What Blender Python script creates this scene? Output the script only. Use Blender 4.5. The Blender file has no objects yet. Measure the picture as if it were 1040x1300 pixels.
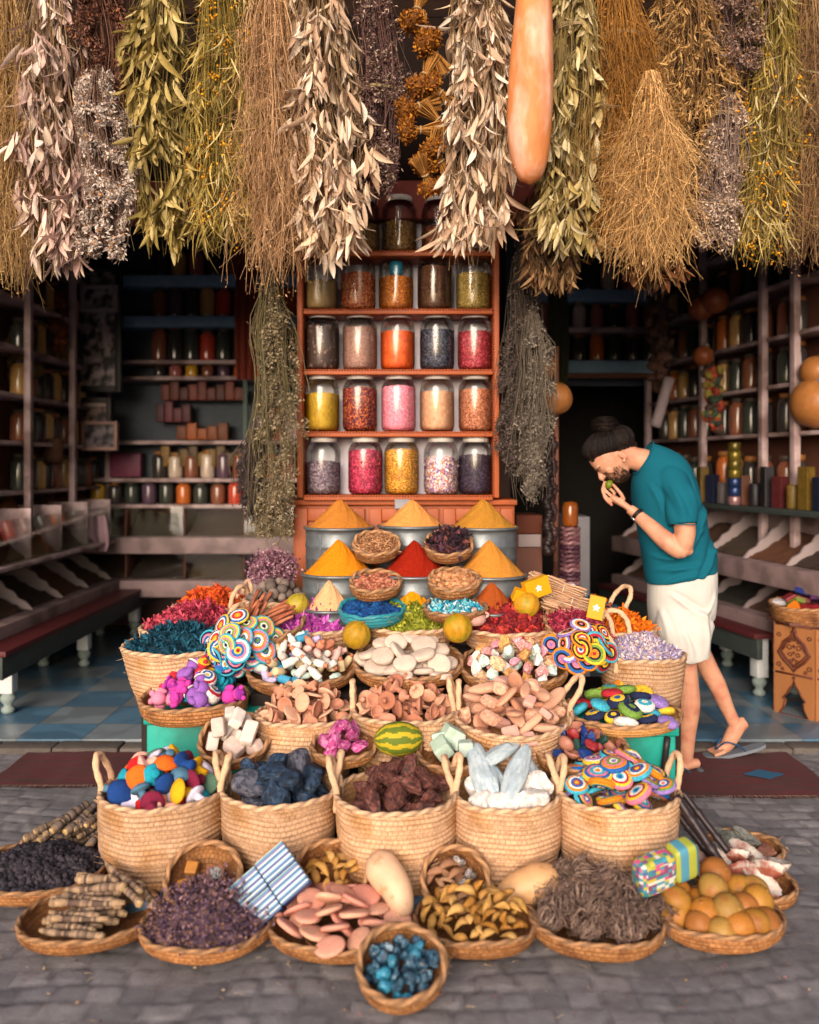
import bpy, bmesh, math, random
import numpy as np
from mathutils import Vector, Matrix, Euler
rng = np.random.default_rng(7); random.seed(7)
PI = math.pi
scene = bpy.context.scene; COL = scene.collection
F = 1100.0; CX, CY = 520.0, 590.0; EYE = 1.62           # camera: eye height, focal length in photo pixels
def P(px, py, d): return Vector(((px-CX)*d/F, d, EYE-(py-CY)*d/F))
def H(h):
    c = [int(h[i:i+2], 16)/255 for i in (0, 2, 4)]
    return tuple(x/12.92 if x <= .04045 else ((x+.055)/1.055)**2.4 for x in c)
def HS(s): return [H(x) for x in s.split()]
# ---------------------------------------------------------------- meshes
class MB:
    def __init__(s): s.V=[]; s.F=[]; s.C=[]; s.U=[]; s.n=0
    def add(s, V, Fc, col=(1,1,1), uv=None, M=None):
        V = np.asarray(V, float).reshape(-1, 3)
        if M is not None:
            A = np.array(M); V = V @ A[:3,:3].T + A[:3,3]
        Fc = np.asarray(Fc, int); K = len(Fc)
        c = np.asarray(col, float)
        if c.ndim == 1: c = np.tile(c[:3], (K, 1))
        if uv is None: uv = np.zeros((K, Fc.shape[1], 2))
        s.V.append(V); s.F.append(Fc+s.n); s.C.append(c[:, :3]); s.U.append(np.asarray(uv, float)); s.n += len(V)
        return s
    def mesh(s, name, mat, smooth=True):
        me = bpy.data.meshes.new(name)
        V = np.concatenate(s.V); tot = np.concatenate([np.full(len(f), f.shape[1]) for f in s.F])
        L = np.concatenate([f.ravel() for f in s.F]); C = np.concatenate(s.C)
        me.vertices.add(len(V)); me.vertices.foreach_set('co', V.ravel().astype(np.float32))
        me.loops.add(len(L)); me.loops.foreach_set('vertex_index', L.astype(np.int32))
        me.polygons.add(len(tot)); st = np.concatenate([[0], np.cumsum(tot)[:-1]])
        me.polygons.foreach_set('loop_start', st.astype(np.int32)); me.polygons.foreach_set('loop_total', tot.astype(np.int32))
        me.polygons.foreach_set('use_smooth', np.full(len(tot), smooth))
        a = me.attributes.new('Col', 'FLOAT_COLOR', 'FACE')
        a.data.foreach_set('color', np.hstack([C, np.ones((len(C), 1))]).ravel().astype(np.float32))
        U = np.concatenate([u.reshape(-1, 2) for u in s.U])
        if U.any():
            uvl = me.uv_layers.new(name='UVMap'); uvl.data.foreach_set('uv', U.ravel().astype(np.float32))
        me.update(calc_edges=True); me.validate()
        if mat: me.materials.append(mat)
        return me
    def build(s, name, mat, parent=None, M=None, smooth=True):
        return link(name, s.mesh(name, mat, smooth), parent, M)
def link(name, me, parent=None, M=None):
    o = bpy.data.objects.new(name, me); COL.objects.link(o)
    if parent: o.parent = parent
    if M is not None: o.matrix_local = M
    return o
def tag(o, label=None, cat=None, group=None, kind=None):
    if label: o['label'] = label
    if cat: o['category'] = cat
    if group: o['group'] = group
    if kind: o['kind'] = kind
    return o
def thing(name, label, cat, loc=(0,0,0), rz=0, group=None, M=None):
    o = bpy.data.objects.new(name, None); COL.objects.link(o); o.empty_display_size = .05
    if M is not None: o.matrix_world = M
    else: o.location = loc; o.rotation_euler = (0, 0, rz)
    return tag(o, label, cat, group)
def copy_tree(o, parent=None):
    c = o.copy(); COL.objects.link(c)
    if parent: c.parent = parent
    for ch in list(o.children): copy_tree(ch, c)
    return c
def TR(loc, rx=0, ry=0, rz=0, s=1):
    M = Matrix.Translation(loc) @ Euler((rx, ry, rz)).to_matrix().to_4x4()
    return M @ Matrix.Diagonal((s, s, s, 1)) if not hasattr(s, '__len__') else M @ Matrix.Diagonal((*s, 1))
def ico(n):
    bm = bmesh.new(); bmesh.ops.create_icosphere(bm, subdivisions=n, radius=1)
    V = np.array([v.co[:] for v in bm.verts]); Fc = np.array([[v.index for v in f.verts] for f in bm.faces]); bm.free(); return V, Fc
ICO = {n: ico(n) for n in (1, 2, 3, 4)}
def rbox(sx, sy, sz, bev=.004, segs=2):
    bm = bmesh.new(); bmesh.ops.create_cube(bm, size=1)
    for v in bm.verts: v.co = Vector((v.co.x*sx, v.co.y*sy, v.co.z*sz))
    if bev: bmesh.ops.bevel(bm, geom=bm.edges[:], offset=bev, segments=segs, affect='EDGES', profile=.6)
    bmesh.ops.triangulate(bm, faces=bm.faces[:])
    V = np.array([v.co[:] for v in bm.verts]); Fc = np.array([[v.index for v in f.verts] for f in bm.faces]); bm.free(); return V, Fc
def box(mb, x0, x1, y0, y1, z0, z1, col=(1,1,1), bev=.004, M=None):
    V, Fc = rbox(x1-x0, y1-y0, z1-z0, min(bev, .3*min(x1-x0, y1-y0, z1-z0)))
    mb.add(V+np.array([(x0+x1)/2, (y0+y1)/2, (z0+z1)/2]), Fc, col, M=M); return mb
def lathe(prof, segs=48, us=1, vs=1, wob=0, cap=False):
    pr = np.array(prof, float); n = len(pr); a = np.arange(segs)/segs*2*PI
    w = 1+wob*(np.sin(2*a+1)+.6*np.sin(3*a+2.2))
    V = np.stack([pr[:,0][:,None]*np.cos(a)*w, pr[:,0][:,None]*np.sin(a)*w, np.repeat(pr[:,1][:,None], segs, 1)], -1).reshape(-1, 3)
    i, j = np.meshgrid(np.arange(n-1), np.arange(segs), indexing='ij'); j2 = (j+1) % segs
    Fc = np.stack([i*segs+j, i*segs+j2, (i+1)*segs+j2, (i+1)*segs+j], -1).reshape(-1, 4)
    arc = np.concatenate([[0], np.cumsum(np.hypot(*np.diff(pr, axis=0).T))])*vs
    u0, u1 = j/segs*us, (j+1)/segs*us
    uv = np.stack([np.stack([u0, arc[i]], -1), np.stack([u1, arc[i]], -1), np.stack([u1, arc[i+1]], -1), np.stack([u0, arc[i+1]], -1)], 2).reshape(-1, 4, 2)
    return V, Fc, uv
def tube(pts, rad, segs=10, rope=0, ropef=60, cap=True, flat=None):
    pts = np.array(pts, float); n = len(pts); rad = np.broadcast_to(np.array(rad, float), (n,))
    T = np.gradient(pts, axis=0); T /= np.linalg.norm(T, axis=1)[:, None]+1e-9
    ref = np.array([0,0,1.]) if abs(T[0][2]) < .9 else np.array([1.,0,0])
    N = np.cross(T[0], ref); N /= np.linalg.norm(N); V = []
    a = np.arange(segs)/segs*2*PI; L = 0
    for k in range(n):
        if k: L += np.linalg.norm(pts[k]-pts[k-1])
        N = N-T[k]*np.dot(N, T[k]); N /= np.linalg.norm(N)+1e-9; B = np.cross(T[k], N)
        r = rad[k]*(1+rope*np.sin(2*a+L*ropef))
        c, s_ = np.cos(a)*r, np.sin(a)*r*(flat if flat else 1)
        V.append(pts[k]+c[:,None]*N+s_[:,None]*B)
    V = np.concatenate(V)
    i, j = np.meshgrid(np.arange(n-1), np.arange(segs), indexing='ij'); j2 = (j+1) % segs
    Fc = np.stack([i*segs+j, i*segs+j2, (i+1)*segs+j2, (i+1)*segs+j], -1).reshape(-1, 4)
    if cap:
        V = np.vstack([V, pts[:1], pts[-1:]]); m = n*segs; j = np.arange(segs); j2 = (j+1) % segs
        Fc = np.vstack([Fc, np.stack([np.full(segs, m), j2, j, np.full(segs, m)], -1)[:, [0,1,2,0]], np.stack([np.full(segs, m+1), (n-1)*segs+j, (n-1)*segs+j2, np.full(segs, m+1)], -1)])
        q = Fc[:-2*segs]; t = Fc[-2*segs:][:, :3]
        return V, q, t
    return V, Fc, None
def add_tube(mb, pts, rad, col=(1,1,1), M=None, **k):
    V, q, t = tube(pts, rad, **k); n0 = mb.n
    mb.add(V, q, col, M=M)
    if t is not None:
        mb.F.append(t+n0); mb.C.append(np.tile(np.asarray(col, float)[:3], (len(t), 1))); mb.U.append(np.zeros((len(t), 3, 2)))
    return mb
def smooth_path(pts, n=24):
    pts = np.array(pts, float); m = len(pts); t = np.linspace(0, m-1, n); out = []
    for x in t:
        i = min(int(x), m-2); f = x-i
        p0, p1, p2, p3 = pts[max(i-1, 0)], pts[i], pts[i+1], pts[min(i+2, m-1)]
        out.append(.5*((2*p1)+(-p0+p2)*f+(2*p0-5*p1+4*p2-p3)*f*f+(-p0+3*p1-3*p2+p3)*f**3))
    return np.array(out)
def unit(a): return a/(np.linalg.norm(a, axis=-1, keepdims=True)+1e-9)
def rand_dirs(n): return unit(rng.normal(size=(n, 3)))
def leaves(mb, base, dirs, L, W, col, segs=4, curl=.25, fold=.25, prof=None, nrm=None):
    """many leaf blades: midrib plus two edges, curved along their length"""
    N = len(base); dirs = unit(np.asarray(dirs, float)); L = np.broadcast_to(L, (N,)); W = np.broadcast_to(W, (N,))
    s0 = unit(np.cross(dirs, rand_dirs(N) if nrm is None else nrm)); nn = unit(np.cross(s0, dirs))
    prof = np.array(prof if prof is not None else [.15, .75, 1, .75, .04]); t = np.linspace(0, 1, segs+1); wp = np.interp(t, np.linspace(0, 1, len(prof)), prof)
    cu = (rng.normal(size=N)*curl)[:, None]; cs = (rng.normal(size=N)*curl*.6)[:, None]
    V = []
    for k in range(segs+1):
        c = base+dirs*(L*t[k])[:, None]+nn*(L*t[k]**2)[:, None]*cu+s0*(L*t[k]**2)[:, None]*cs
        w = (W*.5*wp[k])[:, None]
        V += [c-s0*w+nn*w*fold*2, c, c+s0*w+nn*w*fold*2]
    V = np.stack(V, 1); m = V.shape[1]; f = []
    for k in range(segs):
        for e in (0, 1): a = k*3+e; f.append([a, a+1, a+4, a+3])
    f = np.array(f); Fc = (np.arange(N)[:, None, None]*m+f[None]).reshape(-1, 4)
    c = np.repeat(np.broadcast_to(col, (N, 3)), len(f), 0)
    mb.add(V.reshape(-1, 3), Fc, c)
def strands(mb, paths, rad, col):
    """many thin three-sided stems; paths is (N,K,3)"""
    N, K, _ = paths.shape; T = unit(np.gradient(paths, axis=1)); ref = rand_dirs(N)[:, None, :]
    A = unit(np.cross(T, ref)); B = np.cross(T, A); rad = np.broadcast_to(rad, (N,))[:, None, None]; tp = np.linspace(1, .55, K)[None, :, None]
    R = [paths+rad*tp*(math.cos(q)*A+math.sin(q)*B) for q in (0, 2.094, 4.189)]
    V = np.stack(R, 2); f = []
    for k in range(K-1):
        for j in range(3): f.append([k*3+j, k*3+(j+1) % 3, (k+1)*3+(j+1) % 3, (k+1)*3+j])
    f = np.array(f); Fc = (np.arange(N)[:, None, None]*K*3+f[None]).reshape(-1, 4)
    mb.add(V.reshape(-1, 3), Fc, np.repeat(np.broadcast_to(col, (N, 3)), len(f), 0))
def blobs(mb, pos, size, col, tmpl=None, squash=(1,1,1), var=.25, orient=True):
    V0, F0 = tmpl or ICO[1]; N = len(pos)
    q = rng.normal(size=(N, 4)); q /= np.linalg.norm(q, axis=1)[:, None]; w, x, y, z = q.T
    R = np.stack([1-2*(y*y+z*z), 2*(x*y-z*w), 2*(x*z+y*w), 2*(x*y+z*w), 1-2*(x*x+z*z), 2*(y*z-x*w), 2*(x*z-y*w), 2*(y*z+x*w), 1-2*(x*x+y*y)], -1).reshape(N, 3, 3)
    if not orient: R = np.tile(np.eye(3), (N, 1, 1))
    s = np.broadcast_to(size, (N,))[:, None, None]*(1+var*rng.uniform(-1, 1, (N, 1, 3)))*np.array(squash)
    V = np.einsum('nij,nkj->nki', R, V0[None]*s)+np.asarray(pos)[:, None]
    Fc = (np.arange(N)[:, None, None]*len(V0)+F0[None]).reshape(-1, F0.shape[1])
    mb.add(V.reshape(-1, 3), Fc, np.repeat(np.broadcast_to(col, (N, 3)), len(F0), 0))
def pick(cols, n, var=.12):
    c = np.array(cols)[rng.integers(0, len(cols), n)]; return np.clip(c*(1+var*rng.normal(size=(n, 1))), 0, 1)
def rock(seed, planes=14, cut=.72, n=3, noise=.03, squash=(1,1,1)):
    r = np.random.default_rng(seed); V, Fc = ICO[n]; V = V.copy()
    for _ in range(planes):
        p = unit(r.normal(size=3)); h = r.uniform(cut-.12, cut+.14); dd = V @ p
        V -= np.maximum(dd-h, 0)[:, None]*p
    V += r.normal(size=V.shape)*noise*.3
    for k in range(3): V *= (1+noise*np.sin(V @ (r.normal(size=3)*5)+r.uniform(0, 6)))[:, None]
    return V*np.array(squash), Fc
# ---------------------------------------------------------------- materials
MATS = {}
def mat(name, base=None, rough=.75, var=.18, scale=25, bump=.15, bscale=None, rnd=0, metal=0, spec=.3, trans=0, c2=None, c2s=6, c2t=(.45, .6), sss=0, uvw=None, dist=.01, stretch=None):
    if name in MATS: return MATS[name]
    m = bpy.data.materials.new(name); m.use_nodes = True; nt = m.node_tree; N = nt.nodes; L = nt.links
    b = N['Principled BSDF']; b.inputs['Roughness'].default_value = rough; b.inputs['Metallic'].default_value = metal
    b.inputs['Specular IOR Level'].default_value = spec
    tc = N.new('ShaderNodeTexCoord'); src = tc.outputs['Object']
    if stretch:
        mp = N.new('ShaderNodeMapping'); mp.inputs['Scale'].default_value = stretch; L.new(src, mp.inputs[0]); src = mp.outputs[0]
    if base is None:
        at = N.new('ShaderNodeAttribute'); at.attribute_name = 'Col'; col = at.outputs['Color']
    else:
        rg = N.new('ShaderNodeRGB'); rg.outputs[0].default_value = (*base, 1); col = rg.outputs[0]
    def mul(c, fac_socket, lo, hi):
        mr = N.new('ShaderNodeMapRange'); mr.inputs[3].default_value = lo; mr.inputs[4].default_value = hi; L.new(fac_socket, mr.inputs[0])
        mx = N.new('ShaderNodeVectorMath'); mx.operation = 'SCALE'; L.new(c, mx.inputs[0]); L.new(mr.outputs[0], mx.inputs['Scale']); return mx.outputs[0]
    if c2:
        nz = N.new('ShaderNodeTexNoise'); nz.inputs['Scale'].default_value = c2s; nz.inputs['Detail'].default_value = 5; L.new(src, nz.inputs['Vector'])
        mr = N.new('ShaderNodeMapRange'); mr.inputs[1].default_value, mr.inputs[2].default_value = c2t; L.new(nz.outputs[0], mr.inputs[0])
        mx = N.new('ShaderNodeMix'); mx.data_type = 'RGBA'; L.new(mr.outputs[0], mx.inputs[0]); L.new(col, mx.inputs[6]); mx.inputs[7].default_value = (*c2, 1); col = mx.outputs[2]
    nz = N.new('ShaderNodeTexNoise'); nz.inputs['Scale'].default_value = scale; nz.inputs['Detail'].default_value = 6; nz.inputs['Roughness'].default_value = .65; L.new(src, nz.inputs['Vector'])
    if var: col = mul(col, nz.outputs[0], 1-2*var, 1+2*var)
    if rnd:
        oi = N.new('ShaderNodeObjectInfo'); col = mul(col, oi.outputs['Random'], 1-rnd, 1+rnd)
    hgt = nz.outputs[0]
    if uvw:                                               # woven stitches: u counts stitches, v counts coils
        c1, cd = uvw; uv = N.new('ShaderNodeUVMap'); uv.uv_map = 'UVMap'
        br = N.new('ShaderNodeTexBrick'); br.inputs['Scale'].default_value = 1; br.inputs['Brick Width'].default_value = 1; br.inputs['Row Height'].default_value = 1
        br.inputs['Mortar Size'].default_value = .1; br.inputs['Mortar Smooth'].default_value = 1; br.offset = .37
        br.inputs['Color1'].default_value = (1, 1, 1, 1); br.inputs['Color2'].default_value = (*c1, 1); br.inputs['Mortar'].default_value = (*cd, 1)
        wz = N.new('ShaderNodeTexNoise'); wz.inputs['Scale'].default_value = 1.3; L.new(uv.outputs[0], wz.inputs['Vector'])
        av = N.new('ShaderNodeVectorMath'); av.operation = 'MULTIPLY_ADD'; L.new(wz.outputs['Color'], av.inputs[0]); av.inputs[1].default_value = (.8, .35, 0); L.new(uv.outputs[0], av.inputs[2])
        L.new(av.outputs[0], br.inputs['Vector'])
        mm = N.new('ShaderNodeVectorMath'); mm.operation = 'MULTIPLY'; L.new(col, mm.inputs[0]); L.new(br.outputs['Color'], mm.inputs[1]); col = mm.outputs[0]
        sb = N.new('ShaderNodeMath'); sb.operation = 'MULTIPLY_ADD'; L.new(br.outputs['Fac'], sb.inputs[0]); sb.inputs[1].default_value = -.8; L.new(nz.outputs[0], sb.inputs[2]); hgt = sb.outputs[0]
    L.new(col, b.inputs['Base Color'])
    if bump:
        if bscale:
            n2 = N.new('ShaderNodeTexNoise'); n2.inputs['Scale'].default_value = bscale; n2.inputs['Detail'].default_value = 4; L.new(src, n2.inputs['Vector']); hgt = n2.outputs[0]
        bp = N.new('ShaderNodeBump'); bp.inputs['Strength'].default_value = bump; bp.inputs['Distance'].default_value = dist; L.new(hgt, bp.inputs['Height']); L.new(bp.outputs[0], b.inputs['Normal'])
    if sss: b.inputs['Subsurface Weight'].default_value = sss; b.inputs['Subsurface Radius'].default_value = (.012, .004, .002)
    if trans:
        tr = N.new('ShaderNodeBsdfTranslucent'); L.new(col, tr.inputs[0]); ms = N.new('ShaderNodeMixShader'); ms.inputs[0].default_value = trans
        L.new(b.outputs[0], ms.inputs[1]); L.new(tr.outputs[0], ms.inputs[2]); L.new(ms.outputs[0], N['Material Output'].inputs[0])
    MATS[name] = m; return m
def glass_mat():
    m = bpy.data.materials.new('jar_glass'); m.use_nodes = True; N = m.node_tree.nodes; L = m.node_tree.links
    N.remove(N['Principled BSDF']); t = N.new('ShaderNodeBsdfTransparent'); t.inputs[0].default_value = (.97, .985, .975, 1)
    g = N.new('ShaderNodeBsdfGlossy'); g.inputs['Roughness'].default_value = .13
    fr = N.new('ShaderNodeFresnel'); fr.inputs[0].default_value = 1.5; mm = N.new('ShaderNodeMath'); mm.operation = 'MULTIPLY_ADD'; mm.inputs[1].default_value = .75; mm.inputs[2].default_value = .03; L.new(fr.outputs[0], mm.inputs[0])
    ms = N.new('ShaderNodeMixShader'); L.new(mm.outputs[0], ms.inputs[0]); L.new(t.outputs[0], ms.inputs[1]); L.new(g.outputs[0], ms.inputs[2])
    L.new(ms.outputs[0], N['Material Output'].inputs[0]); return m
GLASS = glass_mat()
PANEG = GLASS.copy(); PANEG.name = 'pane_glass'; [setattr(n.inputs[1], 'default_value', .5) or setattr(n.inputs[2], 'default_value', 0) for n in PANEG.node_tree.nodes if n.type == 'MATH']; [setattr(n.inputs['Roughness'], 'default_value', .03) for n in PANEG.node_tree.nodes if n.type == 'BSDF_GLOSSY']
LEAF = mat('dried_leaf', None, rough=.7, var=.14, scale=90, bump=.1, trans=.22)
STEM = mat('dried_stem', None, rough=.85, var=.2, scale=120, bump=0)
PETAL = mat('dried_petal', None, rough=.8, var=.15, scale=150, bump=0, trans=.12)
WEAVE = mat('woven_palm', H('cda684'), rough=.8, var=.2, scale=11, bump=.6, dist=.004, rnd=.16, c2=H('b08358'), c2s=5, uvw=((.82,.8,.76), (.5,.42,.34)))
DISHW = mat('woven_reed', H('ac7849'), rough=.7, var=.25, scale=18, bump=.6, dist=.005, rnd=.16, c2=H('6e4426'), c2s=9, c2t=(.48, .66), uvw=((.62,.54,.47), (.35,.27,.2)))
ROPE = mat('braided_rope', None, rough=.85, var=.25, scale=70, bump=.3, rnd=.07)
ROPED = mat('braided_reed', None, rough=.85, var=.3, scale=60, bump=.3, rnd=.18)
ROPEC, ROPEDC = H('cda684'), H('a47a56')
WOODO = mat('orange_varnished_wood', H('9a4a1e'), rough=.55, var=.2, scale=9, bump=.08, spec=.4, stretch=(1, 1, .12))
DARKW = mat('dark_stained_wood', H('5e3a2e'), rough=.7, var=.25, scale=9, bump=.1, stretch=(1, 1, .15))
LEDGE = mat('ledge_paint', H('857070'), rough=.6, var=.14, scale=10, bump=.05, c2=H('665655'), c2s=5)
MAUVE = mat('mauve_paint', H('b09a9a'), rough=.6, var=.12, scale=12, bump=.05, c2=H('77625f'), c2s=4)
BLUEP = mat('blue_shelf_paint', H('7a9cb8'), rough=.6, var=.15, scale=12, bump=.05)
WHITEP = mat('pale_paint', H('8d8080'), rough=.7, var=.06, scale=8, bump=.04)
VC = mat('matte_colour', None, rough=.75, var=.12, scale=60, bump=.12)
VCS = mat('smooth_colour', None, rough=.45, var=.08, scale=40, bump=.04)
TEAL = mat('teal_box_paint', H('1f9d8d'), rough=.45, var=.12, scale=16, bump=.08, c2=H('168072'), c2s=5)
TIN = mat('galvanised_tin', H('6e7478'), rough=.45, var=.25, scale=22, bump=.08, metal=.55, spec=.5, c2=H('6a6c70'), c2s=9)
# ================================================================ setting
def ground():
    def cells(x, y):
        r = np.random.default_rng(3); y2 = y+.035*np.sin(x*3.1)+.02*np.sin(x*7.7+1)
        row = np.floor(y2/.09).astype(int); off = (np.sin(row*12.9898)*43758.5453) % 1
        x2 = x+.03*np.sin(y*5+row)+off*.17; cw = .125+.03*np.sin(row*2.3)
        c = np.floor(x2/cw).astype(int)
        fx = x2/cw-c; fy = y2/.09-row
        h1 = (np.sin(c*78.233+row*37.719)*43758.5453) % 1; h2 = (np.sin(c*12.13+row*91.7)*24634.63) % 1
        fx = fx+.1*(h2-.5); ex = np.minimum(fx, 1-fx)*cw; ey = np.minimum(fy, 1-fy)*.09
        e = np.clip(np.minimum(ex, ey)+.004*np.sin(x*61+y*40)+.003*np.sin(x*130-y*95), 0, 1)
        return h1, h2, np.clip(e/.02, 0, 1)
    xs = np.concatenate([[-400, -60, -12, -5], np.arange(-3.2, 3.201, .0125), [5, 12, 60, 400]])
    ys = np.concatenate([[-400, -60, -8, 0], np.arange(1.9, 5.05, .0125)])
    X, Y = np.meshgrid(xs, ys); h1, h2, e = cells(X, Y); s = e**.5
    inn = (np.abs(X) < 3.19) & (Y > 1.91)
    Z = np.where(inn, (s-1)*.005*(.3+.7*h2)+(h1-.5)*.004+.004*np.sin(X*9+2*np.sin(Y*6))*s-.006, -.006)
    V = np.stack([X, Y, Z], -1).reshape(-1, 3); n = len(xs)
    i, j = np.meshgrid(np.arange(len(ys)-1), np.arange(n-1), indexing='ij'); Fc = np.stack([i*n+j, i*n+j+1, (i+1)*n+j+1, (i+1)*n+j], -1).reshape(-1, 4)
    xc, yc = V[Fc].mean(1)[:, 0], V[Fc].mean(1)[:, 1]; h1, h2, e = cells(xc, yc)
    A = np.array(H('6c6a6e')); B = np.array(H('7f7b7d')); D = np.array(H('5f5b5e'))
    c = A+(B-A)*h1[:, None]; c = c*(.8+.4*h2[:, None]); c = D+(c-D)*np.clip(e*.8+.3, 0, 1)[:, None]
    o = MB().add(V, Fc, c).build('ground', mat('cobble_stone', None, rough=.7, var=.26, scale=17, bump=.4, bscale=90, dist=.004, spec=.35))
    tag(o, 'worn grey cobblestone street in front of the shop', None, kind='structure')
ground()
# tiled shop floor, one continuous sheet
def tile_mat():
    m = mat('blue_grey_tiles', (.2,.2,.2), rough=.28, var=.1, scale=5, bump=.03, spec=.5); nt = m.node_tree; N = nt.nodes; L = nt.links
    ck = N.new('ShaderNodeTexChecker'); ck.inputs['Scale'].default_value = 1/.38; ck.inputs[1].default_value = (*H('48687f'), 1); ck.inputs[2].default_value = (*H('69737a'), 1)
    tc = N.new('ShaderNodeTexCoord'); L.new(tc.outputs['Object'], ck.inputs[0])
    nz = N.new('ShaderNodeTexNoise'); nz.inputs['Scale'].default_value = 2.2; nz.inputs['Detail'].default_value = 8; nz.inputs['Distortion'].default_value = 1.2; L.new(tc.outputs['Object'], nz.inputs[0])
    mr = N.new('ShaderNodeMapRange'); mr.inputs[1].default_value = .46; mr.inputs[2].default_value = .52; mr.inputs[3].default_value = .72; mr.inputs[4].default_value = 1; L.new(nz.outputs[0], mr.inputs[0])
    br = N.new('ShaderNodeTexBrick'); br.offset = 0; br.inputs['Scale'].default_value = 1; br.inputs['Brick Width'].default_value = .38; br.inputs['Row Height'].default_value = .38; br.inputs['Mortar Size'].default_value = .003
    br.inputs['Color1'].default_value = br.inputs['Color2'].default_value = (1,1,1,1); br.inputs['Mortar'].default_value = (.4,.38,.36,1); L.new(tc.outputs['Object'], br.inputs[0])
    v = N.new('ShaderNodeVectorMath'); v.operation = 'SCALE'; L.new(ck.outputs[0], v.inputs[0]); L.new(mr.outputs[0], v.inputs['Scale'])
    v2 = N.new('ShaderNodeVectorMath'); v2.operation = 'MULTIPLY'; L.new(v.outputs[0], v2.inputs[0]); L.new(br.outputs[0], v2.inputs[1])
    L.new(v2.outputs[0], N['Principled BSDF'].inputs['Base Color']); return m
mb = MB(); box(mb, -3.6, 3.6, 5.02, 9.6, -.12, .03, bev=.003); tag(mb.build('floor', tile_mat()), 'blue and grey marble tiled shop floor', None, kind='structure')
mb = MB(); r_ = np.random.default_rng(5)
x = -3.6
while x < 3.6:
    w = r_.uniform(.22, .5); box(mb, x, min(x+w-.006, 3.6), 4.88+r_.uniform(-.012, .012), 5.017, -.12, .022+r_.uniform(-.006, .003), np.array(H('5c544f'))*r_.uniform(.75, 1.15), .012); x += w
tag(mb.build('kerb', mat('kerb_stone', None, rough=.9, var=.25, scale=20, bump=.5, dist=.01)), 'rough low stone kerb along the shop threshold', None, kind='structure')
def rug(x0, x1, y0, y1, label, diamond=None):
    n, k = 40, 24; X, Y = np.meshgrid(np.linspace(x0, x1, n), np.linspace(y0, y1, k)); Z = .006+.003*np.sin(X*11+Y*7)+.002*np.sin(X*31)
    X = X+.012*np.sin(Y*14)*(np.abs(X-(x0+x1)/2)/(x1-x0)); V = np.stack([X, Y, Z], -1).reshape(-1, 3)
    i, j = np.meshgrid(np.arange(k-1), np.arange(n-1), indexing='ij'); Fc = np.stack([i*n+j, i*n+j+1, (i+1)*n+j+1, (i+1)*n+j], -1).reshape(-1, 4)
    o = MB().add(V, Fc, H('5c2e30')).add(V-np.array([0,0,.0085]), Fc[:, ::-1], H('4d2327')).build('rug', mat('red_rug_wool', None, rough=.95, var=.22, scale=14, bump=.5, stretch=(.6, 6, 1), c2=H('4a3634'), c2s=4, c2t=(.42, .66)))
    fr = MB(); m = int((x1-x0)/.012)
    xx = np.linspace(x0, x1, m); p0 = np.stack([xx, np.full(m, y0+.004), np.full(m, .008)], 1); d = np.stack([rng.normal(size=m)*.2, -np.ones(m), np.zeros(m)], 1)
    strands(fr, np.stack([p0, p0+d*.012+[0,0,.001], p0+d*.024-[0,0,.002]], 1), .0022, pick(HS('a99388 8d7468'), m)); fr.build('fringe', STEM, o)
    if diamond:
        cx, cy, w, h = diamond; mb = MB(); q = []
        for a in range(12): q.append([cx+w*[1,.8,.5,0,-.5,-.8,-1,-.8,-.5,0,.5,.8][a], cy+h*[0,.25,.45,1,.45,.25,0,-.25,-.45,-1,-.45,-.25][a], .0135])
        q = np.array(q+[[cx, cy, .0145]]); mb.add(q, np.array([[a, (a+1) % 12, 12] for a in range(12)]), H('2d5a78')); mb.build('motif', VC, o)
    return tag(o, label, 'rug')
rug(-2.14, -.85, 4.36, 4.87, 'plain dark red woven rug lying left of the display')
rug(.95, 2.12, 4.22, 4.86, 'dark red rug with a blue diamond under the man', (1.84, 4.5, .11, .075))
# ---------------------------------------------------------------- shop shell
BW = 8.62
shop = thing('shop_building', 'dark shop interior with brown walls, ceiling and lintel', 'building', (0, 5, 0)); sh = Matrix.Translation((0, -5, 0))
wallm = mat('brown_plaster', H('6c5450'), rough=.9, var=.15, scale=4, bump=.2); darkm = mat('doorway_shade_colour', H('1c1a18'), rough=.9, var=.2, scale=6, bump=0)  # near-black colour stands in for shade in the room beyond the doorway
mb = MB(); box(mb, -3.6, 1.0, BW, BW+.2, 0, 4.2, bev=0); box(mb, 1.0, 3.0, BW, BW+.2, 2.42, 4.2, bev=0); box(mb, 2.75, 3.0, BW+.001, BW+.2, 0, 2.42, bev=0); mb.build('wall', wallm, shop, sh)
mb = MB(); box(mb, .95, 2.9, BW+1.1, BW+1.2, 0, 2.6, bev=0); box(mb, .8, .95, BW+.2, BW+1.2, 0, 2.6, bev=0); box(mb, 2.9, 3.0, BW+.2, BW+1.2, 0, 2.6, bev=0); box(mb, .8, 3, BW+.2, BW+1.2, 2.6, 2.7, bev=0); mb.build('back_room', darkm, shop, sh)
mb = MB(); box(mb, -3.5, -3.27, 5, BW, 0, 4.2, bev=0); mb.build('wall', wallm, shop, sh)
mb = MB(); V, f = rbox(3.75, .2, 4.2, 0); ang = math.atan2(8.62-5, 2.53-3.27); A = TR((2.9+.1*math.sin(ang), 6.81, 2.1), rz=ang); mb.add(V, f, M=A); mb.build('wall', wallm, shop, sh)
mb = MB(); box(mb, -3.6, 3.6, 4.96, 9.8, 4.2, 4.35, bev=0); mb.build('ceiling', mat('ceiling_wood', H('3a2a24'), rough=.9, var=.2, scale=6), shop, sh)
mb = MB(); box(mb, -6, 6, 4.93, 5.09, 3.02, 3.24, bev=.01); mb.build('lintel', mat('red_lintel_paint', H('7a3328'), rough=.65, var=.2, scale=10), shop, sh)
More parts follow.
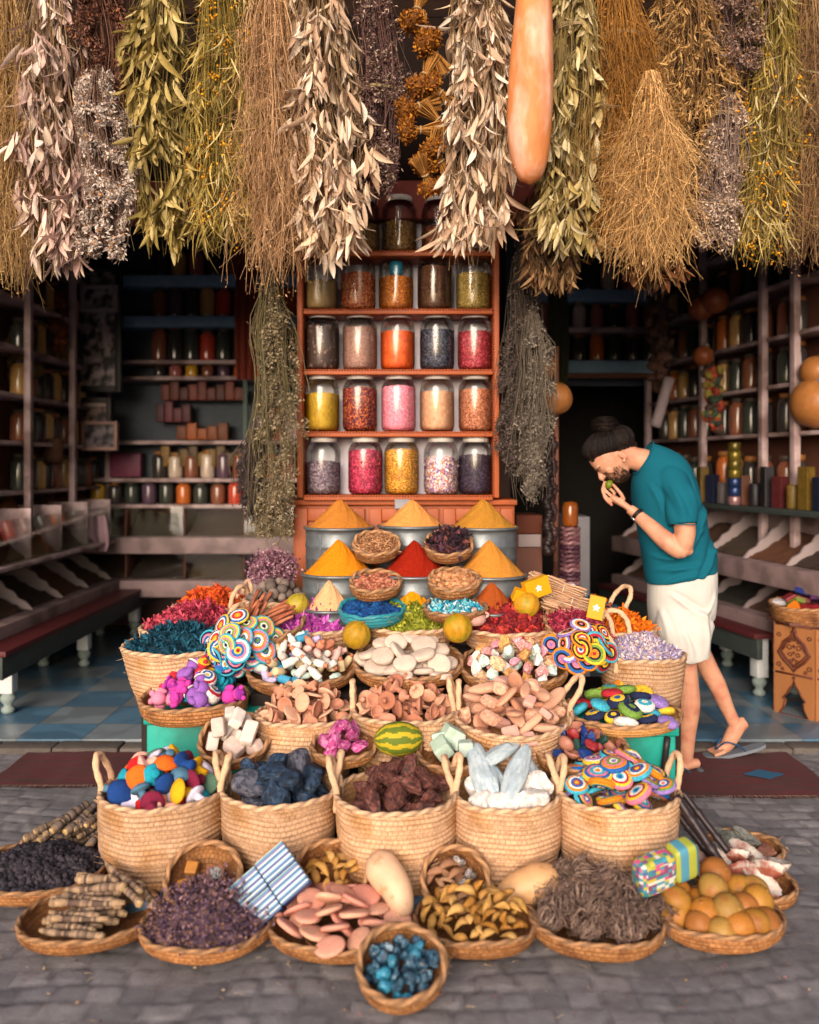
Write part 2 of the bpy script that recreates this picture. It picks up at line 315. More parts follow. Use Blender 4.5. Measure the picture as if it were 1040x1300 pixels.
mb = MB(); box(mb, -6, 6, 4.99, 5.07, 3.24, 5.6, bev=0); mb.build('fascia', mat('fascia_wood', H('241712'), rough=.85, var=.25, scale=8, stretch=(1, 1, .1)), shop, sh)
for s in (-1, 1):
    mb = MB(); box(mb, min(s*3.3, s*6), max(s*3.3, s*6), 4.95, 5.2, -.05, 3.02, bev=.01); mb.build('pier', wallm, shop, sh)
aw = MB(); V = np.array([[-6,3.75,4.5],[6,3.75,4.5],[6,4.99,4.75],[-6,4.99,4.75]]); aw.add(V, [[0,1,2,3]]).add(V+[0,0,.03], [[3,2,1,0]]); tag(aw.build('added_shade', mat('added_shade_cloth', H('7b6650'), rough=.9)), 'unseen brown cloth added to shade the hanging herbs', 'added_shade')  # unseen awning, added to darken the herb tops and the space behind
# ---------------------------------------------------------------- wall runs (local s along the wall, t into the room, z up)
def run(O, u):
    u = Vector((*u, 0)).normalized(); n = Vector((-u.y, u.x, 0))
    return Matrix(((u.x, n.x, 0, O[0]), (u.y, n.y, 0, O[1]), (0, 0, 1, 0), (0, 0, 0, 1)))
RL = run((-3.27, 8.6), (0, -1)); RB = run((-1.0, 8.6), (-1, 0)); RBR = run((2.5, 8.6), (-1, 0))
RR = run((3.27, 5.0), (2.53-3.27, 8.62-5))
def part(o, name, m, *b, col=(1,1,1), bev=.004):
    mb = MB()
    for q in b: box(mb, *q, col=col, bev=bev)
    return mb.build(name, m, o)
ORD = 'leftmost|second from left|third from left|fourth from left|fifth from left|sixth from left|seventh from left|eighth from left|ninth from left|tenth from left|eleventh from left|twelfth from left'.split('|')
def small_jar_mesh(h, r, c, key, cache={}):
    k = (h, r, key)
    if k not in cache:
        pr = [(.001, 0), (r*.86, 0), (r*.98, .012), (r, .03), (r, h*.72), (r*.93, h*.8), (r*.66, h*.87), (r*.64, h*.9)]
        lid = [(r*.64, h*.885), (r*.76, h*.885), (r*.76, h*.99), (r*.7, h), (.001, h)]
        V, f, _ = lathe(pr, 20); a = MB().add(V, f, c)
        V, f, _ = lathe(lid, 20); b = MB().add(V, f, H('8a5a2c') if key % 3 == 0 else H('4a4038'))
        cache[k] = (a.mesh('jar', mat('jar_glaze', None, rough=.13, var=.3, scale=90, bump=0, spec=.55)), b.mesh('lid', VCS))
    return cache[k]
JC = [('orange', H('8a4513')), ('purple', H('3d2a38')), ('brown', H('5a3220')), ('dark', H('1f1a18')), ('red', H('8a2a16')), ('tan', H('8a6a3c')), ('rose', H('7a4440')), ('green black', H('20241e')), ('yellow', H('9a7418')), ('cream', H('8d7f72'))]
JC = [(n, tuple(min(.6, x*1.9+.012) for x in c)) for n, c in JC]
def jar_row(M, s0, s1, n, t, z, h, r, where, seq, group):
    for i in range(n):
        name, c = JC[seq[i % len(seq)]]; s = s0+(s1-s0)*(i+.5)/n; a, b = small_jar_mesh(h, r, c, seq[i % len(seq)])
        o = link('jar', a, None, M @ TR((s, t, z), rz=i, s=(1, 1, 1+.06*math.sin(i*5+z*9)))); link('lid', b, o)
        p = o.matrix_world @ Vector((0,0,0)) if False else (M @ Vector((s, t, z)))
        o['_x'] = p.x/p.y; tag(o, None, 'jar', group); ROWS.setdefault(where, []).append((o, name))
ROWS = {}
def finish_rows():
    for where, L in ROWS.items():
        L.sort(key=lambda q: q[0]['_x']); n = len(L)
        for i, (o, name) in enumerate(L):
            w = ORD[i] if i < n-1 or n < 3 else 'rightmost'
            o['label'] = f'{name} filled glass jar, {w} on {where}'.replace(', left side', ''); del o['_x']
# ---- left wall shelving
sv = thing('wall_shelving', 'mauve wall shelving with uprights along the left wall', 'shelves', M=RL)
part(sv, 'back_panel', DARKW, (0, 3.2, .001, .02, .4, 4.1))
for s in (.12, 1.02, 1.9): part(sv, 'post', MAUVE, (s-.03, s+.03, .3, .35, .95, 4.1))
zs = (1.42, 1.8, 2.16, 2.52, 2.9, 3.3)
for z in zs: part(sv, 'shelf', MAUVE, (0, 3.2, .02, .3, z-.03, z))
nm = ['lowest', 'second', 'third', 'fourth', 'fifth', 'top']
for k, z in enumerate(zs[:5]):
    jar_row(RL, .15, 1.0, 5, .2, z, .27, .07, f'{nm[k]} left wall shelf, far bay', [3, 2, 7, 3, 5, 2, 3][k % 3:], 'jars on the left wall shelves')
    jar_row(RL, 1.06, 1.86, 5, .2, z, .27, .07, f'{nm[k]} left wall shelf, near bay', [2, 3, 5, 3, 7, 2][k % 3:], 'jars on the left wall shelves')
# ---- spice bins
SCAL = [(0, .34), (.05, .34), (.09, .31), (.13, .3), (.16, .25), (.22, .22), (.25, .17), (.31, .14), (.34, .09), (.40, .06), (.45, 0), (0, 0)]
def extrude_poly(pts, x0, x1):
    n = len(pts); V = [(x0, *p) for p in pts]+[(x1, *p) for p in pts]; bm = bmesh.new(); vs = [bm.verts.new(v) for v in V]
    bm.faces.new(vs[:n]); bm.faces.new(vs[n:][::-1])
    for i in range(n): bm.faces.new((vs[i], vs[n+i], vs[n+(i+1) % n], vs[(i+1) % n]))
    bmesh.ops.recalc_face_normals(bm, faces=bm.faces[:]); bmesh.ops.triangulate(bm, faces=bm.faces[:])
    bm.verts.index_update(); V = np.array([v.co[:] for v in bm.verts]); Fc = np.array([[v.index for v in f.verts] for f in bm.faces]); bm.free(); return V, Fc
HEAPM = mat('ground_spice', None, rough=.95, var=.25, scale=60, bump=.4)
def heap_wedge(M, s0, s1, t0, t1, z, h, c, label, group):
    n, k = 12, 14; S, T = np.meshgrid(np.linspace(s0, s1, n), np.linspace(0, 1, k)); r = np.random.default_rng(int(s0*97+z*1000))
    prof = np.interp(T, [0, .12, .4, .8, 1], [.92, 1, .62, .2, .02])
    Z = z+h*prof*(1+.1*np.sin(S*17+r.uniform(0, 6))*np.sin(T*5))+r.normal(size=S.shape)*.006; Tt = t0+(t1-t0)*T
    V = np.stack([S, Tt, Z], -1).reshape(-1, 3); i, j = np.meshgrid(np.arange(k-1), np.arange(n-1), indexing='ij'); Fc = np.stack([i*n+j, i*n+j+1, (i+1)*n+j+1, (i+1)*n+j], -1).reshape(-1, 4)
    B = V.copy(); B[:, 2] = z; o = MB().add(V, Fc, c).add(B, Fc[:, ::-1], c)
    side = [[a, a+1] for a in range(n*(k-1), n*k-1)]; W = np.vstack([V, B]); m = n*k
    o.add(W, [[a, b, b+m, a+m] for a, b in side]+[[a*n, (a+1)*n, (a+1)*n+m, a*n+m] for a in range(k-1)]+[[a*n+n-1, (a+1)*n+n-1, (a+1)*n+n-1+m, a*n+n-1+m] for a in range(k-1)]+[[a, a+1, a+1+m, a+m] for a in range(n-1)], c)
    tag(o.build('spice_heap', HEAPM, None, M), label, 'spice', group)
def bins(M, L, z, name, label, n, cols, where, glass=False):
    o = thing('spice_counter', label, 'counter', M=M)
    part(o, 'ledge', LEDGE, (0, L, .02, .6, z-.14, z)); part(o, 'back_panel', MAUVE, (0, L, .02, .06, z+.001, z+.31))
    for i in range(n+1):
        s = L*i/n*.985+.005; V, f = extrude_poly([(t+.06, zz*.92) for t, zz in SCAL], s, s+.018); MB().add(V+[0, 0, z+.002], f).build('divider', WHITEP, o, smooth=False)
    for i in range(n):
        j = i if M is RL else n-1-i
        heap_wedge(M, L*i/n+.03, L*(i+1)/n-.012, .07, .47, z+.003, .19, cols[i % len(cols)], f'dark spice heap in {where}, number {("one two three four five six seven eight".split())[j]} counted from the far end', f'spice heaps in {where}')
    return o
bins(RL, 3.4, .56, 'b', 'scalloped mauve spice bins low along the left wall', 6, HS('4a3424 43301f 5a3a26 3a2c22'), 'lower left wall bins')
# upper left: sloping heaps behind glass fronts
o = thing('glass_case', 'glass fronted spice case above the left wall bins', 'display case', M=RL)
part(o, 'shelf', MAUVE, (0, 3.4, .02, .56, .9, .93)); part(o, 'back_panel', MAUVE, (0, 3.4, .02, .05, .93, 1.36))
PANE = PANEG
for i in range(6):
    s = .02+i*.56; V, f = rbox(.54, .006, .3, 0); MB().add(V, f).build('pane', PANE, o, TR((s+.27, .5, 1.085), rx=math.radians(9)), smooth=False)
    part(o, 'divider', MAUVE, (s-.012, s+.004, .05, .5, .931, 1.3))
    heap_wedge(RL, s+.01, s+.54, .06, .46, .932, .42, HS('6a3c1c 5a3018 3a2416 7a4a24 2e2018 5e381e')[i], f'brown spice heap in left glass case, number {"one two three four five six".split()[i]} counted from the far end', 'spice heaps in the left glass case')
# ---- benches
LEGP = [(.001, 0), (.03, 0), (.042, .015), (.042, .035), (.026, .05), (.026, .06), (.045, .085), (.05, .11), (.04, .13), (.034, .14)]
def bench(M, L, legs, label, t0=.3, t1=.78, S0=0):
    o = thing('bench', label, 'bench', M=M); part(o, 'seat', mat('red_seat', H('4a1d1f'), rough=.55, var=.15, scale=8), (S0, L, t0, t1, .44, .475))
    part(o, 'apron', mat('dark_green_paint', H('333a38'), rough=.6), (S0, L, t1-.06, t1-.02, .30, .438))
    for s in legs:
        for t in (t1-.1, t0+.08):
            V, f, _ = lathe(LEGP, 16); mb = MB().add(V, f, H('7d8a86')); box(mb, -.043, .043, -.043, .043, .142, .437, H('bfc3c4'), .004); mb.build('leg', VC, o, TR((s, t, .03)) @ Matrix.Diagonal((1, 1, .985 if False else 1, 1)) @ Matrix.Diagonal((1,1,.93,1)))
    return o
bench(RL, 3.3, (.5, 1.75, 3.05), 'long red topped bench on pale turned legs along the left wall', .3, .8)
bench(RR, 3.6, (1.12, 1.95, 3.1), 'red topped bench on pale legs along the right wall', .3, .75, 1.02)
# ---- right wall
def rs(px):                                               # distance along the right wall of a photo column
    d = (3.27+5*.2044)/((px-CX)/F+.2044); return (d-5)/.9797
sv = thing('wall_shelving', 'mauve shelving full of dark jars along the right wall', 'shelves', M=RR)
part(sv, 'back_panel', DARKW, (0, 3.65, .001, .02, .4, 4.1))
ps = [rs(1034)-.12, rs(995)-.1, rs(917)-.1, 3.55]
for s in ps: part(sv, 'post', MAUVE, (s-.028, s+.028, .22, .27, .95, 4.1))
zr = (1.31, 1.86, 2.22, 2.58, 2.97, 3.36)
for z in zr: part(sv, 'shelf', MAUVE, (0, 3.6, .02, .235, z-.03, z))
for k, z in enumerate(zr[:5]):
    for b, (a0, a1) in enumerate([(ps[0]+.05, ps[1]-.05), (ps[1]+.05, ps[2]-.05), (ps[2]+.05, ps[3]-.05)]):
        n = max(2, int((a1-a0)/.155)); h = .29 if k else .4
        jar_row(RR, a0, a1, n, .13, z, h, .066, f'{nm[k]} right wall shelf, {"near middle far".split()[b]} bay', [[3, 2, 7, 5, 3, 2, 9], [2, 3, 5, 0, 2, 7], [3, 7, 2, 3, 4]][(k+b) % 3], 'jars on the right wall shelves')
bins(RR, 3.6, .93, 'b', 'upper row of scalloped pale spice bins along the right wall', 7, HS('4a3428 3a2c24 5a3826 40342a'), 'upper right wall bins')
bins(RR, 3.6, .56, 'b', 'lower row of scalloped pale spice bins along the right wall', 7, HS('5a3a28 2a2a2a 4a3428 33302c'), 'lower right wall bins')
part(tag(thing('counter_top', 'dark green counter top above the right wall bins', 'counter', M=RR)), 'board', mat('dark_green_paint', H('333a38')), (0, 3.6, .02, .42, 1.265, 1.305))
# ---- back wall left: blue shelves
zb = [3.43, 3.04, 2.62, 2.465, 1.85, 1.49, 1.24]; o = thing('wall_shelving', 'blue edged shelving with spice jars on the back wall, left', 'shelves', M=RB); L = 2.2
part(o, 'back_panel', mat('dark_blue_back', H('4a525a'), rough=.8), (0, L, .001, .02, 1.0, 4.1))
for z, b in zip(zb, (1, 1, 0, 0, 0, 0, 0)): part(o, 'shelf', BLUEP if b else MAUVE, (0, L, .02, .33, z-(.1 if b else .035), z))
part(o, 'post', mat('grey_green_paint', H('5a6a62')), (.55, .59, .28, .325, 1.5, 2.43))
part(o, 'post', MAUVE, (L-.03, L, .3, .34, 1.0, 4.1))
WB = 'the back wall left, '; G = 'jars on the back wall shelves'; z3 = [3.43, 3.04, 2.62]
jar_row(RB, .1, 1.5, 8, .2, 3.43, .3, .075, 'top visible back wall shelf, left side', [7, 9, 6, 2, 7, 6, 5, 3], G)
jar_row(RB, .1, 1.5, 9, .2, 3.04, .31, .075, 'upper blue edged back wall shelf, left side', [0, 1, 6, 3, 4, 5, 3, 1, 2], G)
jar_row(RB, .1, 1.5, 9, .2, 2.62, .33, .075, 'lower blue edged back wall shelf, left side', [3, 7, 4, 3, 7, 4, 7, 3, 2], G)
jar_row(RB, .1, 1.5, 9, .2, 2.465, .13, .06, 'narrow back wall shelf, left side', [7, 7, 4, 0, 1, 2, 8, 6, 3], G)
jar_row(RB, .1, 1.5, 9, .2, 1.49, .26, .07, 'back wall shelf above the counter, left side', [6, 4, 6, 2, 1, 9, 2, 9, 3], G)
jar_row(RB, .1, 2.1, 12, .22, 1.24, .22, .07, 'back wall counter, left side', [8, 7, 3, 4, 2, 7, 0, 7, 1, 7, 3], G)
for i, (s, w, z, h, c, lb) in enumerate([(1.0, .5, 1.86, .16, 'a3541f', 'orange patterned packet row on back shelf'), (1.28, .34, 2.03, .2, '6d2f3a', 'maroon patterned packet row on back shelf'), (1.0, .8, 2.24, .18, '7a3527', 'red woven packet row under narrow back shelf'), (1.75, .3, 1.5, .22, '6a2d45', 'maroon stacked box at the left back counter'), (.3, .12, 1.86, .3, '8a4a3c', 'rose coloured tall tin beside green post'), (.14, .12, 1.86, .32, '8f7a86', 'pale lilac tall tin near hanging herbs'), (.44, .12, 1.86, .28, '4c3c4c', 'purple tall tin beside rose coloured tin'), (1.0, .8, 1.6, .2, '7a5a18', 'ochre packet row behind small back jars')]):
    if w > .3:
        m = int(w/.085)
        for k in range(m):
            hh = h*(1-.16*((k*7+i) % 3)); V, f = rbox(w/m-.006, .1, hh, .005); q = tag(MB().add(V, f, np.array(H(c))*(.35+.5*((k*5+i) % 4)/3)).build('spice_packet', mat('packet_print', None, rough=.5, var=.45, scale=34, bump=0), None, RB @ TR((s-w/2+w*(k+.5)/m, .2, z+.002+hh/2))), None, 'packet', 'packets on the back shelves'); q['label'] = f'{lb.replace(" row", "")}, {ORD[m-1-k] if k else "rightmost"}'
        continue
    V, f = rbox(w, .14 if i < 7 else .06, h, .006); V2 = MB().add(V, f, H(c))
    q = thing('spice_packet_row' if w > .2 else 'storage_tin', lb, 'packets' if w > .2 else 'tin', M=RB @ TR((s, .16 if i < 7 else .08, z+.002)))
    V2.build('packet' if w > .2 else 'body', mat('packet_print', None, rough=.5, var=.45, scale=34, bump=0), q, TR((0, 0, h/2)))
    mb = MB(); box(mb, -w/2-.004, w/2+.004, -.074 if i < 7 else -.034, .074 if i < 7 else .034, h, h+.012, np.array(H(c))*.5, .002); mb.build('lid', VC, q)
def glass_bins(M, L, z, n, lab, where):
    o = thing('glass_bin_counter', lab, 'counter', M=M)
    part(o, 'ledge', LEDGE, (0, L, .02, .62, z-.15, z)); part(o, 'back_panel', DARKW, (0, L, .02, .05, z, z+.26))
    for i in range(n):
        w = L/n; V, f = rbox(w-.02, .006, .28, 0); MB().add(V, f).build('pane', PANEG, o, TR((w*(i+.5), .53, z+.14), rx=math.radians(1.9+.7*math.sin(i*2.3+z*9)), rz=.03*math.sin(i*3+z)), smooth=False)
        part(o, 'divider', DARKW, (w*i-.004, w*i+.008, .05, .5, z+.001, z+.25))
        heap_wedge(M, w*i+.02, w*(i+1)-.02, .06, .48, z+.002, .2, HS('33241c 40301f 2c221c')[i % 3], f'dark spice heap behind glass in {where}, bin {"one two three four".split()[n-1-i]} from the left', f'spice heaps in {where}')
glass_bins(RB, 2.2, .95, 4, 'upper glass fronted spice bins on the back wall', 'upper back wall bins'); glass_bins(RB, 2.2, .55, 4, 'lower glass fronted spice bins on the back wall', 'lower back wall bins')
# ---- back wall right: blue shelves above the dark doorway
o = thing('wall_shelving', 'blue edged shelves with jars above the dark doorway', 'shelves', M=RBR); L = 1.55
for z, h in ((3.3, .11), (2.94, .05), (2.62, .12)): part(o, 'shelf', BLUEP if h > .06 else MAUVE, (0, L, .02, .3, z-h, z))
part(o, 'back_panel', mat('dark_blue_back', H('2b3238')), (0, L, .001, .02, 2.4, 4.1)); part(o, 'trim', mat('brown_trim', H('6a4636')), (0, L, .28, .31, 2.45, 2.498))
jar_row(RBR, .08, 1.45, 7, .17, 3.3, .3, .07, 'topmost shelf above doorway', [3, 6, 9, 3, 7, 2, 6], G); jar_row(RBR, .08, 1.45, 8, .17, 2.94, .25, .065, 'middle shelf above doorway', [2, 6, 3, 6, 9, 2, 6, 4], G); jar_row(RBR, .08, 1.45, 8, .17, 2.62, .27, .07, 'lowest shelf above doorway', [7, 3, 7, 0, 3, 4, 7, 7], G)
finish_rows()
# ---- picture frames, cloth, small things at the back
def frame(px0, px1, py0, py1, d, label, edge, border=12, mount=None, seed=0):
    a, b = P(px0, py1, d), P(px1, py0, d); w, h = b.x-a.x, b.z-a.z; bw = border*d/F
    o = thing('picture_frame', label, 'picture', (a.x+w/2, d, a.z)); 
    part(o, 'frame_border', mat('frame_'+edge, H(edge), rough=.5), (-w/2, -w/2+bw, -.03, .03, 0, h), (w/2-bw, w/2, -.03, .03, 0, h), (-w/2+bw, w/2-bw, -.029, .029, 0, bw), (-w/2+bw, w/2-bw, -.029, .029, h-bw, h))
    n, k = 9, 13; mb = MB(); X = np.linspace(-w/2+bw, w/2-bw, n); Z = np.linspace(bw, h-bw, k); r = np.random.default_rng(seed)
    V = np.array([[x, -.004, z] for z in Z for x in X]); Fc = np.array([[i*n+j, i*n+j+1, (i+1)*n+j+1, (i+1)*n+j] for i in range(k-1) for j in range(n-1)])
    pal = np.array(HS('3b3740 6c6066 9a8c90 74605a 56596a ab9c9f')); mb.add(V, Fc, pal[seed % 3+1]); mb.build('print', mat('photo_print', None, rough=.4, var=.42, scale=13, bump=0, c2=H('1c191e'), c2s=9, c2t=(.44, .56)), o)
    if mount: part(o, 'mount', mat('mount_card', H(mount)), *[(-w/2+bw*1.1, w/2-bw*1.1, -.012, -.006, h*.72, h-bw*1.1-.002)])
    return o
frame(95, 155, 338, 498, 8.0, 'tall black frame of small photographs on the back wall', '14120f', 8, None, 1)
frame(103, 149, 362, 396, 7.94, 'small pale framed picture on top of the black frame', '9a8d92', 5, None, 4)
frame(100, 142, 505, 545, 8.0, 'small brown framed picture below the tall black frame', '2a2220', 6, 'a08f88', 2)
frame(104, 150, 535, 572, 7.9, 'small pinkish framed picture low by the back counter', '8a6a60', 4, None, 3)
def cloth(px, py0, py1, wpx, d, c, label, name='hanging_cloth'):
    a, b = P(px, py1, d), P(px, py0, d); n, k = 16, 16; w = wpx*d/F; S, T = np.meshgrid(np.linspace(-.5, .5, n), np.linspace(0, 1, k))
    V = np.stack([S*w*(1+.15*np.sin(T*4)), .02*np.sin(S*18)+.01*np.sin(T*9), (b.z-a.z)*T], -1).reshape(-1, 3); i, j = np.meshgrid(np.arange(k-1), np.arange(n-1), indexing='ij'); Fc = np.stack([i*n+j, i*n+j+1, (i+1)*n+j+1, (i+1)*n+j], -1).reshape(-1, 4)
    tag(MB().add(V, Fc, H(c)).add(V+[0, .006, 0], Fc[:, ::-1], H(c)).build(name, VC, None, TR((a.x, d, a.z))), label, 'cloth')
cloth(312, 300, 482, 24, 7.6, '6d2a1c', 'dark red cloth strip hanging before the back jars'); cloth(708, 350, 490, 26, 7.6, '33361c', 'dark olive cloth strip hanging right of the jar shelf')
cloth(116, 655, 700, 38, 7.7, '9c7f88', 'pale pink cloth bundle at the back counter corner')
# ================================================================ central jar shelf
SD = 4.8
def Z(py, d): return EYE-(py-CY)*d/F
def Xp(px, d): return (px-CX)*d/F
cab = thing('wooden_cabinet', 'orange brown wooden cabinet with panelled doors behind the metal tubs', 'cabinet', (0, 4.86, 0))
x0, x1 = Xp(372, 4.86), Xp(654, 4.86); zt = Z(634, SD)-.004
part(cab, 'body', WOODO, (x0, x1, .02, .4, 0, zt-.03)); part(cab, 'top', WOODO, (x0-.01, x1+.01, -.02, .42, zt-.029, zt))
w = (x1-x0)/3
for i in range(3):
    a, b = x0+i*w+.012, x0+(i+1)*w-.012
    dr = part(cab, 'door', WOODO, (a, a+.07, -.005, .019, .05, zt-.05), (b-.07, b, -.005, .019, .05, zt-.05), (a+.071, b-.071, -.004, .019, zt-.12, zt-.05), (a+.071, b-.071, -.004, .019, .05, .12), (a+.1, b-.1, .004, .018, .15, zt-.15))
x0, x1 = Xp(377, SD), Xp(634, SD); zt = Z(232, SD); zb0 = Z(632, SD)
shf = thing('jar_shelf', 'orange wooden shelf unit with pale back holding rows of jars', 'shelf', (0, SD, 0))
part(shf, 'side_board', WOODO, (x0, x0+.034, 0, .25, zb0, zt)); part(shf, 'side_board', WOODO, (x1-.034, x1, 0, .25, zb0, zt))
part(shf, 'back_panel', mat('pale_lilac_paint', H('dcd6e0'), rough=.7, var=.04), (x0+.034, x1-.034, .228, .25, zb0, zt))
SH = [(318, 'top'), (392, 'second'), (469, 'third'), (548, 'fourth'), (629, 'bottom')]
for py, nmz in SH:
    z = Z(py, SD); b = part(shf, 'shelf_board', WOODO, (x0+.035, x1-.035, .004, .228, z-.028, z+.002)); mb = MB()
    nb = 66; xs = np.linspace(x0+.04, x1-.04, nb)
    blobs(mb, np.stack([xs, np.full(nb, .002), np.full(nb, z-.004)], 1), .0066, H('8a3a18'), ICO[1], var=0, orient=False); mb.build('beading', VC, b)
for s, xx in ((1, x0), (-1, x1)):
    mb = MB(); nb = 120; zs_ = np.linspace(zb0+.01, zt-.01, nb); blobs(mb, np.stack([np.full(nb, xx+s*.031), np.full(nb, -.001), zs_], 1), .006, H('8a3a18'), ICO[1], var=0, orient=False); mb.build('beading', VC, [c for c in shf.children if c.name.startswith('side_board')][0 if s == 1 else 1])
JR, JH = .098, .325
gp = [(.001, .004), (JR*.82, 0), (JR*.95, .012), (JR, .035), (JR, .235), (JR*.97, .255), (JR*.84, .28), (JR*.72, .29), (JR*.72, .302)]
ip = [(.001, .008), (JR*.8, .006), (JR*.92, .018), (JR*.965, .038), (JR*.965, .232), (JR*.93, .25), (JR*.8, .274), (JR*.66, .288)]
V, f, _ = lathe(gp, 40); JG = MB().add(V, f).mesh('glass_jar', GLASS)
V, f, _ = lathe([(JR*.7, .294), (JR*.76, .293), (JR*.77, .318), (JR*.74, .324), (.001, .324)], 40); JL = MB().add(V, f, H('dcd6d0')).mesh('lid', VCS)
def content(fill, cols, kind):
    zt = .012+fill*.262; pr = [p for p in ip if p[1] < zt]; rt = np.interp(zt, [p[1] for p in ip], [p[0] for p in ip]); pr += [(rt, zt), (rt*.6, zt+.008), (.001, zt+.014)]
    r = np.random.default_rng(int(fill*1000)+len(cols)); P2 = []
    for a, b in zip(pr[:-1], pr[1:]):
        m = max(1, int(np.hypot(b[0]-a[0], b[1]-a[1])/({'powder': .02, 'seed': .0045, 'flake': .0065, 'nut': .03}[kind])))
        P2 += [(a[0]+(b[0]-a[0])*k/m, a[1]+(b[1]-a[1])*k/m) for k in range(m)]
    P2.append(pr[-1]); sg = {'powder': 40, 'seed': 120, 'flake': 84, 'nut': 40}[kind]
    V, f, _ = lathe(P2, sg); V = V+r.normal(size=V.shape)*{'powder': .0003, 'seed': .0012, 'flake': .002, 'nut': .001}[kind]*np.array([1, 1, 1.5])
    cols = [tuple(min(1, x*1.4) for x in c) for c in cols]; mb = MB().add(V, f, pick(cols if kind != 'nut' else [tuple(.5*x for x in cols[0])], len(f), .05 if kind in ('powder', 'nut') else .15))
    if kind == 'nut':
        n = 260; a = r.uniform(0, 2*PI, n); zz = r.uniform(.02, zt, n); mb.add(np.zeros((1, 3)), np.zeros((0, 4), int)); blobs(mb, np.stack([.078*np.cos(a), .078*np.sin(a), zz], 1), .017, pick(cols, n, .2), ICO[2], var=.2)
    return mb.mesh('contents', mat('jar_contents', None, rough=.8, var=.16, scale=110, bump=.1), smooth=kind in ('powder', 'nut'))
JARS = [
 (0, [(412, .5, '7a5a34 5a4426', 'flake', 'brown herbs behind hanging leaves'), (460, .55, '8a6434 6a4a26 9a7a4a', 'flake', 'brown dried herbs'), (507, .6, '8f6a34 7a5428 5f4a2a', 'flake', 'brown green herb flakes'), (557, .5, '7a3a24 5a2c1c 8f5a3a', 'flake', 'reddish brown flakes behind hanging leaves'), (604, .5, '6a4a2c 4a3420', 'flake', 'dark brown herbs mostly behind leaves')]),
 (1, [(407, .58, '9a7c50', 'powder', 'tan powder filled just over half'), (455, .74, 'a8522e 8f3a22 c07a4a', 'flake', 'red orange chilli flakes'), (503, .66, 'a85a1a c27a22 8a4214', 'seed', 'orange brown grains under a blue scoop'), (552, .88, '4a2a18 3a2014 5c3a20', 'seed', 'very dark brown grains nearly full'), (601, .74, '9a8040 7f6a30 b89a58', 'seed', 'olive golden seeds')]),
 (2, [(409, .86, '5f4840 7a6058 463430', 'nut', 'grey brown round nuts'), (457, .86, '9a7468 8a6458', 'seed', 'dusty pink brown seeds'), (505, .78, 'd2541a c84a14', 'powder', 'bright orange spice'), (555, .8, '1f2026 2c2c38 4a4a5a', 'flake', 'blue black pods'), (603, .76, '8f2630 7a1f2a a8404a', 'flake', 'dark red grains on third row')]),
 (3, [(409, .76, 'b08a1c a87f18', 'powder', 'mustard yellow powder'), (457, .86, '5c1a24 7a2a22 b05a2c 481420', 'flake', 'dark red and orange petals'), (506, .9, 'e0788a e88f9c d86a80', 'seed', 'bright pink grains'), (555, .8, 'b98262 c08e6e', 'powder', 'pale tan grains'), (604, .84, '9a5a3c 7a4028 b8785a', 'seed', 'reddish brown seeds')]),
 (4, [(411, .62, '6a5a66 84747c 544450', 'flake', 'grey purple flowers'), (464, .86, '9a2440 7a1c34 b8405a', 'flake', 'crimson rose petals'), (510, .88, 'b87a22 8a5418 d09a3a', 'seed', 'golden brown seeds'), (560, .72, 'c4a0b0 7a5a8c d8c4b8 a87050', 'flake', 'pale purple and cream flower confetti'), (604, .76, '2c2030 3c2c40 1f1820', 'flake', 'black purple flowers')])]
for ri, row in JARS:
    z = Z(SH[ri][0], SD)+.004
    for px, fill, cs, kd, lb in row:
        o = link('spice_jar', JG, None, TR((Xp(px, 4.915), 4.915, z), rz=px)); tag(o, f'jar of {lb}, {SH[ri][1]} row of orange shelf', 'jar', 'large jars on the orange shelf')
        link('contents', content(fill, HS(cs), kd), o); link('lid', JL, o)
        if (ri, px) == (1, 503): V, f, _ = lathe([(.001, .2), (.03, .2), (.036, .21), (.038, .275), (.034, .275), (.03, .22), (.001, .215)], 24); sc = MB().add(V, f, H('1f7f9e')).build('scoop', VCS, None, TR((Xp(503, 4.915), 4.915, z+.005))); tag(sc, 'small blue plastic cup inside the jar of orange brown grains', 'cup')
V, f = rbox(.085, .012, .055, .003); tag(MB().add(V, f, H('77757a')).build('price_card', VCS, None, TR((Xp(511, 4.79), 4.785, Z(640, 4.79)), rx=-.25)), 'small blank grey card fixed under the jar shelf', 'card')
# ================================================================ display stand
st = thing('display_stand', 'stepped blue grey wooden stand under all the baskets', 'stand', (0, 0, 0)); SB = mat('blue_grey_board', H('5f7f96'), rough=.6, var=.2, scale=9, bump=.1); DKW = mat('stand_dark_wood', H('2a211e'), rough=.9, var=.2, scale=8)
part(st, 'board', SB, (-1.12, 1.0, 3.1, 3.56, .015, .055)); part(st, 'tier', DKW, (-.66, .72, 3.57, 3.93, 0, .2)); part(st, 'tier', DKW, (-.72, .8, 3.931, 4.12, 0, .58)); part(st, 'tier', DKW, (-.6, .72, 4.121, 4.32, 0, .72)); part(st, 'tier', DKW, (-.55, .62, 4.321, 4.84, 0, .78)); part(st, 'tier', DKW, (-.55, .6, 4.53, 4.84, .781, .99))
part(st, 'side_tier', DKW, (-1.35, -.73, 4.36, 4.9, 0, .42)); part(st, 'side_tier', DKW, (.81, 1.36, 4.34, 4.75, 0, .46))
def teal_box(x0, x1, y0, y1, h, label):
    o = thing('teal_box', label, 'box', ((x0+x1)/2, (y0+y1)/2, 0)); w, d = (x1-x0)/2, (y1-y0)/2
    part(o, 'body', TEAL, (-w, w, -d, d, 0, h-.045), bev=.008); part(o, 'lid', TEAL, (-w-.012, w+.012, -d-.012, d+.012, h-.044, h), bev=.008)
    return o
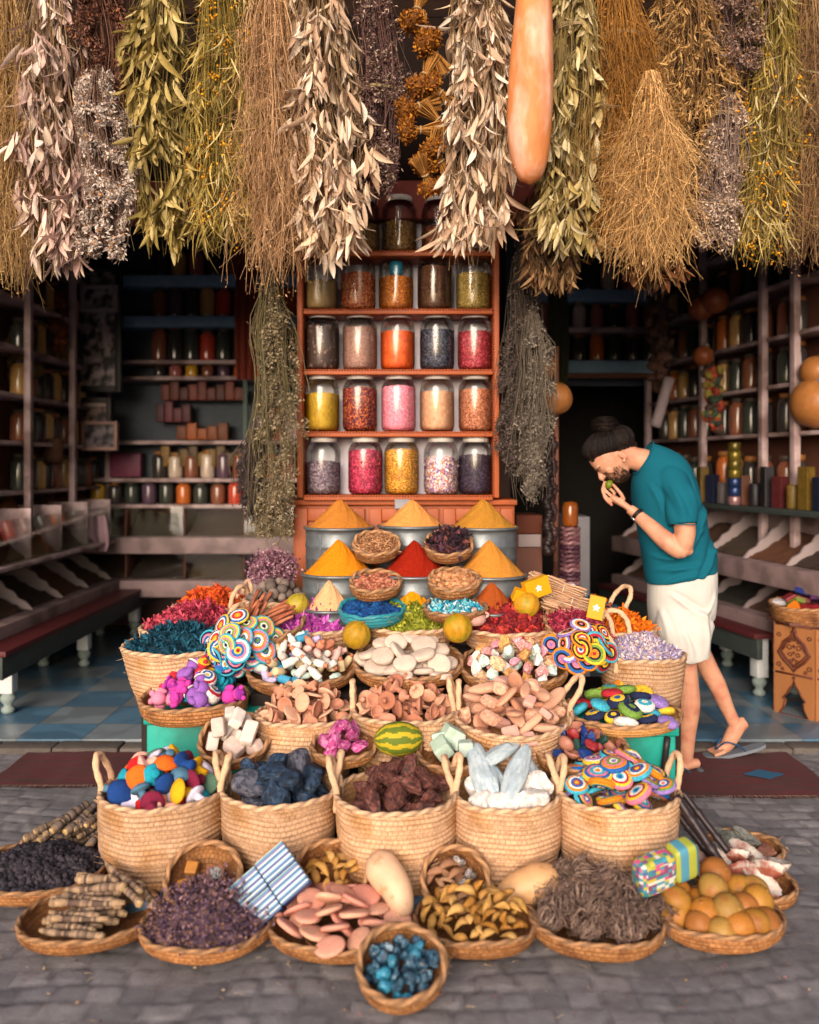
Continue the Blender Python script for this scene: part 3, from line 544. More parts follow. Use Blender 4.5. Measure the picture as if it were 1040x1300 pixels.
teal_box(Xp(186, 3.8), Xp(186, 3.8)+.5, 3.8, 4.35, Z(907, 3.8), 'turquoise painted wooden box under the crochet toy dish, left')
o = teal_box(Xp(846, 3.86)-.46, Xp(846, 3.86), 3.72, 4.3, Z(916, 3.78), 'turquoise painted wooden box under the striped cushion dish, right')
mb = MB(); add_tube(mb, smooth_path([(0, 0, .08), (-.01, -.02, .05), (-.02, -.012, -.06), (-.02, -.01, -.14)], 14), .014, H('2a2626')); mb.build('handle', VCS, o, TR((.19, -.3, .37)))
# ================================================================ baskets and dishes
def coils(z0, z1, r0, r1, n, amp, bow=0):
    out = []
    for k in range(n):
        for q in (0, .25, .5, .75):
            t = (k+q)/n; r = r0+(r1-r0)*t+bow*math.sin(PI*t); out.append((r+amp*math.sin(PI*q), z0+(z1-z0)*t))
    return out
def ring_path(R, wob=0, z=0, seed=0, m=160):
    a = np.linspace(0, 2*PI, m+1)[:-1]; w = 1+wob*(np.sin(2*a+1)+.6*np.sin(3*a+2.2)); return np.stack([R*np.cos(a)*w, R*np.sin(a)*w, np.full(m, z)+.0025*np.sin(5*a+seed)+.002*np.sin(9*a+2*seed)], 1)
def closed_tube(mb, path, rad, rope=.14, f=90, col=(1, 1, 1), segs=10):
    p = np.vstack([path, path[:1]]); V, q, _ = tube(p, rad, segs=segs, rope=rope, ropef=f, cap=False); col = np.array(col, float)
    if rope > 0 and col.ndim == 1: n = len(p)-1; L = np.concatenate([[0], np.cumsum(np.linalg.norm(np.diff(p, axis=0), axis=1))])[:n]; col = col*(.78+.3*np.sin(2*(np.arange(segs)+.5)/segs*2*PI+L[:, None]*f)).reshape(-1, 1)
    mb.add(V, q, col)
def tilt(px, py, d, rx=0, rz=0, ry=0): return Matrix.Translation(P(px, py, d)) @ Euler((math.radians(rx), math.radians(ry), 0)).to_matrix().to_4x4() @ Matrix.Rotation(rz, 4, 'Z')
BASK = {}
def fibres(o, R, h, n, rr, c):
    a = rng.uniform(0, 2*PI, n); z = np.where(rng.random(n) < .6, rng.uniform(-.004, .012, n), -rng.uniform(0, h*.7, n)); b = np.stack([rr*np.cos(a), rr*np.sin(a), z], 1); b[:, :2] *= np.where(z < -.01, 1+.006/R+0*z, 1.0)[:, None]; dd = np.stack([-np.sin(a), np.cos(a), 0*a], 1)*np.sign(rng.normal(size=(n, 1)))+rng.normal(size=(n, 3))*.5; L = rng.uniform(.008, .032, (n, 1)); mb = MB(); ot = b/R*.006; ot[:, 2] = 0; strands(mb, np.stack([b, b+dd*L*.5+ot, b+dd*L+ot*1.5+rng.normal(size=(n, 3))*.004], 1), .0008, pick([tuple(c)], n, .25)); mb.build('loose_fibre', STEM, o)['kind'] = 'stuff'
def basket(key, label, px, py, d, wpx, h, taper=.84, handles=(), rx=0, ry=0, floor=-.07, name='woven_basket', group='woven palm baskets', hh=.13, hw=.075, bow=.0, seed=1):
    R = wpx/2*d/F; M = tilt(px, py, d, rx, 0, ry); cz = .0205; n = max(4, int(h/cz))
    pr = [(.002, -h+.004), (R*taper*.9, -h+.002)]+coils(-h, 0, R*taper, R, n, .0055, bow)+[(R, 0), (R-.012, 0), (R-.014, floor*.6), (R*.9-.012, floor), (.002, floor)]
    V, f, uv = lathe(pr, 80, us=int(2*PI*R/.02), vs=1/cz, wob=.012)
    V[:, 2] += .006*np.sin(V[:, 0]*21+seed)*np.sin(V[:, 1]*17+seed*2)*(V[:, 2] > -h+.05); q = np.hypot(V[:, 0], V[:, 1])[:, None]; an = np.arctan2(V[:, 1], V[:, 0]); V[:, :2] *= 1+(.018*np.sin(3*an+seed*2)*np.sin(V[:, 2]/h*3.1))[:, None]+.006*np.sin(7*an+V[:, 2]*30+seed)[:, None]*(V[:, [2]] < -.03)
    o = MB().add(V, f, uv=uv).build(name, WEAVE, None, M); tag(o, label, 'basket', group)
    mb = MB(); closed_tube(mb, ring_path(R-.004, .012, .002, seed), .0105, .16, 110, ROPEC); mb.build('rim', ROPE, o)
    for ang, tiltout in handles:
        a = math.radians(ang); c, s = math.cos(a), math.sin(a); rr = R-.002; mb = MB(); da = hw/R
        p = [(rr*math.cos(a-da), rr*math.sin(a-da), -.06), (rr*math.cos(a-da), rr*math.sin(a-da), .02)]
        for q, zf in ((-.9, .62), (-.45, .93), (0, 1), (.45, .93), (.9, .62)):
            b = a+da*q*.92; p.append(((rr+tiltout*zf)*math.cos(b), (rr+tiltout*zf)*math.sin(b), hh*zf))
        p += [(rr*math.cos(a+da), rr*math.sin(a+da), .02), (rr*math.cos(a+da), rr*math.sin(a+da), -.06)]
        add_tube(mb, smooth_path(p, 40), .0125, ROPEC, rope=.14, ropef=120, segs=10); mb.build('handle', ROPE, o)
    fibres(o, R, h, 70, R-.004, ROPEC); BASK[key] = (M, R); return o
def dish(key, label, px, py, d, wpx, depth, rx=0, ry=0, base=.5, name='woven_dish', group='shallow woven dishes', m=None, rr=.0105, rope=None, seed=1, lift=0):
    if d is None: d = (EYE-depth*.98-.012-lift)*F/(py-CY)
    R = wpx/2*d/F; M = tilt(px, py, d, rx, 0, ry); n = max(4, int((depth+R*(1-base)*.6)/.0175)); out = []
    for k in range(n):
        for q in (0, .25, .5, .75):
            t = (k+q)/n; out.append((R*(base+(1-base)*math.sin(t*PI/2)**.9)+.0045*math.sin(PI*q), -depth*math.cos(t*PI/2)**.85 if t < 1 else 0))
    inn = [(max(r-.011, .003), min(z+.012, 0)) for r, z in out[::2]][::-1]
    pr = [(.002, -depth), (R*base*.9, -depth-.001)]+out+[(R, 0), (R-.011, .001)]+inn+[(.002, -depth+.013)]
    V, f, uv = lathe(pr, 72, us=int(2*PI*R/.02), vs=1/.0175, wob=.012); V[:, 2] += .006*np.sin(V[:, 0]/R*3+seed)*np.cos(V[:, 1]/R*2.3+seed)
    o = MB().add(V, f, uv=uv).build(name, m or DISHW, None, M); tag(o, label, 'dish', group)
    mb = MB(); pa = ring_path(R-.003, .012, .003, seed); pa[:, 2] += .006*np.sin(pa[:, 0]/R*3+seed)*np.cos(pa[:, 1]/R*2.3+seed); closed_tube(mb, pa, rr, .2, 95, ROPEDC if rope is None else (1, 1, 1)); mb.build('rim', rope or ROPED, o)
    fibres(o, R, depth*.5, 60, R-.002, ROPEDC); BASK[key] = (M, R); return o
def proj(v): return (CX+v.x*F/v.y, CY-(v.z-EYE)*F/v.y)
ROWN = {1: [''], 2: ['back', 'front'], 3: ['back', 'middle', 'front'], 4: ['back', 'second', 'third', 'front'], 5: ['back', 'second', 'middle', 'fourth', 'front'], 6: ['back', 'second', 'third', 'fourth', 'fifth', 'front']}
def label_items(L, where):
    """L: (object, what it looks like); equal looks are told apart by row and order in their heap"""
    by = {}
    for o, b in L: by.setdefault(b, []).append(o)
    for b, os_ in by.items():
        n = len(os_)
        if n == 1: os_[0]['label'] = f'{b} in {where}'; continue
        pr = sorted(os_, key=lambda o: proj(o.matrix_world.translation)[1]); nr = max(1, min(6, round(math.sqrt(n)/1.15) if n > 4 else 1)); i = 0
        for k in range(nr):
            m = (n-i)//(nr-k); row = sorted(pr[i:i+m], key=lambda o: proj(o.matrix_world.translation)[0]); i += m
            for q, o in enumerate(row):
                od = ORD[q] if (q < m-1 or m == 1) else 'rightmost'
                o['label'] = f'{b}, {od} in {where}' if nr == 1 else f'{b}, {od}, {ROWN[nr][k]} row, {where}'
def spiral(n, R, h, z0=0, p=2, jit=.12, ph=0):
    out = []
    for i in range(n):
        r = R*math.sqrt((i+.5)/n); a = i*2.39996+ph; x, y = r*math.cos(a)+random.gauss(0, jit*R/math.sqrt(n)), r*math.sin(a)+random.gauss(0, jit*R/math.sqrt(n))
        out.append((x, y, z0+h*(1-min(1, (math.hypot(x, y)/R))**p)))
    return out
def put(M, meshes, pos, name, cat, group, where, rot=.5, sc=(.85, 1.15), face=None, normal=True, R=None):
    """copies of a few meshes: meshes is a list of (mesh, look)"""
    L = []
    for i, p in enumerate(pos):
        me, lk = meshes[i % len(meshes)] if len(meshes) > 1 else meshes[0]
        e = Euler((random.gauss(0, rot), random.gauss(0, rot), random.uniform(0, 2*PI))) if face is None else face(i, p)
        N = Matrix.Translation(p)
        if normal and R: N = N @ Euler((-p[1]/R*.5, p[0]/R*.5, 0)).to_matrix().to_4x4()
        o = link(name, me, None, M @ N @ e.to_matrix().to_4x4() @ Matrix.Scale(random.uniform(*sc), 4)); tag(o, None, cat, group); L.append((o, lk))
    bpy.context.view_layer.update(); label_items(L, where); return L
def heap(key, label, h, cols, kind='petal', n=900, size=.02, z0=-.012, p=1.7, fr=.93, name='petal_heap', rough=.012, cat='spice', seed=0):
    M, R0 = BASK[key]; R = R0*fr; r = np.random.default_rng(seed+len(label)); mb = MB(); cols = HS(cols); k = 28; sg = 64
    V, f, _ = lathe([(max(R*t, .001), z0+h*(1-t**p)) for t in np.linspace(1, 0, k)], sg)
    V[:, 2] += rough*(np.sin(V[:, 0]*47+seed)+np.sin(V[:, 1]*53+V[:, 0]*21))*.5*(1 if kind != 'powder' else .15); V += r.normal(size=V.shape)*(.0012 if kind == 'powder' else .003)
    mb.add(V, f, pick([tuple(x*(1 if kind == 'powder' else .75) for x in c) for c in cols], len(f), .06))
    a = r.uniform(0, 2*PI, n); q = np.sqrt(r.uniform(0, 1, n))*.98; x, y = R*q*np.cos(a), R*q*np.sin(a); zz = z0+h*(1-q**p)+rough*(np.sin(x*47+seed)+np.sin(y*53+x*21))*.5; pos = np.stack([x, y, zz], 1)
    if kind == 'petal': leaves(mb, pos, rand_dirs(n)*np.array([1, 1, .8])+np.array([0, 0, .25]), size*r.uniform(.7, 1.3, n), size*.75*r.uniform(.7, 1.2, n), pick(cols, n, .2), segs=2, curl=.5, fold=.35, prof=[.5, 1, .3])
    elif kind == 'seed': blobs(mb, pos, size*.5, pick(cols, n, .15), ICO[1], (1, .8, .7), .3)
    elif kind == 'nut': blobs(mb, pos, size*.5, pick(cols, n, .15), ICO[2], (1, .85, .85), .15)
    elif kind == 'twig': 
        dd = rand_dirs(n)*np.array([1, 1, .5]); pp = np.stack([pos-dd*size+[0, 0, .004], pos+[0, 0, .006], pos+dd*size+rand_dirs(n)*size*.3], 1); strands(mb, pp, size*.075, pick(cols, n, .2))
    elif kind == 'floret':
        dd = rand_dirs(n)*np.array([1, 1, .7])+np.array([0, 0, .4]); pp = np.stack([pos, pos+dd*size*.8, pos+dd*size*1.6+rand_dirs(n)*size*.5], 1); strands(mb, pp, .0011, pick(cols, n, .2))
        m = n*4; tip = np.repeat(pp[:, 1:].reshape(-1, 3), 2, 0)+r.normal(size=(n*4, 3))*size*.18; leaves(mb, tip, rand_dirs(m), size*.42, size*.3, pick(cols, m, .25), segs=2, prof=[.4, 1, .3])
    o = mb.build(name, PETAL if kind in ('petal', 'floret') else HEAPM, None, M, smooth=kind in ('powder', 'nut')); return tag(o, label, cat, None, 'stuff' if kind != 'powder' else None)
# --- big front baskets
SIDE = ((8, .03), (172, .03))
B = [('B1', 'large woven basket of coloured felt toadstools, leftmost of the front row', 208, 1001, 3.34, 154), ('B2', 'large woven basket holding dark blue stones, second in the front row', 355, 999, 3.36, 145), ('B3', 'large woven basket holding brown red resin rocks, middle of front row', 503, 1006, 3.3, 153), ('B4', 'large woven basket holding white slabs, fourth in the front row', 642, 1005, 3.33, 138), ('B5', 'large woven basket of crochet discs, rightmost of the front row', 783, 1003, 3.34, 153)]
for i, (k, lb, px, py, d, w) in enumerate(B): basket(k, lb, px, py, d, w, Z(py, d)-.056, taper=.8, handles=((2+4*i % 9, .02), (176, .03)), bow=.012, hh=.125, hw=.05, seed=i, floor=-.09)
# --- second row baskets and dishes
basket('C2', 'round basket of pink clay lids behind the blue stones', 388, 905, 3.76, 124, .28, taper=.85, seed=3)
basket('C3', 'two handled basket of small clay lids at the display centre', 515, 900, 3.76, 136, .27, taper=.85, handles=((0, .0), (180, .0)), hh=.12, hw=.04, seed=4)
basket('C4', 'two handled basket of pink pumice stones right of centre', 650, 903, 3.72, 150, .26, taper=.82, handles=((12, .06), (172, .02)), hh=.13, hw=.05, rx=10, seed=5)
dish('C1', 'small tilted dish of white mineral blocks by the turquoise box', 298, 937, 3.6, 88, .07, rx=28)
dish('C5', 'small dish of magenta crystals beside the striped melon', 437, 945, 3.52, 82, .06, rx=12)
dish('C7', 'small dish of pale green blocks right of the melon', 575, 955, 3.5, 88, .06, rx=12)
dish('C8', 'brown rimmed dish of glazed shell shards beside turquoise box', 737, 948, 3.55, 116, .08, rx=12)
dish('D1', 'woven dish heaped with pastel chalk bottles', 383, 845, 4.0, 136, .08, rx=10)
dish('D2', 'woven dish of white stone discs at the display centre', 518, 838, 4.0, 136, .08, rx=10)
dish('D3', 'woven dish of pastel salt lumps right of white discs', 652, 845, 4.0, 134, .08, rx=10)
dish('D4', 'flat golden dish of crochet toys on left turquoise box', 247, 884, 3.85, 132, .09, rx=2, base=.6)
dish('D5', 'flat pale dish of striped cushions on right turquoise box', 790, 902, 3.82, 142, .06, rx=2, base=.6, m=mat('woven_pale_reed', H('c9965c'), rough=.7, var=.15, scale=16, bump=.4, dist=.003, uvw=((.85, .82, .76), (.55, .46, .36))))
for k, lb, px, py, d, w in (('E1', 'basket of violet dried flowers beside yellow gourd', 405, 796, 4.24, 104), ('E2', 'basket of green moss behind the white discs', 521, 793, 4.24, 120), ('E3', 'basket of dark red hibiscus behind salt lumps', 645, 796, 4.22, 122)): basket(k, lb, px, py, d, w, .09, taper=.8, floor=-.04)
heap('E1', 'violet dried flower heads piled beside the yellow gourd', .13, 'b044a0 9a348e c86ab8 7f2a78', 'petal', 900, .03, p=1.6); heap('E2', 'green dried moss piled behind the white discs', .13, '7d8320 8f942a 666c1a a0a038', 'petal', 1400, .022, p=1.8, name='moss_heap'); heap('E3', 'dark red dried hibiscus flowers piled behind salt lumps', .13, '9a2626 7a1e28 b83c30 661824', 'petal', 1000, .03, p=1.8)
# --- left and right flanks
basket('L1', 'tall pale basket of teal dyed flowers on left flank', 232, 818, 4.14, 146, .25, taper=.74, handles=((-8, .02),), hh=.12, seed=6)
basket('L2', 'pale basket of pink rosebuds behind the teal flowers', 250, 795, 4.42, 138, .34, taper=.8, handles=((-30, .0), (60, 0)), hh=.13, seed=7)
basket('L3', 'pale basket of orange dried flowers at left back', 270, 769, 4.66, 98, .4, taper=.85, handles=((-30, 0), (30, 0)), hh=.12, seed=8)
heap('L1', 'teal dyed dried flowers on the left flank', .1, '12465a 0e3a4c 1c5a70 0a2c3c', 'petal', 1500, .026); heap('L2', 'pink red dried rosebuds heaped on left flank', .12, '9a2c44 b03c50 7f2238 c0505e', 'petal', 1300, .03); heap('L3', 'orange dried petals heaped at left back', .1, 'd2501a c04214 e06a20 a83a18', 'petal', 800, .03)
basket('R1', 'pale basket of lavender confetti flowers by the man', 814, 830, 4.1, 108, .27, taper=.8, handles=((200, 0),), hh=.1, seed=9)
basket('R2', 'pale basket of bright orange petals by the man', 785, 798, 4.36, 94, .2, handles=((225, 0), (250, 0)), hh=.12, seed=10)
basket('R5', 'small pale basket of dark teal and orange petals at right back', 752, 778, 4.62, 82, .2, handles=((20, .05), (170, 0)), hh=.13, seed=11)
dish('R3', 'tilted dish of crimson rosebuds on the right flank', 738, 802, 4.14, 98, .09, rx=18, ry=18)
dish('R4', 'woven dish of pale root bundles on the right flank', 712, 778, 4.32, 92, .08, rx=8, ry=8)
heap('R1', 'pale lavender flower confetti in basket by the man', .1, 'a8a0c4 c8bcc8 7f74a8 d8c8c0 b89a9a', 'petal', 2200, .014); heap('R2', 'bright orange petals in basket by the man', .09, 'e0760c d2660a f08a1a c45808', 'petal', 900, .028); heap('R5', 'dark teal and orange petals at right back', .08, '143e50 c45014 0e3040 1c5064', 'petal', 500, .026); heap('R3', 'crimson dried rosebuds on the right flank', .09, 'a02c46 8a2038 b84a60 702030', 'petal', 900, .024)
# --- tubs and spice cones
def tub(px, py, d, wpx, h, label):
    R = wpx/2*d/F; M = Matrix.Translation(P(px, py, d)); pr = [(.002, -h), (R*.97, -h), (R*.985, -h+.01)]
    for z in (-h*.72, -h*.42): pr += [(R*.985, z-.012), (R*1.005, z-.006), (R*1.005, z+.006), (R*.985, z+.012)]
    pr += [(R*.99, -.03), (R*.99, -.012)]+[(R+.004+.008*math.cos(a), -.002+.008*math.sin(a)) for a in np.linspace(-1.2, 3.6, 9)]+[(R*.96, -.03), (R*.95, -.05), (.002, -.05)]
    V, f, _ = lathe(pr, 64); o = MB().add(V, f).build('metal_tub', TIN, None, M); tag(o, label, 'tub', 'galvanised spice tubs')
    hb = MB(); box(hb, -.006, .006, -R*1.0-.004, -R*.985+.003, -h+.01, -.03, bev=.001); hb.build('seam', TIN, o, Matrix.Rotation(-.5, 4, 'Z')); return M, R
def cone(M, R, h, c, label, fr=.97, z0=-.02):
    n = 40; pr = []
    for t in np.linspace(1, 0, n): u = t; pr.append((max(R*fr*t, .0005), z0+h*(1-math.sqrt(t*t+.0035)+.059*t)*1.0))
    V, f, _ = lathe(pr, 90); r = np.random.default_rng(len(label)); a = np.arctan2(V[:, 1], V[:, 0]); q = np.hypot(V[:, 0], V[:, 1])
    V[:, 2] += .006*np.sin(a*3+2)*q/R+.0022*np.sin(a*9+q*60)+.0012*np.sin(a*23+q*140)+r.normal(size=len(V))*.0014; c = np.array(c)
    sp = MB(); n = 160; aa = r.uniform(0, 2*PI, n); rr = R*r.uniform(.9, 1.02, n); tp = np.stack([rr*np.cos(aa), rr*np.sin(aa), np.full(n, .004)], 1)
    cb = MB(); blobs(cb, tp, .0022, pick([c], n, .1), ICO[1]); 
    tag(MB().add(V, f, pick([c], len(f), .05)).add(cb.V[0], cb.F[0], cb.C[0]).build('spice_cone', mat('fine_powder', None, rough=.95, var=.07, scale=160, bump=.25, spec=.1, dist=.003), None, M), label, 'spice', 'cones of ground spice')
for px, py, d, w, ap, c, lb in [(431, 669, 4.62, 86, 632, 'b06f2c', 'ochre brown spice cone in the left back tub'), (523, 667, 4.64, 84, 633, 'cc8a48', 'pale orange spice cone in the middle back tub'), (613, 669, 4.62, 86, 632, 'a8742a', 'mustard brown spice cone in the right back tub'),
                              (430, 727, 4.42, 92, 683, 'd07c14', 'golden yellow spice cone in the left front tub'), (526, 728, 4.42, 92, 684, '8a1e0c', 'deep red paprika cone in the middle front tub'), (621, 729, 4.42, 92, 684, 'b87a30', 'light brown spice cone in the right front tub')]:
    where = lb.split('in the ')[1]; M, R = tub(px, py, d, w, .2 if py > 700 else .22, f'grey galvanised metal tub, {where.replace(" tub", "")} of the six'); cone(M, R, Z(ap, d)-Z(py, d)+.02, H(c), lb)
for px, py, d, w, ap, c, lb in [(418, 772, 4.24, 62, 735, 'd0a074', 'pale beige spice cone in front of left tub'), (524, 772, 4.26, 64, 744, 'd0860a', 'bright yellow spice cone in front of middle tub'), (624, 775, 4.25, 68, 734, '94461c', 'rust brown spice cone in front of right tub')]:
    M, R = tub(px, py, d, w, .12, f'small metal tub under the {" ".join(lb.split()[:2])} cone'); cone(M, R, Z(ap, d)-Z(py, d)+.02, H(c), lb)
SD_ = dict(base=.55, name='woven_bowl', group='small woven bowls between tubs')
dish('F1', 'small bowl of brown twig pieces between back tubs', 478, 690, 4.36, 58, .07, rx=28, **SD_); dish('F2', 'small bowl of dark purple flowers between back tubs', 570, 690, 4.36, 60, .07, rx=28, **SD_)
dish('F3', 'small bowl of hazelnuts left, in front of red cone', 477, 738, 4.22, 63, .07, rx=20, **SD_); dish('F4', 'small bowl of round nuts right of red cone', 577, 736, 4.22, 64, .07, rx=20, **SD_)
heap('F1', 'brown twig pieces in a small bowl', .02, '9a6a48 7a4e32 b88a64', 'twig', 220, .035, name='twig_heap'); heap('F2', 'dark purple dried flowers in a small bowl', .06, '33202c 4a2c3c 241820 6a3a34', 'petal', 260, .036); heap('F3', 'red brown hazelnuts in a small bowl', .02, '9a5a44 b47860 84462f', 'nut', 190, .022, name='nut_heap'); heap('F4', 'light brown round nuts in a small bowl', .025, 'b88058 a06c46 c49068', 'nut', 120, .03, name='nut_heap')
dish('G1', 'turquoise rimmed bowl of deep blue pigment', 472, 772, 4.14, 82, .07, rx=10, name='pigment_bowl', group='pigment bowls', m=mat('teal_ceramic', H('2c7f8c'), rough=.4, var=.2, scale=14), rope=mat('teal_ceramic'))
dish('G2', 'shallow dish of turquoise chips left of rust cone', 578, 771, 4.14, 78, .05, rx=8, group='pigment bowls')
heap('G1', 'deep blue pigment crumbs in turquoise bowl', .025, '0c3f7a 0a3468 14528f', 'nut', 260, .026, name='pigment_heap', cat='pigment'); heap('G2', 'bright turquoise chips in shallow dish', .03, '28a0b8 8ac8d4 1484a4 c4dce0', 'petal', 420, .024, name='chip_heap', cat='pigment')
# ================================================================ loose goods
def lm(prof, col, segs=28, ns=0, squash=(1, 1, 1), m=None, seed=0, name='item', smooth=True, rings=None):
    V, f, _ = lathe(prof, segs); r = np.random.default_rng(seed)
    if ns: V = V+ns*np.sin(V @ (r.normal(size=(3, 3))*40)+r.uniform(0, 6, 3))*.6+r.normal(size=V.shape)*ns*.15
    c = np.array(col); c = pick([col], len(f), .03) if rings is None else np.repeat(np.array(rings), segs, 0)
    return MB().add(V*np.array(squash), f, c).mesh(name, m or VC, smooth)
def disc_prof(R, t, n=10, e=.6): return [(max(R*math.cos(a) if abs(math.cos(a)) > .02 else .0005, .0005), t*math.copysign(abs(math.sin(a))**e, math.sin(a))) for a in np.linspace(-PI/2, PI/2, 2*n)]
CLAYM = mat('pink_clay', None, rough=.9, var=.1, scale=50, bump=.15, rnd=.12); STONEM = mat('mineral_stone', None, rough=.7, var=.2, scale=30, bump=.35, rnd=.15, dist=.006)
def rk(seed, size, cols, squash=(1, 1, 1), planes=14, cut=.72, m=None, var=.06, n=3):
    V, f = rock(seed, planes, cut, n, .03, squash); return MB().add(V*size, f, pick(HS(cols), len(f), var)).mesh('rock', m or STONEM, smooth=False)
rf = lambda t=.5: (lambda i, p: Euler((random.gauss(0, t), random.gauss(0, t), random.uniform(0, 6.28))))
def boxm(s, c, bev=.006, m=None, name='block'): V, f = rbox(*s, bev); return MB().add(V, f, H(c)).mesh(name, m or STONEM, smooth=False)
# coloured felt toadstools
M, R = BASK['B1']; CO = [('red', 'b0181c'), ('sage green', '50705c'), ('orange', 'e06018'), ('navy blue', '143a78'), ('turquoise', '1890a4'), ('yellow', 'd09a14'), ('lilac white', 'cfc8dc'), ('maroon', '6e1834'), ('pink', 'e0a898'), ('slate blue', '4a7088')]
FELT = mat('felt', None, rough=.95, var=.1, scale=90, bump=.25, rnd=.08); prof = [(.0005, -.05), (.017, -.05), (.022, -.044), (.018, -.02), (.02, -.006), (.042, -.002), (.05, .006), (.046, .014), (.03, .024), (.016, .03), (.0005, .032)]
TS = [(lm(prof, H(c), ns=.002, m=FELT, seed=i, name='felt_toadstool'), f'{n} felt toadstool') for i, (n, c) in enumerate(CO)]; random.shuffle(TS)
put(M, TS, spiral(26, R*.74, .05, -.03, ph=1)+spiral(32, R*.8, .11, .005, ph=.4), 'felt_toadstool', 'ornament', 'coloured felt toadstools', 'leftmost front basket', face=rf(1.5), sc=(.75, 1.05))
# blue stones, resin rocks, white slabs
M, R = BASK['B2']; put(M, [(rk(i, .068, '1c2a3c 22354c 16202c 2c4058', (1.1, .85, .75), 18), 'dark blue mineral rock') for i in range(3)]+[(rk(9, .07, '4a4c58 5a5a66 383a46', (1, 1, .7), 18), 'grey violet mineral rock')], spiral(9, R*.68, .03, -.04)+spiral(11, R*.72, .07, .01, ph=2), 'mineral_rock', 'rock', 'dark blue rocks', 'second front basket', sc=(.8, 1.25))
M, R = BASK['B3']; put(M, [(rk(20+i, .06, '4a2a26 5c342c 3a2220 6a4038', (1.3, .8, .6), 20, .62), 'brown red resin rock') for i in range(4)], spiral(13, R*.7, .02, -.04)+spiral(16, R*.74, .07, .005, ph=2), 'resin_rock', 'rock', 'brown red resin rocks', 'middle front basket', sc=(.75, 1.3), rot=.6)
M, R = BASK['B4']; SL = [(rk(160+i, .125, 'aebcc4 b8c4c9 a4b4bd', (.33-.04*(i == 1), 1.15-.1*i, .2), 8, .86, var=.02), 'pale blue grey stone slab') for i in range(3)]; W2 = [(rk(50, .062, 'd8cec6 c4beba e0d8d0', (1, 1, .8), 20, .8), 'white rounded stone')]
ys = [(-.085, .01, .065, .1, .4, -.1), (.03, -.03, .07, -.42, .5, .1), (-.02, .1, .11, -.95, .3, .1), (.1, .05, .05, .1, .4, 0), (-.06, .09, .06, .5, .3, 0)]
L = []
for i, (x, y, z, rz, rx, ry) in enumerate(ys): o = link('stone_slab', SL[i % 3][0], None, M @ TR((x, y, z), rx, ry, rz, 1.0 if i > 1 else 1.25)); tag(o, None, 'stone', 'white slabs'); L.append((o, SL[0][1]))
bpy.context.view_layer.update(); label_items(L, 'fourth front basket')
put(M, W2, [(.12, -.02, .03), (.1, .05, .03), (.1, -.09, .0), (.05, -.11, .0), (-.02, -.12, -.01), (-.09, -.09, -.01), (.08, .1, .03), (-.11, .03, .0), (0, 0, -.03), (.06, .0, -.01), (-.06, -.06, -.03)], 'white_stone', 'stone', 'white rounded stones', 'fourth front basket', rot=.5, sc=(.75, 1.1))
# crochet discs
CP = dict(white='d8d0c8', pink='d07088', blue='1e5a9c', turquoise='3a9cb4', orange='d67a1c', yellow='d8b030', green='6a8a3a', red='a82430', navy='1c2444', lilac='8a70b0', black='1c1a20')
CROCH = mat('crochet_wool', None, rough=.95, var=.18, scale=120, bump=.5, dist=.004)
def crochet(keys, R=.05, t=.014, nm='crochet_disc'):
    n = 15; A = np.linspace(-PI/2, PI/2, 2*n); pr = []; ring = []
    for k, a in enumerate(A):
        q = math.cos(a); r = max(R*q**.8 if q > .02 else .0005, .0005); pr.append((r*(1+.012*(k % 2)), t*math.copysign(abs(math.sin(a))**.8, math.sin(a))*(1+.08*(k % 2))))
        if k < 2*n-1: ring.append(H(CP[keys[min(len(keys)-1, int(max(R*math.cos((A[k]+A[k+1])/2)**.8, 0)/R*len(keys)))]]))
    V, f, _ = lathe(pr, 56); a = np.arctan2(V[:, 1], V[:, 0]); V[:, 2] += .0006*np.sin(a*2+len(keys)); V = V+rng.normal(size=V.shape)*.0005; V[:, :2] *= 1+.02*np.sin(a*3+R*99)[:, None]; cc = np.repeat(np.array(ring), 56, 0); return MB().add(V, f, cc*(1+.16*rng.normal(size=(len(cc), 1))).clip(.5, 1.5)).mesh(nm, CROCH)
SETS = ['yellow red blue white orange turquoise', 'pink white blue orange green lilac', 'orange white turquoise pink blue yellow', 'red white navy turquoise yellow orange', 'white blue pink yellow navy turquoise', 'lilac white green pink orange blue', 'blue turquoise white red yellow pink', 'navy white pink lilac white yellow']
CD = [(crochet(s.split()), f'crochet disc with {s.split()[-1]} rim and {s.split()[0]} centre') for s in SETS]
M, R = BASK['B5']; put(M, CD, spiral(18, R*.8, .02, -.01)+spiral(18, R*.84, .07, .03, ph=1.3)+spiral(9, R*.6, .05, .075, ph=2), 'crochet_disc', 'crochet disc', 'crochet discs in the front basket', 'right front basket', face=lambda i, p: Euler((random.gauss(.3, .2)-p[1]/R*.5, p[0]/R*.5+random.gauss(0, .2), random.uniform(0, 6))), sc=(.9, 1.15), normal=False)
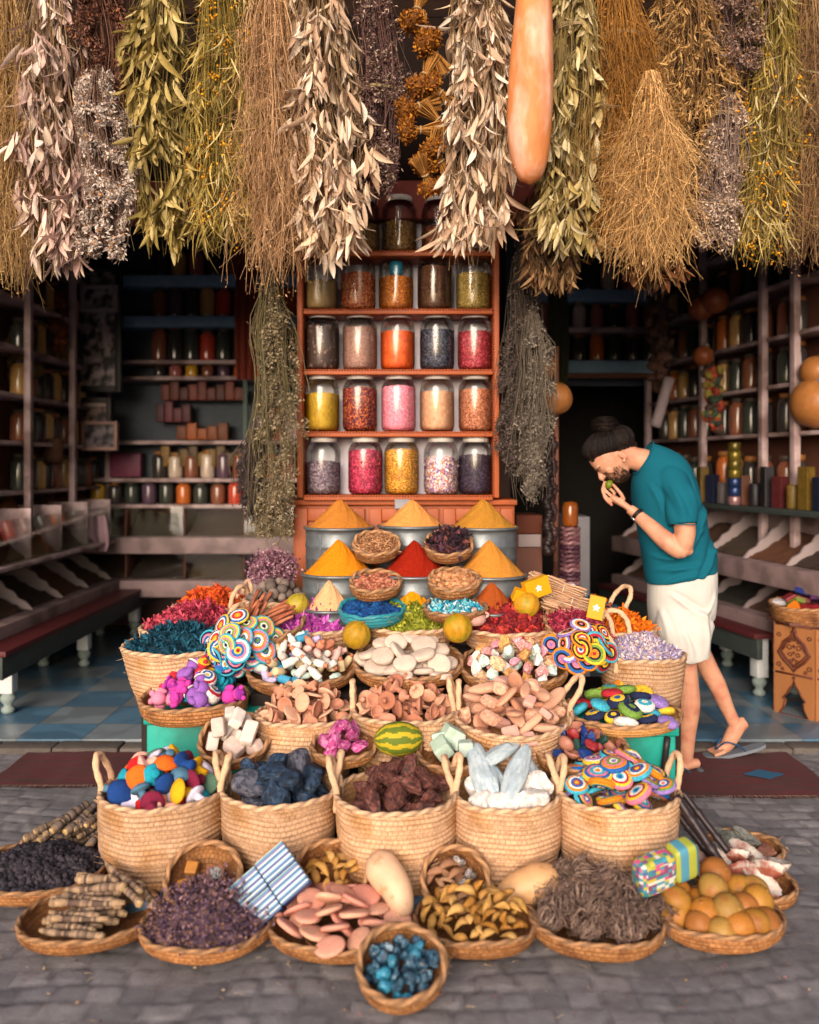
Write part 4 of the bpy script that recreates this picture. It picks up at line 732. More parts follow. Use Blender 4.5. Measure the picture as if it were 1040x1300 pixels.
# crochet disc bundles above the flank dishes
DS = ['red orange black green yellow', 'blue white red yellow black orange', 'lilac pink black blue orange', 'green yellow black red turquoise', 'pink black orange white lilac']
DD = [(crochet(s.split(), .051, .008), f'dark crochet disc with {s.split()[0]} centre') for s in DS]
LS = ['red yellow blue pink white turquoise', 'navy white green pink yellow turquoise', 'orange white blue pink navy turquoise', 'green blue white orange pink turquoise', 'yellow orange red white blue yellow']
LD = [(crochet(s.split(), .054, .008), f'pale crochet disc with {s.split()[0]} centre') for s in LS]
def bunch(px, py, d, DDs, n, sx, sz, where, grp):
    L = []
    for i in range(n):
        a = i*2.4; r = math.sqrt((i+.5)/n); p = P(px, py, d)+Vector((sx*r*math.cos(a), -.075+.15*r*r+.013*((i*7) % 6), sz*r*math.sin(a)))
        me, lk = DDs[i % len(DDs)]; o = link('crochet_disc', me, None, Matrix.Translation(p) @ Euler((PI/2-.25-.8*r*math.sin(a)+random.gauss(0, .34), random.gauss(0, .2), .8*r*math.cos(a)+random.gauss(0, .38))).to_matrix().to_4x4() @ Matrix.Scale(random.uniform(.85, 1.1), 4)); tag(o, None, 'crochet disc', grp); L.append((o, lk))
    bpy.context.view_layer.update(); label_items(L, where)
bunch(744, 826, 3.9, DD, 20, .145, .1, 'the right bunch', 'dark crochet discs on the right'); bunch(300, 822, 3.88, LD, 22, .16, .135, 'the left bunch', 'pale crochet discs on the left')
# striped cushions
M, R = BASK['D5']; KS = ['blue yellow navy', 'yellow', 'green', 'white turquoise white', 'red yellow orange', 'turquoise', 'lilac', 'yellow navy', 'green navy', 'red', 'navy yellow', 'green turquoise']
CU = [(crochet((k.split()*3)[:3] if ' ' in k else [k]*2, .048, .02, 'wool_cushion'), f'{" and ".join(dict.fromkeys(k.split()))} wool cushion') for k in KS]
put(M, CU, spiral(20, R*.9, .02, .0)+spiral(14, R*.68, .05, .035, ph=1), 'wool_cushion', 'cushion', 'striped wool cushions', 'right flat dish', face=lambda i, p: Euler((random.gauss(.25, .2), random.gauss(0, .2), random.uniform(0, 6))), sc=(.85, 1.1), normal=False)
# crochet toys
M, R = BASK['D4']
def toy(c1, c2, nm):
    mb = MB(); V, f = ICO[2]; mb.add(V*.034+[0, 0, .0], f, H(c1)); mb.add(V*.026+[0, 0, .05], f, H(c1)); mb.add(V*[.014, .014, .024]+[.034, 0, .01], f, H(c1)); mb.add(V*[.014, .014, .024]+[-.034, 0, .01], f, H(c1))
    for s in (-1, 1): mb.add(V*.011+[s*.022, 0, .072], f, H(c1)); mb.add(V*[.016, .02, .014]+[s*.018, -.02, -.028], f, H(c1))
    V, f, _ = lathe([(.03, .058), (.032, .064), (.02, .07), (.0005, .082)], 20); mb.add(V, f, H(c2)); return (mb.mesh('crochet_toy', CROCH), nm)
TY = [toy('d8809c', 'c83048', 'pink crochet toy figure'), toy('c03a98', '8a2a8a', 'magenta crochet toy figure'), toy('1a8ca4', '2a5ca0', 'turquoise crochet toy figure'), toy('b82a34', 'd8a020', 'red crochet toy figure'), toy('8a58a8', 'd8d0c8', 'purple crochet toy figure')]
put(M, TY+[(crochet('yellow white blue white red white'.split(), .045, .03, 'crochet_toy'), 'blue and white ringed crochet ball')], spiral(15, R*.74, .03, .01)+spiral(9, R*.52, .05, .05, ph=1), 'crochet_toy', 'crochet toy', 'crochet toys on the left dish', 'left flat dish', rot=.7)
# clay lids, pumice, discs, bottles, salt
cup = [(.0005, .0), (.03, .0), (.043, .006), (.045, .012), (.038, .013), (.02, .016), (.01, .026), (.009, .045), (.013, .052), (.01, .058), (.0005, .059)]
CL = [(lm(cup, H('cc967a'), ns=.0012, m=CLAYM, seed=1, name='clay_stopper'), 'pink clay stemmed lid'), (lm(disc_prof(.044, .009), H('cfa084'), ns=.001, m=CLAYM, seed=2, name='clay_stopper'), 'pale clay disc'), (lm([(.0005, -.02), (.014, -.018), (.012, 0), (.03, .008), (.042, .022), (.04, .024), (.028, .012), (.0005, .006)], H('b47a62'), ns=.001, m=CLAYM, seed=3, name='clay_stopper'), 'hollow clay footed cup')]
M, R = BASK['C2']; put(M, CL, spiral(30, R*.88, .03, -.01)+spiral(32, R*.8, .1, .02, ph=1), 'clay_stopper', 'clay lid', 'pink clay lids', 'round clay basket', face=rf(1.2), sc=(.7, .95))
M, R = BASK['C3']; put(M, [CL[2], CL[0], CL[2], (lm(cup, H('a0664f'), ns=.0012, m=CLAYM, seed=7, name='clay_stopper'), 'dark clay stemmed lid')], spiral(30, R*.86, .03, -.01)+spiral(32, R*.78, .1, .02, ph=1), 'clay_stopper', 'clay lid', 'brown clay lids', 'two handled clay basket', face=rf(1.2), sc=(.7, .95))
M, R = BASK['C4']; PU = [(lm(disc_prof(.05, .016, e=.8), H('c48c70'), ns=.003, squash=(1.3, .75, 1), m=CLAYM, seed=11, name='pumice_stone'), 'oval pink pumice stone'), (rk(70, .045, 'cc9a80 c08a70 d4a68c', (1.1, .8, .6), 12, .8, CLAYM), 'chunky pink pumice stone'), (lm(disc_prof(.075, .018, e=.8), H('c8967c'), ns=.003, squash=(1, .38, 1), m=CLAYM, seed=12, name='pumice_stone'), 'long pink pumice bar'), (boxm((.075, .055, .03), 'c8988a', .012, CLAYM, 'pumice_stone'), 'rectangular pink pumice stone')]
put(M, PU, spiral(24, R*.88, .03, -.02)+spiral(20, R*.76, .09, .03, ph=1), 'pumice_stone', 'pumice stone', 'pink pumice stones', 'pumice basket', face=rf(.45))
M, R = BASK['D2']; DC = [(lm(disc_prof(.047, .017, e=.5), H('c0ad9e'), ns=.0012, m=CLAYM, seed=21, squash=(1.15, 1, 1), name='stone_disc'), 'oval white stone disc')]
put(M, DC, spiral(20, R*.88, .02, -.005)+spiral(16, R*.74, .07, .03, ph=1), 'stone_disc', 'stone disc', 'white stone discs', 'central white disc dish', face=lambda i, p: Euler((random.gauss(.25, .25), random.gauss(0, .25), random.uniform(-.6, .6))))
bt = [(.0005, -.03), (.015, -.03), (.0165, -.026), (.0165, .012), (.012, .02), (.0095, .024), (.0095, .034), (.0005, .036)]
BT = [(lm(bt, H(c), 18, ns=.0006, m=VC, seed=i, name='chalk_bottle', rings=[H(c)]*4+[H(['b8785c', c, 'a8684c', c][i % 4])]*3), f'{n} chalk bottle') for i, (n, c) in enumerate([('white', 'd4ccc4'), ('lilac', 'b0a4c4'), ('cream', 'd0b890'), ('pale pink', 'd4aca4'), ('sky blue', '3a8cb0'), ('white', 'd4ccc4'), ('salmon', 'cc8468'), ('mint white', 'b8ccc4')])]
M, R = BASK['D1']; put(M, BT, spiral(44, R*.88, .04, .0)+spiral(44, R*.78, .1, .03, ph=1), 'chalk_bottle', 'chalk bottle', 'pastel chalk bottles', 'chalk dish', face=lambda i, p: Euler((random.gauss(1.0, .7), random.gauss(0, .6), random.uniform(0, 6))), sc=(.9, 1.2))
SA = [(rk(80+i, .026, c, (1.2, .9, .8), 9, .6), f'{n} salt lump') for i, (n, c) in enumerate([('pink', 'd09090 c47c80 dca8a0'), ('white', 'd4d0cc c4c4c4 dcd4cc'), ('pale mint', 'b4c8c0 a4bcb4 ccd8d0'), ('peach', 'd0a07c c08c68 dcb494'), ('rose', 'c88494 b87088 d8a0a8'), ('amber', 'c08a50 a87840 d0a068')])]
M, R = BASK['D3']; put(M, SA, spiral(34, R*.86, .03, .0)+spiral(28, R*.72, .09, .025, ph=1), 'salt_lump', 'salt lump', 'pastel salt lumps', 'salt dish', sc=(1.0, 1.6), rot=1)
M, R = BASK['C1']; put(M, [(boxm((.105-.01*i, .058, .045+.006*i), ('cdbcb2', 'd2c6bc', 'c8b0a6')[i], .012, STONEM, 'mineral_block'), 'white pink mineral block') for i in range(3)], spiral(7, R*.78, .02, .0)+spiral(4, R*.6, .04, .055, ph=1), 'mineral_block', 'mineral', 'white mineral blocks', 'tilted white dish', sc=(.75, 1.0), rot=.5)
M, R = BASK['C5']; put(M, [(rk(95+i, .038, 'a8407c b85a90 8a2c60 c87aa0', (.8, 1.3, .8), 9, .62, n=2), 'magenta crystal lump') for i in range(3)], spiral(8, R*.74, .03, .01)+spiral(5, R*.5, .03, .045, ph=1), 'crystal_lump', 'crystal', 'magenta crystals', 'magenta dish', rot=.7)
M, R = BASK['C7']; put(M, [(boxm((.075, .06, .055), 'a4b8a8', .008, STONEM, 'stone_block'), 'pale green stone block'), (boxm((.05, .05, .05), 'b4c4b8', .007, STONEM, 'stone_block'), 'small pale green cube')], [(-.045, -.02, .03), (.05, -.02, .03), (.0, .05, .05), (.02, .03, .03), (-.05, .05, .03)], 'stone_block', 'stone', 'pale green blocks', 'green block dish', rot=.35, sc=(.9, 1.2))
M, R = BASK['C8']; SHD = [(rk(100+i, .028, c, (1.2, .9, .5), 7, .6, VCS), f'{n} glazed shard') for i, (n, c) in enumerate([('cobalt blue', '1c3a78 14306a'), ('dark green', '1c3a34 24463c'), ('brown', '7a4434 8a5240'), ('cobalt blue', '16306c'), ('red', '8a2a2c 7a2024')])]; SHD[1:1] = [(lm([(.0005, -.02), (.02, -.016), (.034, 0), (.036, .012), (.032, .01), (.018, -.008), (.0005, -.012)], H('a06a58'), m=VCS, seed=4, name='glazed_shell'), 'pinkish glazed shell cup')]
put(M, SHD, spiral(22, R*.82, .02, .0)+spiral(14, R*.6, .03, .03, ph=1), 'glazed_shell', 'shell', 'glazed shells', 'shard dish', rot=.8)
# front dishes on the street
dish('A1', 'dark woven dish of black berries, far left', 50, 1100, None, 172, 0.07, rr=.0082, rx=-2, seed=2); dish('A3', 'woven dish of dried purple flowers, front left', 265, 1169, None, 166, 0.065, rr=.0082, rx=-3, seed=3)
dish('A2', 'woven dish of pale bark sticks, front left', 116, 1160, None, 170, 0.062, rr=.0082, rx=-4, seed=4); dish('A2b', 'woven dish of dark bark sticks behind the berries', 92, 1070, None, 122, .06, rx=-2, seed=5)
dish('A4', 'woven dish of flat pink pumice discs, front', 432, 1168, None, 178, 0.062, rr=.0082, rx=-4, seed=6); dish('A5', 'small tilted bowl of blue crystals at the very front', 510, 1222, None, 110, .085, rx=24, base=.6, seed=7, lift=.035)
dish('A6', 'woven dish of yellow seed pods, front centre', 603, 1166, None, 154, 0.072, rr=.0082, rx=-4, seed=8); dish('A7', 'woven dish of curled dried plants, front right', 757, 1163, None, 170, 0.072, rr=.0082, rx=-3, base=.55, seed=9)
dish('A8', 'woven dish of orange gourds, front right', 911, 1157, None, 156, 0.07, rr=.0082, rx=-4, base=.58, seed=10); dish('A9', 'woven dish of pink seashells, right', 945, 1118, None, 122, 0.065, rr=.0082, rx=-2, seed=11)
dish('A10', 'flat woven dish of grey stones at far right', 942, 1075, None, 98, .05, rx=-2, seed=12)
dish('S1', 'small tilted bowl of amber soaps left of striped box', 258, 1112, 3.06, 94, .07, rx=34, base=.6, seed=13); dish('S2', 'small bowl of yellow pods in front of the rock baskets', 421, 1105, 3.1, 94, .1, rx=26, base=.68, seed=14); dish('S3', 'small tilted bowl of dried seed husks beside pale gourd', 578, 1116, 3.06, 84, .1, rx=42, base=.7, seed=15)
heap('A1', 'black shrivelled berries in the far left dish', .07, '2c2830 3a343c 221e24', 'nut', 900, .026, name='berry_heap', cat='berries'); heap('A3', 'dried purple grey flower sprigs piled in front left dish', .12, '5a4458 6e5468 463444 8a6a70 7a5a4c', 'floret', 700, .03, p=1.3, name='flower_heap', cat='dried flowers')
def stick(seed, L, r, bark, pale):
    g = np.random.default_rng(seed); n = 26; x = np.linspace(-L/2, L/2, n); p = np.stack([x, .009*np.sin(x*14+seed), .005*np.sin(x*19+2*seed)], 1); rr = r*(1+.14*np.sin(x*70+seed)+.1*g.normal(size=n)*.6)*(1+.25*np.sin(x*9+seed*2)); rr[0] *= .75; rr[-1] *= .75
    V, q, t = tube(p, rr, 10); cl = np.repeat(pick(HS(bark), n-1, .2), 10, 0); b = g.random(n-1) < .22; b[:2] = True; b[-2:] = True; w = np.repeat(b, 10); cl[w] = .55*pick(HS(pale), int(b.sum())*10, .15)+.45*cl[w]
    mb = MB().add(V, q, cl); mb.F.append(t); mb.C.append(np.tile(H('b89a6c'), (len(t), 1))); mb.U.append(np.zeros((len(t), 3, 2))); return mb.mesh('bark_stick', mat('bark', None, rough=.9, var=.25, scale=60, bump=.5))
ST = [(stick(i, .225, .0118, '7a6250 8e7660 5c4a40', 'b49470 a48868'), 'pale ringed bark stick') for i in range(4)]
pos = [(0, y, .01) for y in np.linspace(-.17, .14, 10)]+[(-.01, y, .035) for y in np.linspace(-.12, .13, 8)]+[(.0, y, .06) for y in np.linspace(-.06, .11, 6)]+[(.02, y, .085) for y in np.linspace(0, .1, 3)]
put(BASK['A2'][0], ST, [(x+random.uniform(-.03, .03), y, z) for x, y, z in pos], 'bark_stick', 'stick', 'pale bark sticks', 'front left stick dish', face=lambda i, p: Euler((0, random.gauss(0, .08), random.gauss(-.06, .17))), normal=False, sc=(.75, 1.15))
put(BASK['A2'][0], ST[:2], [(.12, -.02, .09), (.15, .02, .07), (.09, .05, .1)], 'bark_stick', 'stick', 'pale bark sticks', 'slanting pile on right of stick dish', face=lambda i, p: Euler((0, .25, random.gauss(-.75, .1))), normal=False)
SK = [(stick(10+i, .17, .0135, '4a4040 5a4c48 3a3232 6a5c54', 'a08460 8e7454'), 'dark ringed bark stick') for i in range(4)]
put(BASK['A2b'][0], SK, [(x+random.uniform(-.02, .02), random.uniform(-.05, .05), z) for z, xs in ((.02, np.linspace(-.15, .15, 9)), (.055, np.linspace(-.12, .16, 8)), (.09, np.linspace(-.06, .17, 6)), (.12, np.linspace(0, .15, 4))) for x in xs], 'bark_stick', 'stick', 'dark bark sticks', 'rear left stick dish', face=lambda i, p: Euler((0, random.gauss(-.25, .1), random.gauss(.95, .18))), normal=False)
PD = [(lm(disc_prof(.052, .011, e=.55), H(c), ns=.0015, squash=(1, .88, 1), m=CLAYM, seed=31+i, name='pumice_disc'), f'{n} pumice disc') for i, (n, c) in enumerate([('pink', 'c88c78'), ('peach', 'd09a80'), ('rose', 'c0806f')])]
put(BASK['A4'][0], PD, spiral(18, BASK['A4'][1]*.98, .01, .015)+spiral(16, BASK['A4'][1]*.66, .05, .03, ph=1), 'pumice_disc', 'pumice disc', 'flat pumice discs', 'front pumice dish', face=lambda i, p: Euler((random.gauss(.3, .3), random.gauss(0, .25), random.uniform(0, 6))))
CR = mat('blue_crystal', None, rough=.42, var=.2, scale=40, bump=.2, rnd=.3, spec=.6); GEM = [(rk(110+i, .022, '1e3a4e 2e4e62 182e40 40647a', (1.1, .9, .85), 10, .6, CR, n=2), 'dark blue crystal') for i in range(3)]+[(rk(115, .02, '2a7290 3a86a0', (1, 1, .85), 12, .7, CR), 'bright turquoise crystal')]
put(BASK['A5'][0], GEM, spiral(26, BASK['A5'][1]*.82, .0, -.03)+spiral(20, BASK['A5'][1]*.68, .025, -.01, ph=1), 'blue_crystal', 'crystal', 'blue crystals', 'front crystal bowl', sc=(.7, 1.35), rot=1)
def pod(seed, L, r, c):
    g = np.random.default_rng(seed); n = 12; t = np.linspace(0, 1, n); p = np.stack([(t-.5)*L, .012*np.sin(t*PI+seed), .01*np.sin(t*PI*1.3)], 1); return add_tube(MB(), p, r*np.maximum(np.sin(PI*t**.75), .12)*(1+.06*g.normal(size=n)), H(c), segs=9, flat=.7).mesh('seed_pod', mat('pod_skin', None, rough=.7, var=.25, scale=45, bump=.3, rnd=.15))
PO = [(pod(i, .075, .017, c), 'golden dried seed pod') for i, c in enumerate(('a4763a', 'b08444', '966628', 'b88e50'))]
put(BASK['A6'][0], PO, spiral(34, BASK['A6'][1]*.9, .02, .0)+spiral(36, BASK['A6'][1]*.8, .06, .03, ph=1), 'seed_pod', 'seed pod', 'golden seed pods', 'front pod dish', face=rf(.6), sc=(.7, 1))
put(BASK['S2'][0], PO, spiral(12, BASK['S2'][1]*.74, .0, -.03)+spiral(8, BASK['S2'][1]*.6, .02, -.005, ph=1), 'seed_pod', 'seed pod', 'golden seed pods', 'small pod bowl', face=rf(.4), sc=(.75, 1))
put(BASK['S3'][0], [(pod(31, .085, .014, '8a6248'), 'brown dried husk'), (pod(33, .075, .013, '9a7456'), 'brown dried husk'), (rk(130, .018, 'a8a09c 5a5450 7a706c', (1.2, .8, .7)), 'grey pebble')], spiral(12, BASK['S3'][1]*.7, .0, -.035)+spiral(9, BASK['S3'][1]*.6, .02, -.01, ph=1), 'seed_husk', 'husk', 'dried seed husks', 'small husk bowl', face=lambda i, p: Euler((random.gauss(0, .3), random.gauss(0, .2), random.gauss(.1, .5))))
def curled(seed):
    g = np.random.default_rng(seed); n = 70; a = g.uniform(0, 2*PI, n); e = g.uniform(.0, 1, n); R = .052; K = 9; t = np.linspace(0, 1, K)[None, :]
    th = (.15+1.9*t)*(.45+.6*e[:, None]); rr = R*np.sin(np.minimum(t*1.9, 1.57))*(1-.25*t); P3 = np.stack([rr*np.sin(th*1.25)*np.cos(a[:, None]+.5*t), rr*np.sin(th*1.25)*np.sin(a[:, None]+.5*t), -rr*np.cos(th*1.35)+.0*t], -1)+g.normal(size=(n, K, 3))*.0022
    mb = MB(); strands(mb, P3, .0019, pick(HS('7a6258 8e766a 604c46 a48c7c'), n, .2)); m = n*2; b = P3[:, 4:].reshape(-1, 3)[g.integers(0, n*5, m)]; strands(mb, np.stack([b, b+g.normal(size=(m, 3))*.008, b+g.normal(size=(m, 3))*.013], 1), .0012, pick(HS('7e665c 927a6c 5e4a44'), m, .2))
    add_tube(mb, [(0, 0, -.0), (.004, 0, -.02), (.012, .004, -.05)], [.004, .0035, .002], H('8a6c58'), segs=6); return mb.mesh('curled_plant', STEM)
CU_ = [(curled(i), 'curled brown dried plant') for i in range(4)]
put(BASK['A7'][0], CU_, spiral(14, BASK['A7'][1]*.92, .0, .03)+spiral(9, BASK['A7'][1]*.66, .03, .055, ph=1)+[(-.03, .06, .12), (.05, .02, .12), (0, -.02, .1), (-.09, .1, .1)], 'curled_plant', 'dried plant', 'curled dried plants', 'front right dish', face=rf(.8), sc=(.95, 1.3))
gp_ = [(.001, -.045)]+[(.052*math.sin(t), -.048*math.cos(t)) for t in np.linspace(.15, 2.9, 16)]+[(.004, .046), (.003, .05), (.0005, .05)]
OR = [(lm(gp_, H(c), 28, ns=.0015, m=mat('gourd_skin', None, rough=.55, var=.2, scale=18, bump=.25, bscale=70, dist=.004, rnd=.12, c2=H('8a5426'), c2s=14, c2t=(.52, .68)), seed=i, name='orange_gourd'), f'{n} round gourd') for i, (n, c) in enumerate([('amber', '9a6c28'), ('orange', 'a86c28'), ('dull yellow', '967236'), ('mottled orange brown', '925c2a')])]
put(BASK['A8'][0], OR, [(-.15, -.03, .045), (-.07, -.08, .03), (0, -.1, .045), (.07, -.06, .04), (.13, -.03, .05), (-.12, .06, .045), (-.02, -.02, .085), (.02, .07, .1), (.09, .05, .05), (-.05, .03, .02), (.14, .04, .05), (-.1, -.11, .005), (.08, -.12, .01), (.02, -.14, .01), (-.04, -.15, .0), (.12, -.1, .0), (-.16, -.05, .01)], 'orange_gourd', 'gourd', 'orange gourds', 'front right gourd dish', rot=.5, sc=(.92, 1.12), normal=False)
shl = [(.0005, -.03), (.03, -.026), (.055, -.01), (.066, .012), (.062, .016), (.05, -.002), (.027, -.018), (.0005, -.022)]; SHM = mat('shell_pearl', None, rough=.3, var=.2, scale=14, bump=.15, c2=H('8a4a3c'), c2s=9)
def shell(c, seed): V, f, _ = lathe(shl, 36); a = np.arctan2(V[:, 1], V[:, 0]); V = V*np.array([1.2, .85, 1])*(1+.05*np.sin(a*14)[:, None]*(np.hypot(V[:, 0], V[:, 1])[:, None]/.066)); k = len(f)//36; cc = np.array([H(c)]*k); cc[2:6] = H('cfc4b8') if k > 5 else cc[2:6]; return MB().add(V, f, np.repeat(cc, 36, 0)).mesh('seashell', SHM)
put(BASK['A9'][0], [(shell('a8644c', 1), 'pink brown seashell'), (shell('b4735c', 2), 'pale rimmed pink seashell')], [(-.11, .03, .05), (-.05, -.03, .04), (.03, .05, .07), (.08, -.02, .05), (.12, .05, .04), (-.01, .08, .06), (-.13, -.05, .03), (.03, -.08, .03)], 'seashell', 'seashell', 'pink seashells', 'right shell dish', face=rf(.7), normal=False, sc=(.85, 1.1))
put(BASK['A10'][0], [(rk(140+i, .045, '7a7a70 8a8a80 6a6a64', (1.4, .8, .4), 12, .75), 'flat grey green stone') for i in range(2)]+[(rk(143, .05, '9a6a58 8a5a4c', (1.2, .8, .4), 12), 'flat brown stone')], spiral(8, BASK['A10'][1]*.75, .02, .0), 'flat_stone', 'stone', 'flat grey stones', 'far right stone dish', rot=.2)
put(BASK['S1'][0], [(boxm((.05, .05, .035), 'a06a2c', .006, mat('soap', None, rough=.5, var=.15, scale=30, bump=.1), 'soap_bar'), 'square amber soap bar')], [(-.06, -.03, -.02), (-.05, .04, -.02), (.0, -.06, -.025)], 'soap_bar', 'soap', 'amber soaps', 'tilted soap bowl', rot=.15)
o = link('soap_bar', boxm((.06, .06, .04), '8a5a44', .006, mat('soap'), 'soap_bar'), None, BASK['S1'][0] @ TR((.045, .0, .0), .1, 0, .2)); tag(o, 'brown square soap with a round pale inlay in tilted soap bowl', 'soap'); V, f, _ = lathe(disc_prof(.022, .004), 24); MB().add(V+[0, 0, .021], f, H('9aa098')).build('inlay', VCS, o)
# gourds, melon, boxes and other single things
def gourd(label, pts, rads, c, m, name='long_gourd', ns=.003):
    p = smooth_path(pts, 26); r = np.interp(np.linspace(0, 1, 26), np.linspace(0, 1, len(rads)), rads); r = np.convolve(np.pad(r, 2, 'edge'), [.1, .2, .4, .2, .1], 'valid')
    e = np.linspace(0, 1, 26); r = r*np.minimum(1, np.sqrt(np.maximum(1-((np.abs(e-.5)*2)**6), .004))); o = tag(add_tube(MB(), p, r, H(c), segs=28).build(name, m), label, 'gourd'); return o
GS = mat('pale_gourd_skin', None, rough=.5, var=.16, scale=14, bump=.12, bscale=50, spec=.35, c2=H('a8764c'), c2s=13, c2t=(.54, .66)); GO = mat('orange_gourd_skin', None, rough=.6, var=.2, scale=16, bump=.15, bscale=40, c2=H('d6aa94'), c2s=10, c2t=(.46, .68), stretch=(1, 1, .4))
gourd('long pale gourd leaning on the front baskets', [P(474, 1084, 3.06), P(487, 1105, 3.02), P(504, 1130, 2.97), P(514, 1166, 2.92)], [.035, .062, .06, .05, .036], 'cfa888', GS)
gourd('pale gourd lying by the fourth front basket', [P(630, 1142, 3.05), P(652, 1132, 3.06), P(680, 1121, 3.07), P(710, 1112, 3.08)], [.03, .055, .066, .05], 'c09468', GS)
gourd('pale gourd end behind the leftmost front basket', [P(140, 1035, 3.5), P(141, 1060, 3.46), P(143, 1090, 3.42), P(146, 1120, 3.4)], [.03, .05, .05, .04], 'b08c78', GS)
gourd('huge orange gourd hanging among dried herbs', [P(679, -45, 4.02), P(677, 30, 4.02), P(674, 100, 4.02), P(672, 170, 4.02), P(673, 234, 4.02)], [.082, .088, .1, .108, .1, .075], 'c47a48', GO)
def ball(px, py, d, wpx, c, label, m, name='round_gourd', cat='gourd', sq=1, ribs=8, amp=.02, top=True):
    V, f, _ = lathe([(max(math.sin(t), .001), -math.cos(t)) for t in np.linspace(.02, PI-.02, 22)], 64); a = np.arctan2(V[:, 1], V[:, 0]); R = wpx/2*d/F; V = V*(1+amp*np.cos(a*ribs)[:, None])*np.array([1, 1, sq])*R; cc = pick([H(c)], len(f), .04)
    o = tag(MB().add(V, f, cc).build(name, m, None, TR(P(px, py, d), rx=.4, ry=.3, rz=px)), label, cat)
    if top: mb = MB(); add_tube(mb, [(0, 0, R*.95*sq), (.002, 0, R*1.08*sq), (.006, .002, R*1.2*sq)], [.007, .005, .004], H('7a5a2c'), segs=8); mb.build('stalk', STEM, o)
    return o
YG = mat('yellow_gourd_skin', None, rough=.5, var=.3, scale=20, bump=.15, c2=H('8a7a18'), c2s=14, c2t=(.5, .66))
for px, py, d, w, c, lb in ((453, 806, 4.0, 36, 'a47c1a', 'mottled yellow gourd between bottles and white discs'), (581, 797, 4.0, 37, 'b08018', 'smooth yellow gourd between white discs and salt lumps'), (378, 768, 4.2, 29, 'a08c2a', 'small green yellow gourd beside the cinnamon'), (668, 768, 4.15, 34, 'b8841c', 'yellow gourd below the yellow boxes')): ball(px, py, d, w, c, lb, YG)
V, f, _ = lathe([(max(math.sin(t), .001), -math.cos(t)) for t in np.linspace(.02, PI-.02, 24)], 72); ac = np.arctan2(V[f][:, :, 1].mean(1), V[f][:, :, 0].mean(1)); cc = np.where((np.cos(ac*9+.5*np.sin(V[f][:, :, 2].mean(1)*9)) > .1)[:, None], np.array(H('b09a20')), np.array(H('5a6a1c')))
tag(MB().add(V*[.068, .068, .098], f, cc).build('striped_melon', VC, None, TR(P(506, 938, 3.5), ry=PI/2, rz=.1)), 'small green and yellow striped melon before the clay basket', 'melon')
for px, py, lb in ((459, 788, 'small pink clay pot behind left yellow gourd'), (602, 782, 'small pink clay pot behind right yellow gourd')):
    o = tag(link('clay_pot', lm([(.0005, -.04), (.045, -.04), (.058, -.02), (.055, 0), (.03, .016), (.012, .022), (.014, .03), (.008, .04), (.0005, .041)], H('c8978c'), 28, ns=.001, m=CLAYM, name='clay_pot'), None, TR(P(px, py, 4.08))), lb, 'pot')
    for s in (-1, 1): mb = MB(); add_tube(mb, smooth_path([(s*.05, 0, -.01), (s*.068, 0, .006), (s*.05, 0, .018)], 8), .006, H('c8978c'), segs=8); mb.build('lug', CLAYM, o)
def stripes_mat(name, cols, axis, scale, sq=1):
    if name in MATS: return MATS[name]
    m = bpy.data.materials.new(name); m.use_nodes = True; N = m.node_tree.nodes; L = m.node_tree.links; tc = N.new('ShaderNodeTexCoord'); mp = N.new('ShaderNodeMapping'); mp.inputs['Scale'].default_value = [scale if a == axis else (sq if sq != 1 else 0) for a in range(3)]; L.new(tc.outputs['Object'], mp.inputs[0])
    wn = N.new('ShaderNodeTexWhiteNoise'); fl = N.new('ShaderNodeVectorMath'); fl.operation = 'FLOOR'; L.new(mp.outputs[0], fl.inputs[0]); L.new(fl.outputs[0], wn.inputs['Vector']); cr = N.new('ShaderNodeValToRGB'); cr.color_ramp.interpolation = 'CONSTANT'; L.new(wn.outputs['Value'], cr.inputs[0])
    e = cr.color_ramp.elements
    while len(e) < len(cols): e.new(.5)
    for i, c in enumerate(cols): e[i].position = i/len(cols); e[i].color = (*c, 1)
    L.new(cr.outputs[0], N['Principled BSDF'].inputs['Base Color']); N['Principled BSDF'].inputs['Roughness'].default_value = .5; MATS[name] = m; return m
o = thing('striped_box', 'blue and white striped box tilted on the front bowls', 'box', M=TR(P(343, 1126, 2.98), math.radians(58), math.radians(-8), math.radians(0)) @ Matrix.Rotation(math.radians(33), 4, 'Z'))
SM = stripes_mat('blue_stripes', HS('c8c8c4 2a6a90 3a4a80 7ab0c0 b8c0c8 1e8494 5a5a90 ccc8bc'), 1, 210)
for i in range(2):
    for j in range(2): V, f = rbox(.118, .084, .06, .006); MB().add(V, f).build('stack', SM, o, TR((i*.12-.06, j*.086-.043+.004*i, .0)), smooth=False)
o = thing('woven_purse', 'small multicoloured woven purse leaning by the orange gourds', 'purse', M=TR(P(846, 1102, 2.98), math.radians(10), 0, math.radians(22)) @ Euler((0, math.radians(-10), 0)).to_matrix().to_4x4())
PMm = stripes_mat('patchwork', HS('3a7c8c c04c7c 8a9a3c 4a5c8a d0c8c0 3c8a9c 7a4a6a b8a83c'), 2, 90, 60); PMb = stripes_mat('purse_stripes', HS('3c7484 4a88a0 9aa03c 35667c'), 0, 60)
def pillow(sx, sy, sz):
    V, f = ICO[4]; V = np.sign(V)*np.abs(V)**.38; return V*np.array([sx, sy, sz])/2, f
V, f = pillow(.15, .07, .13); MB().add(V, f).build('front', PMm, o, TR((-.05, 0, 0))); V, f = pillow(.1, .075, .134); MB().add(V, f).build('side', PMb, o, TR((.07, .004, .004)))
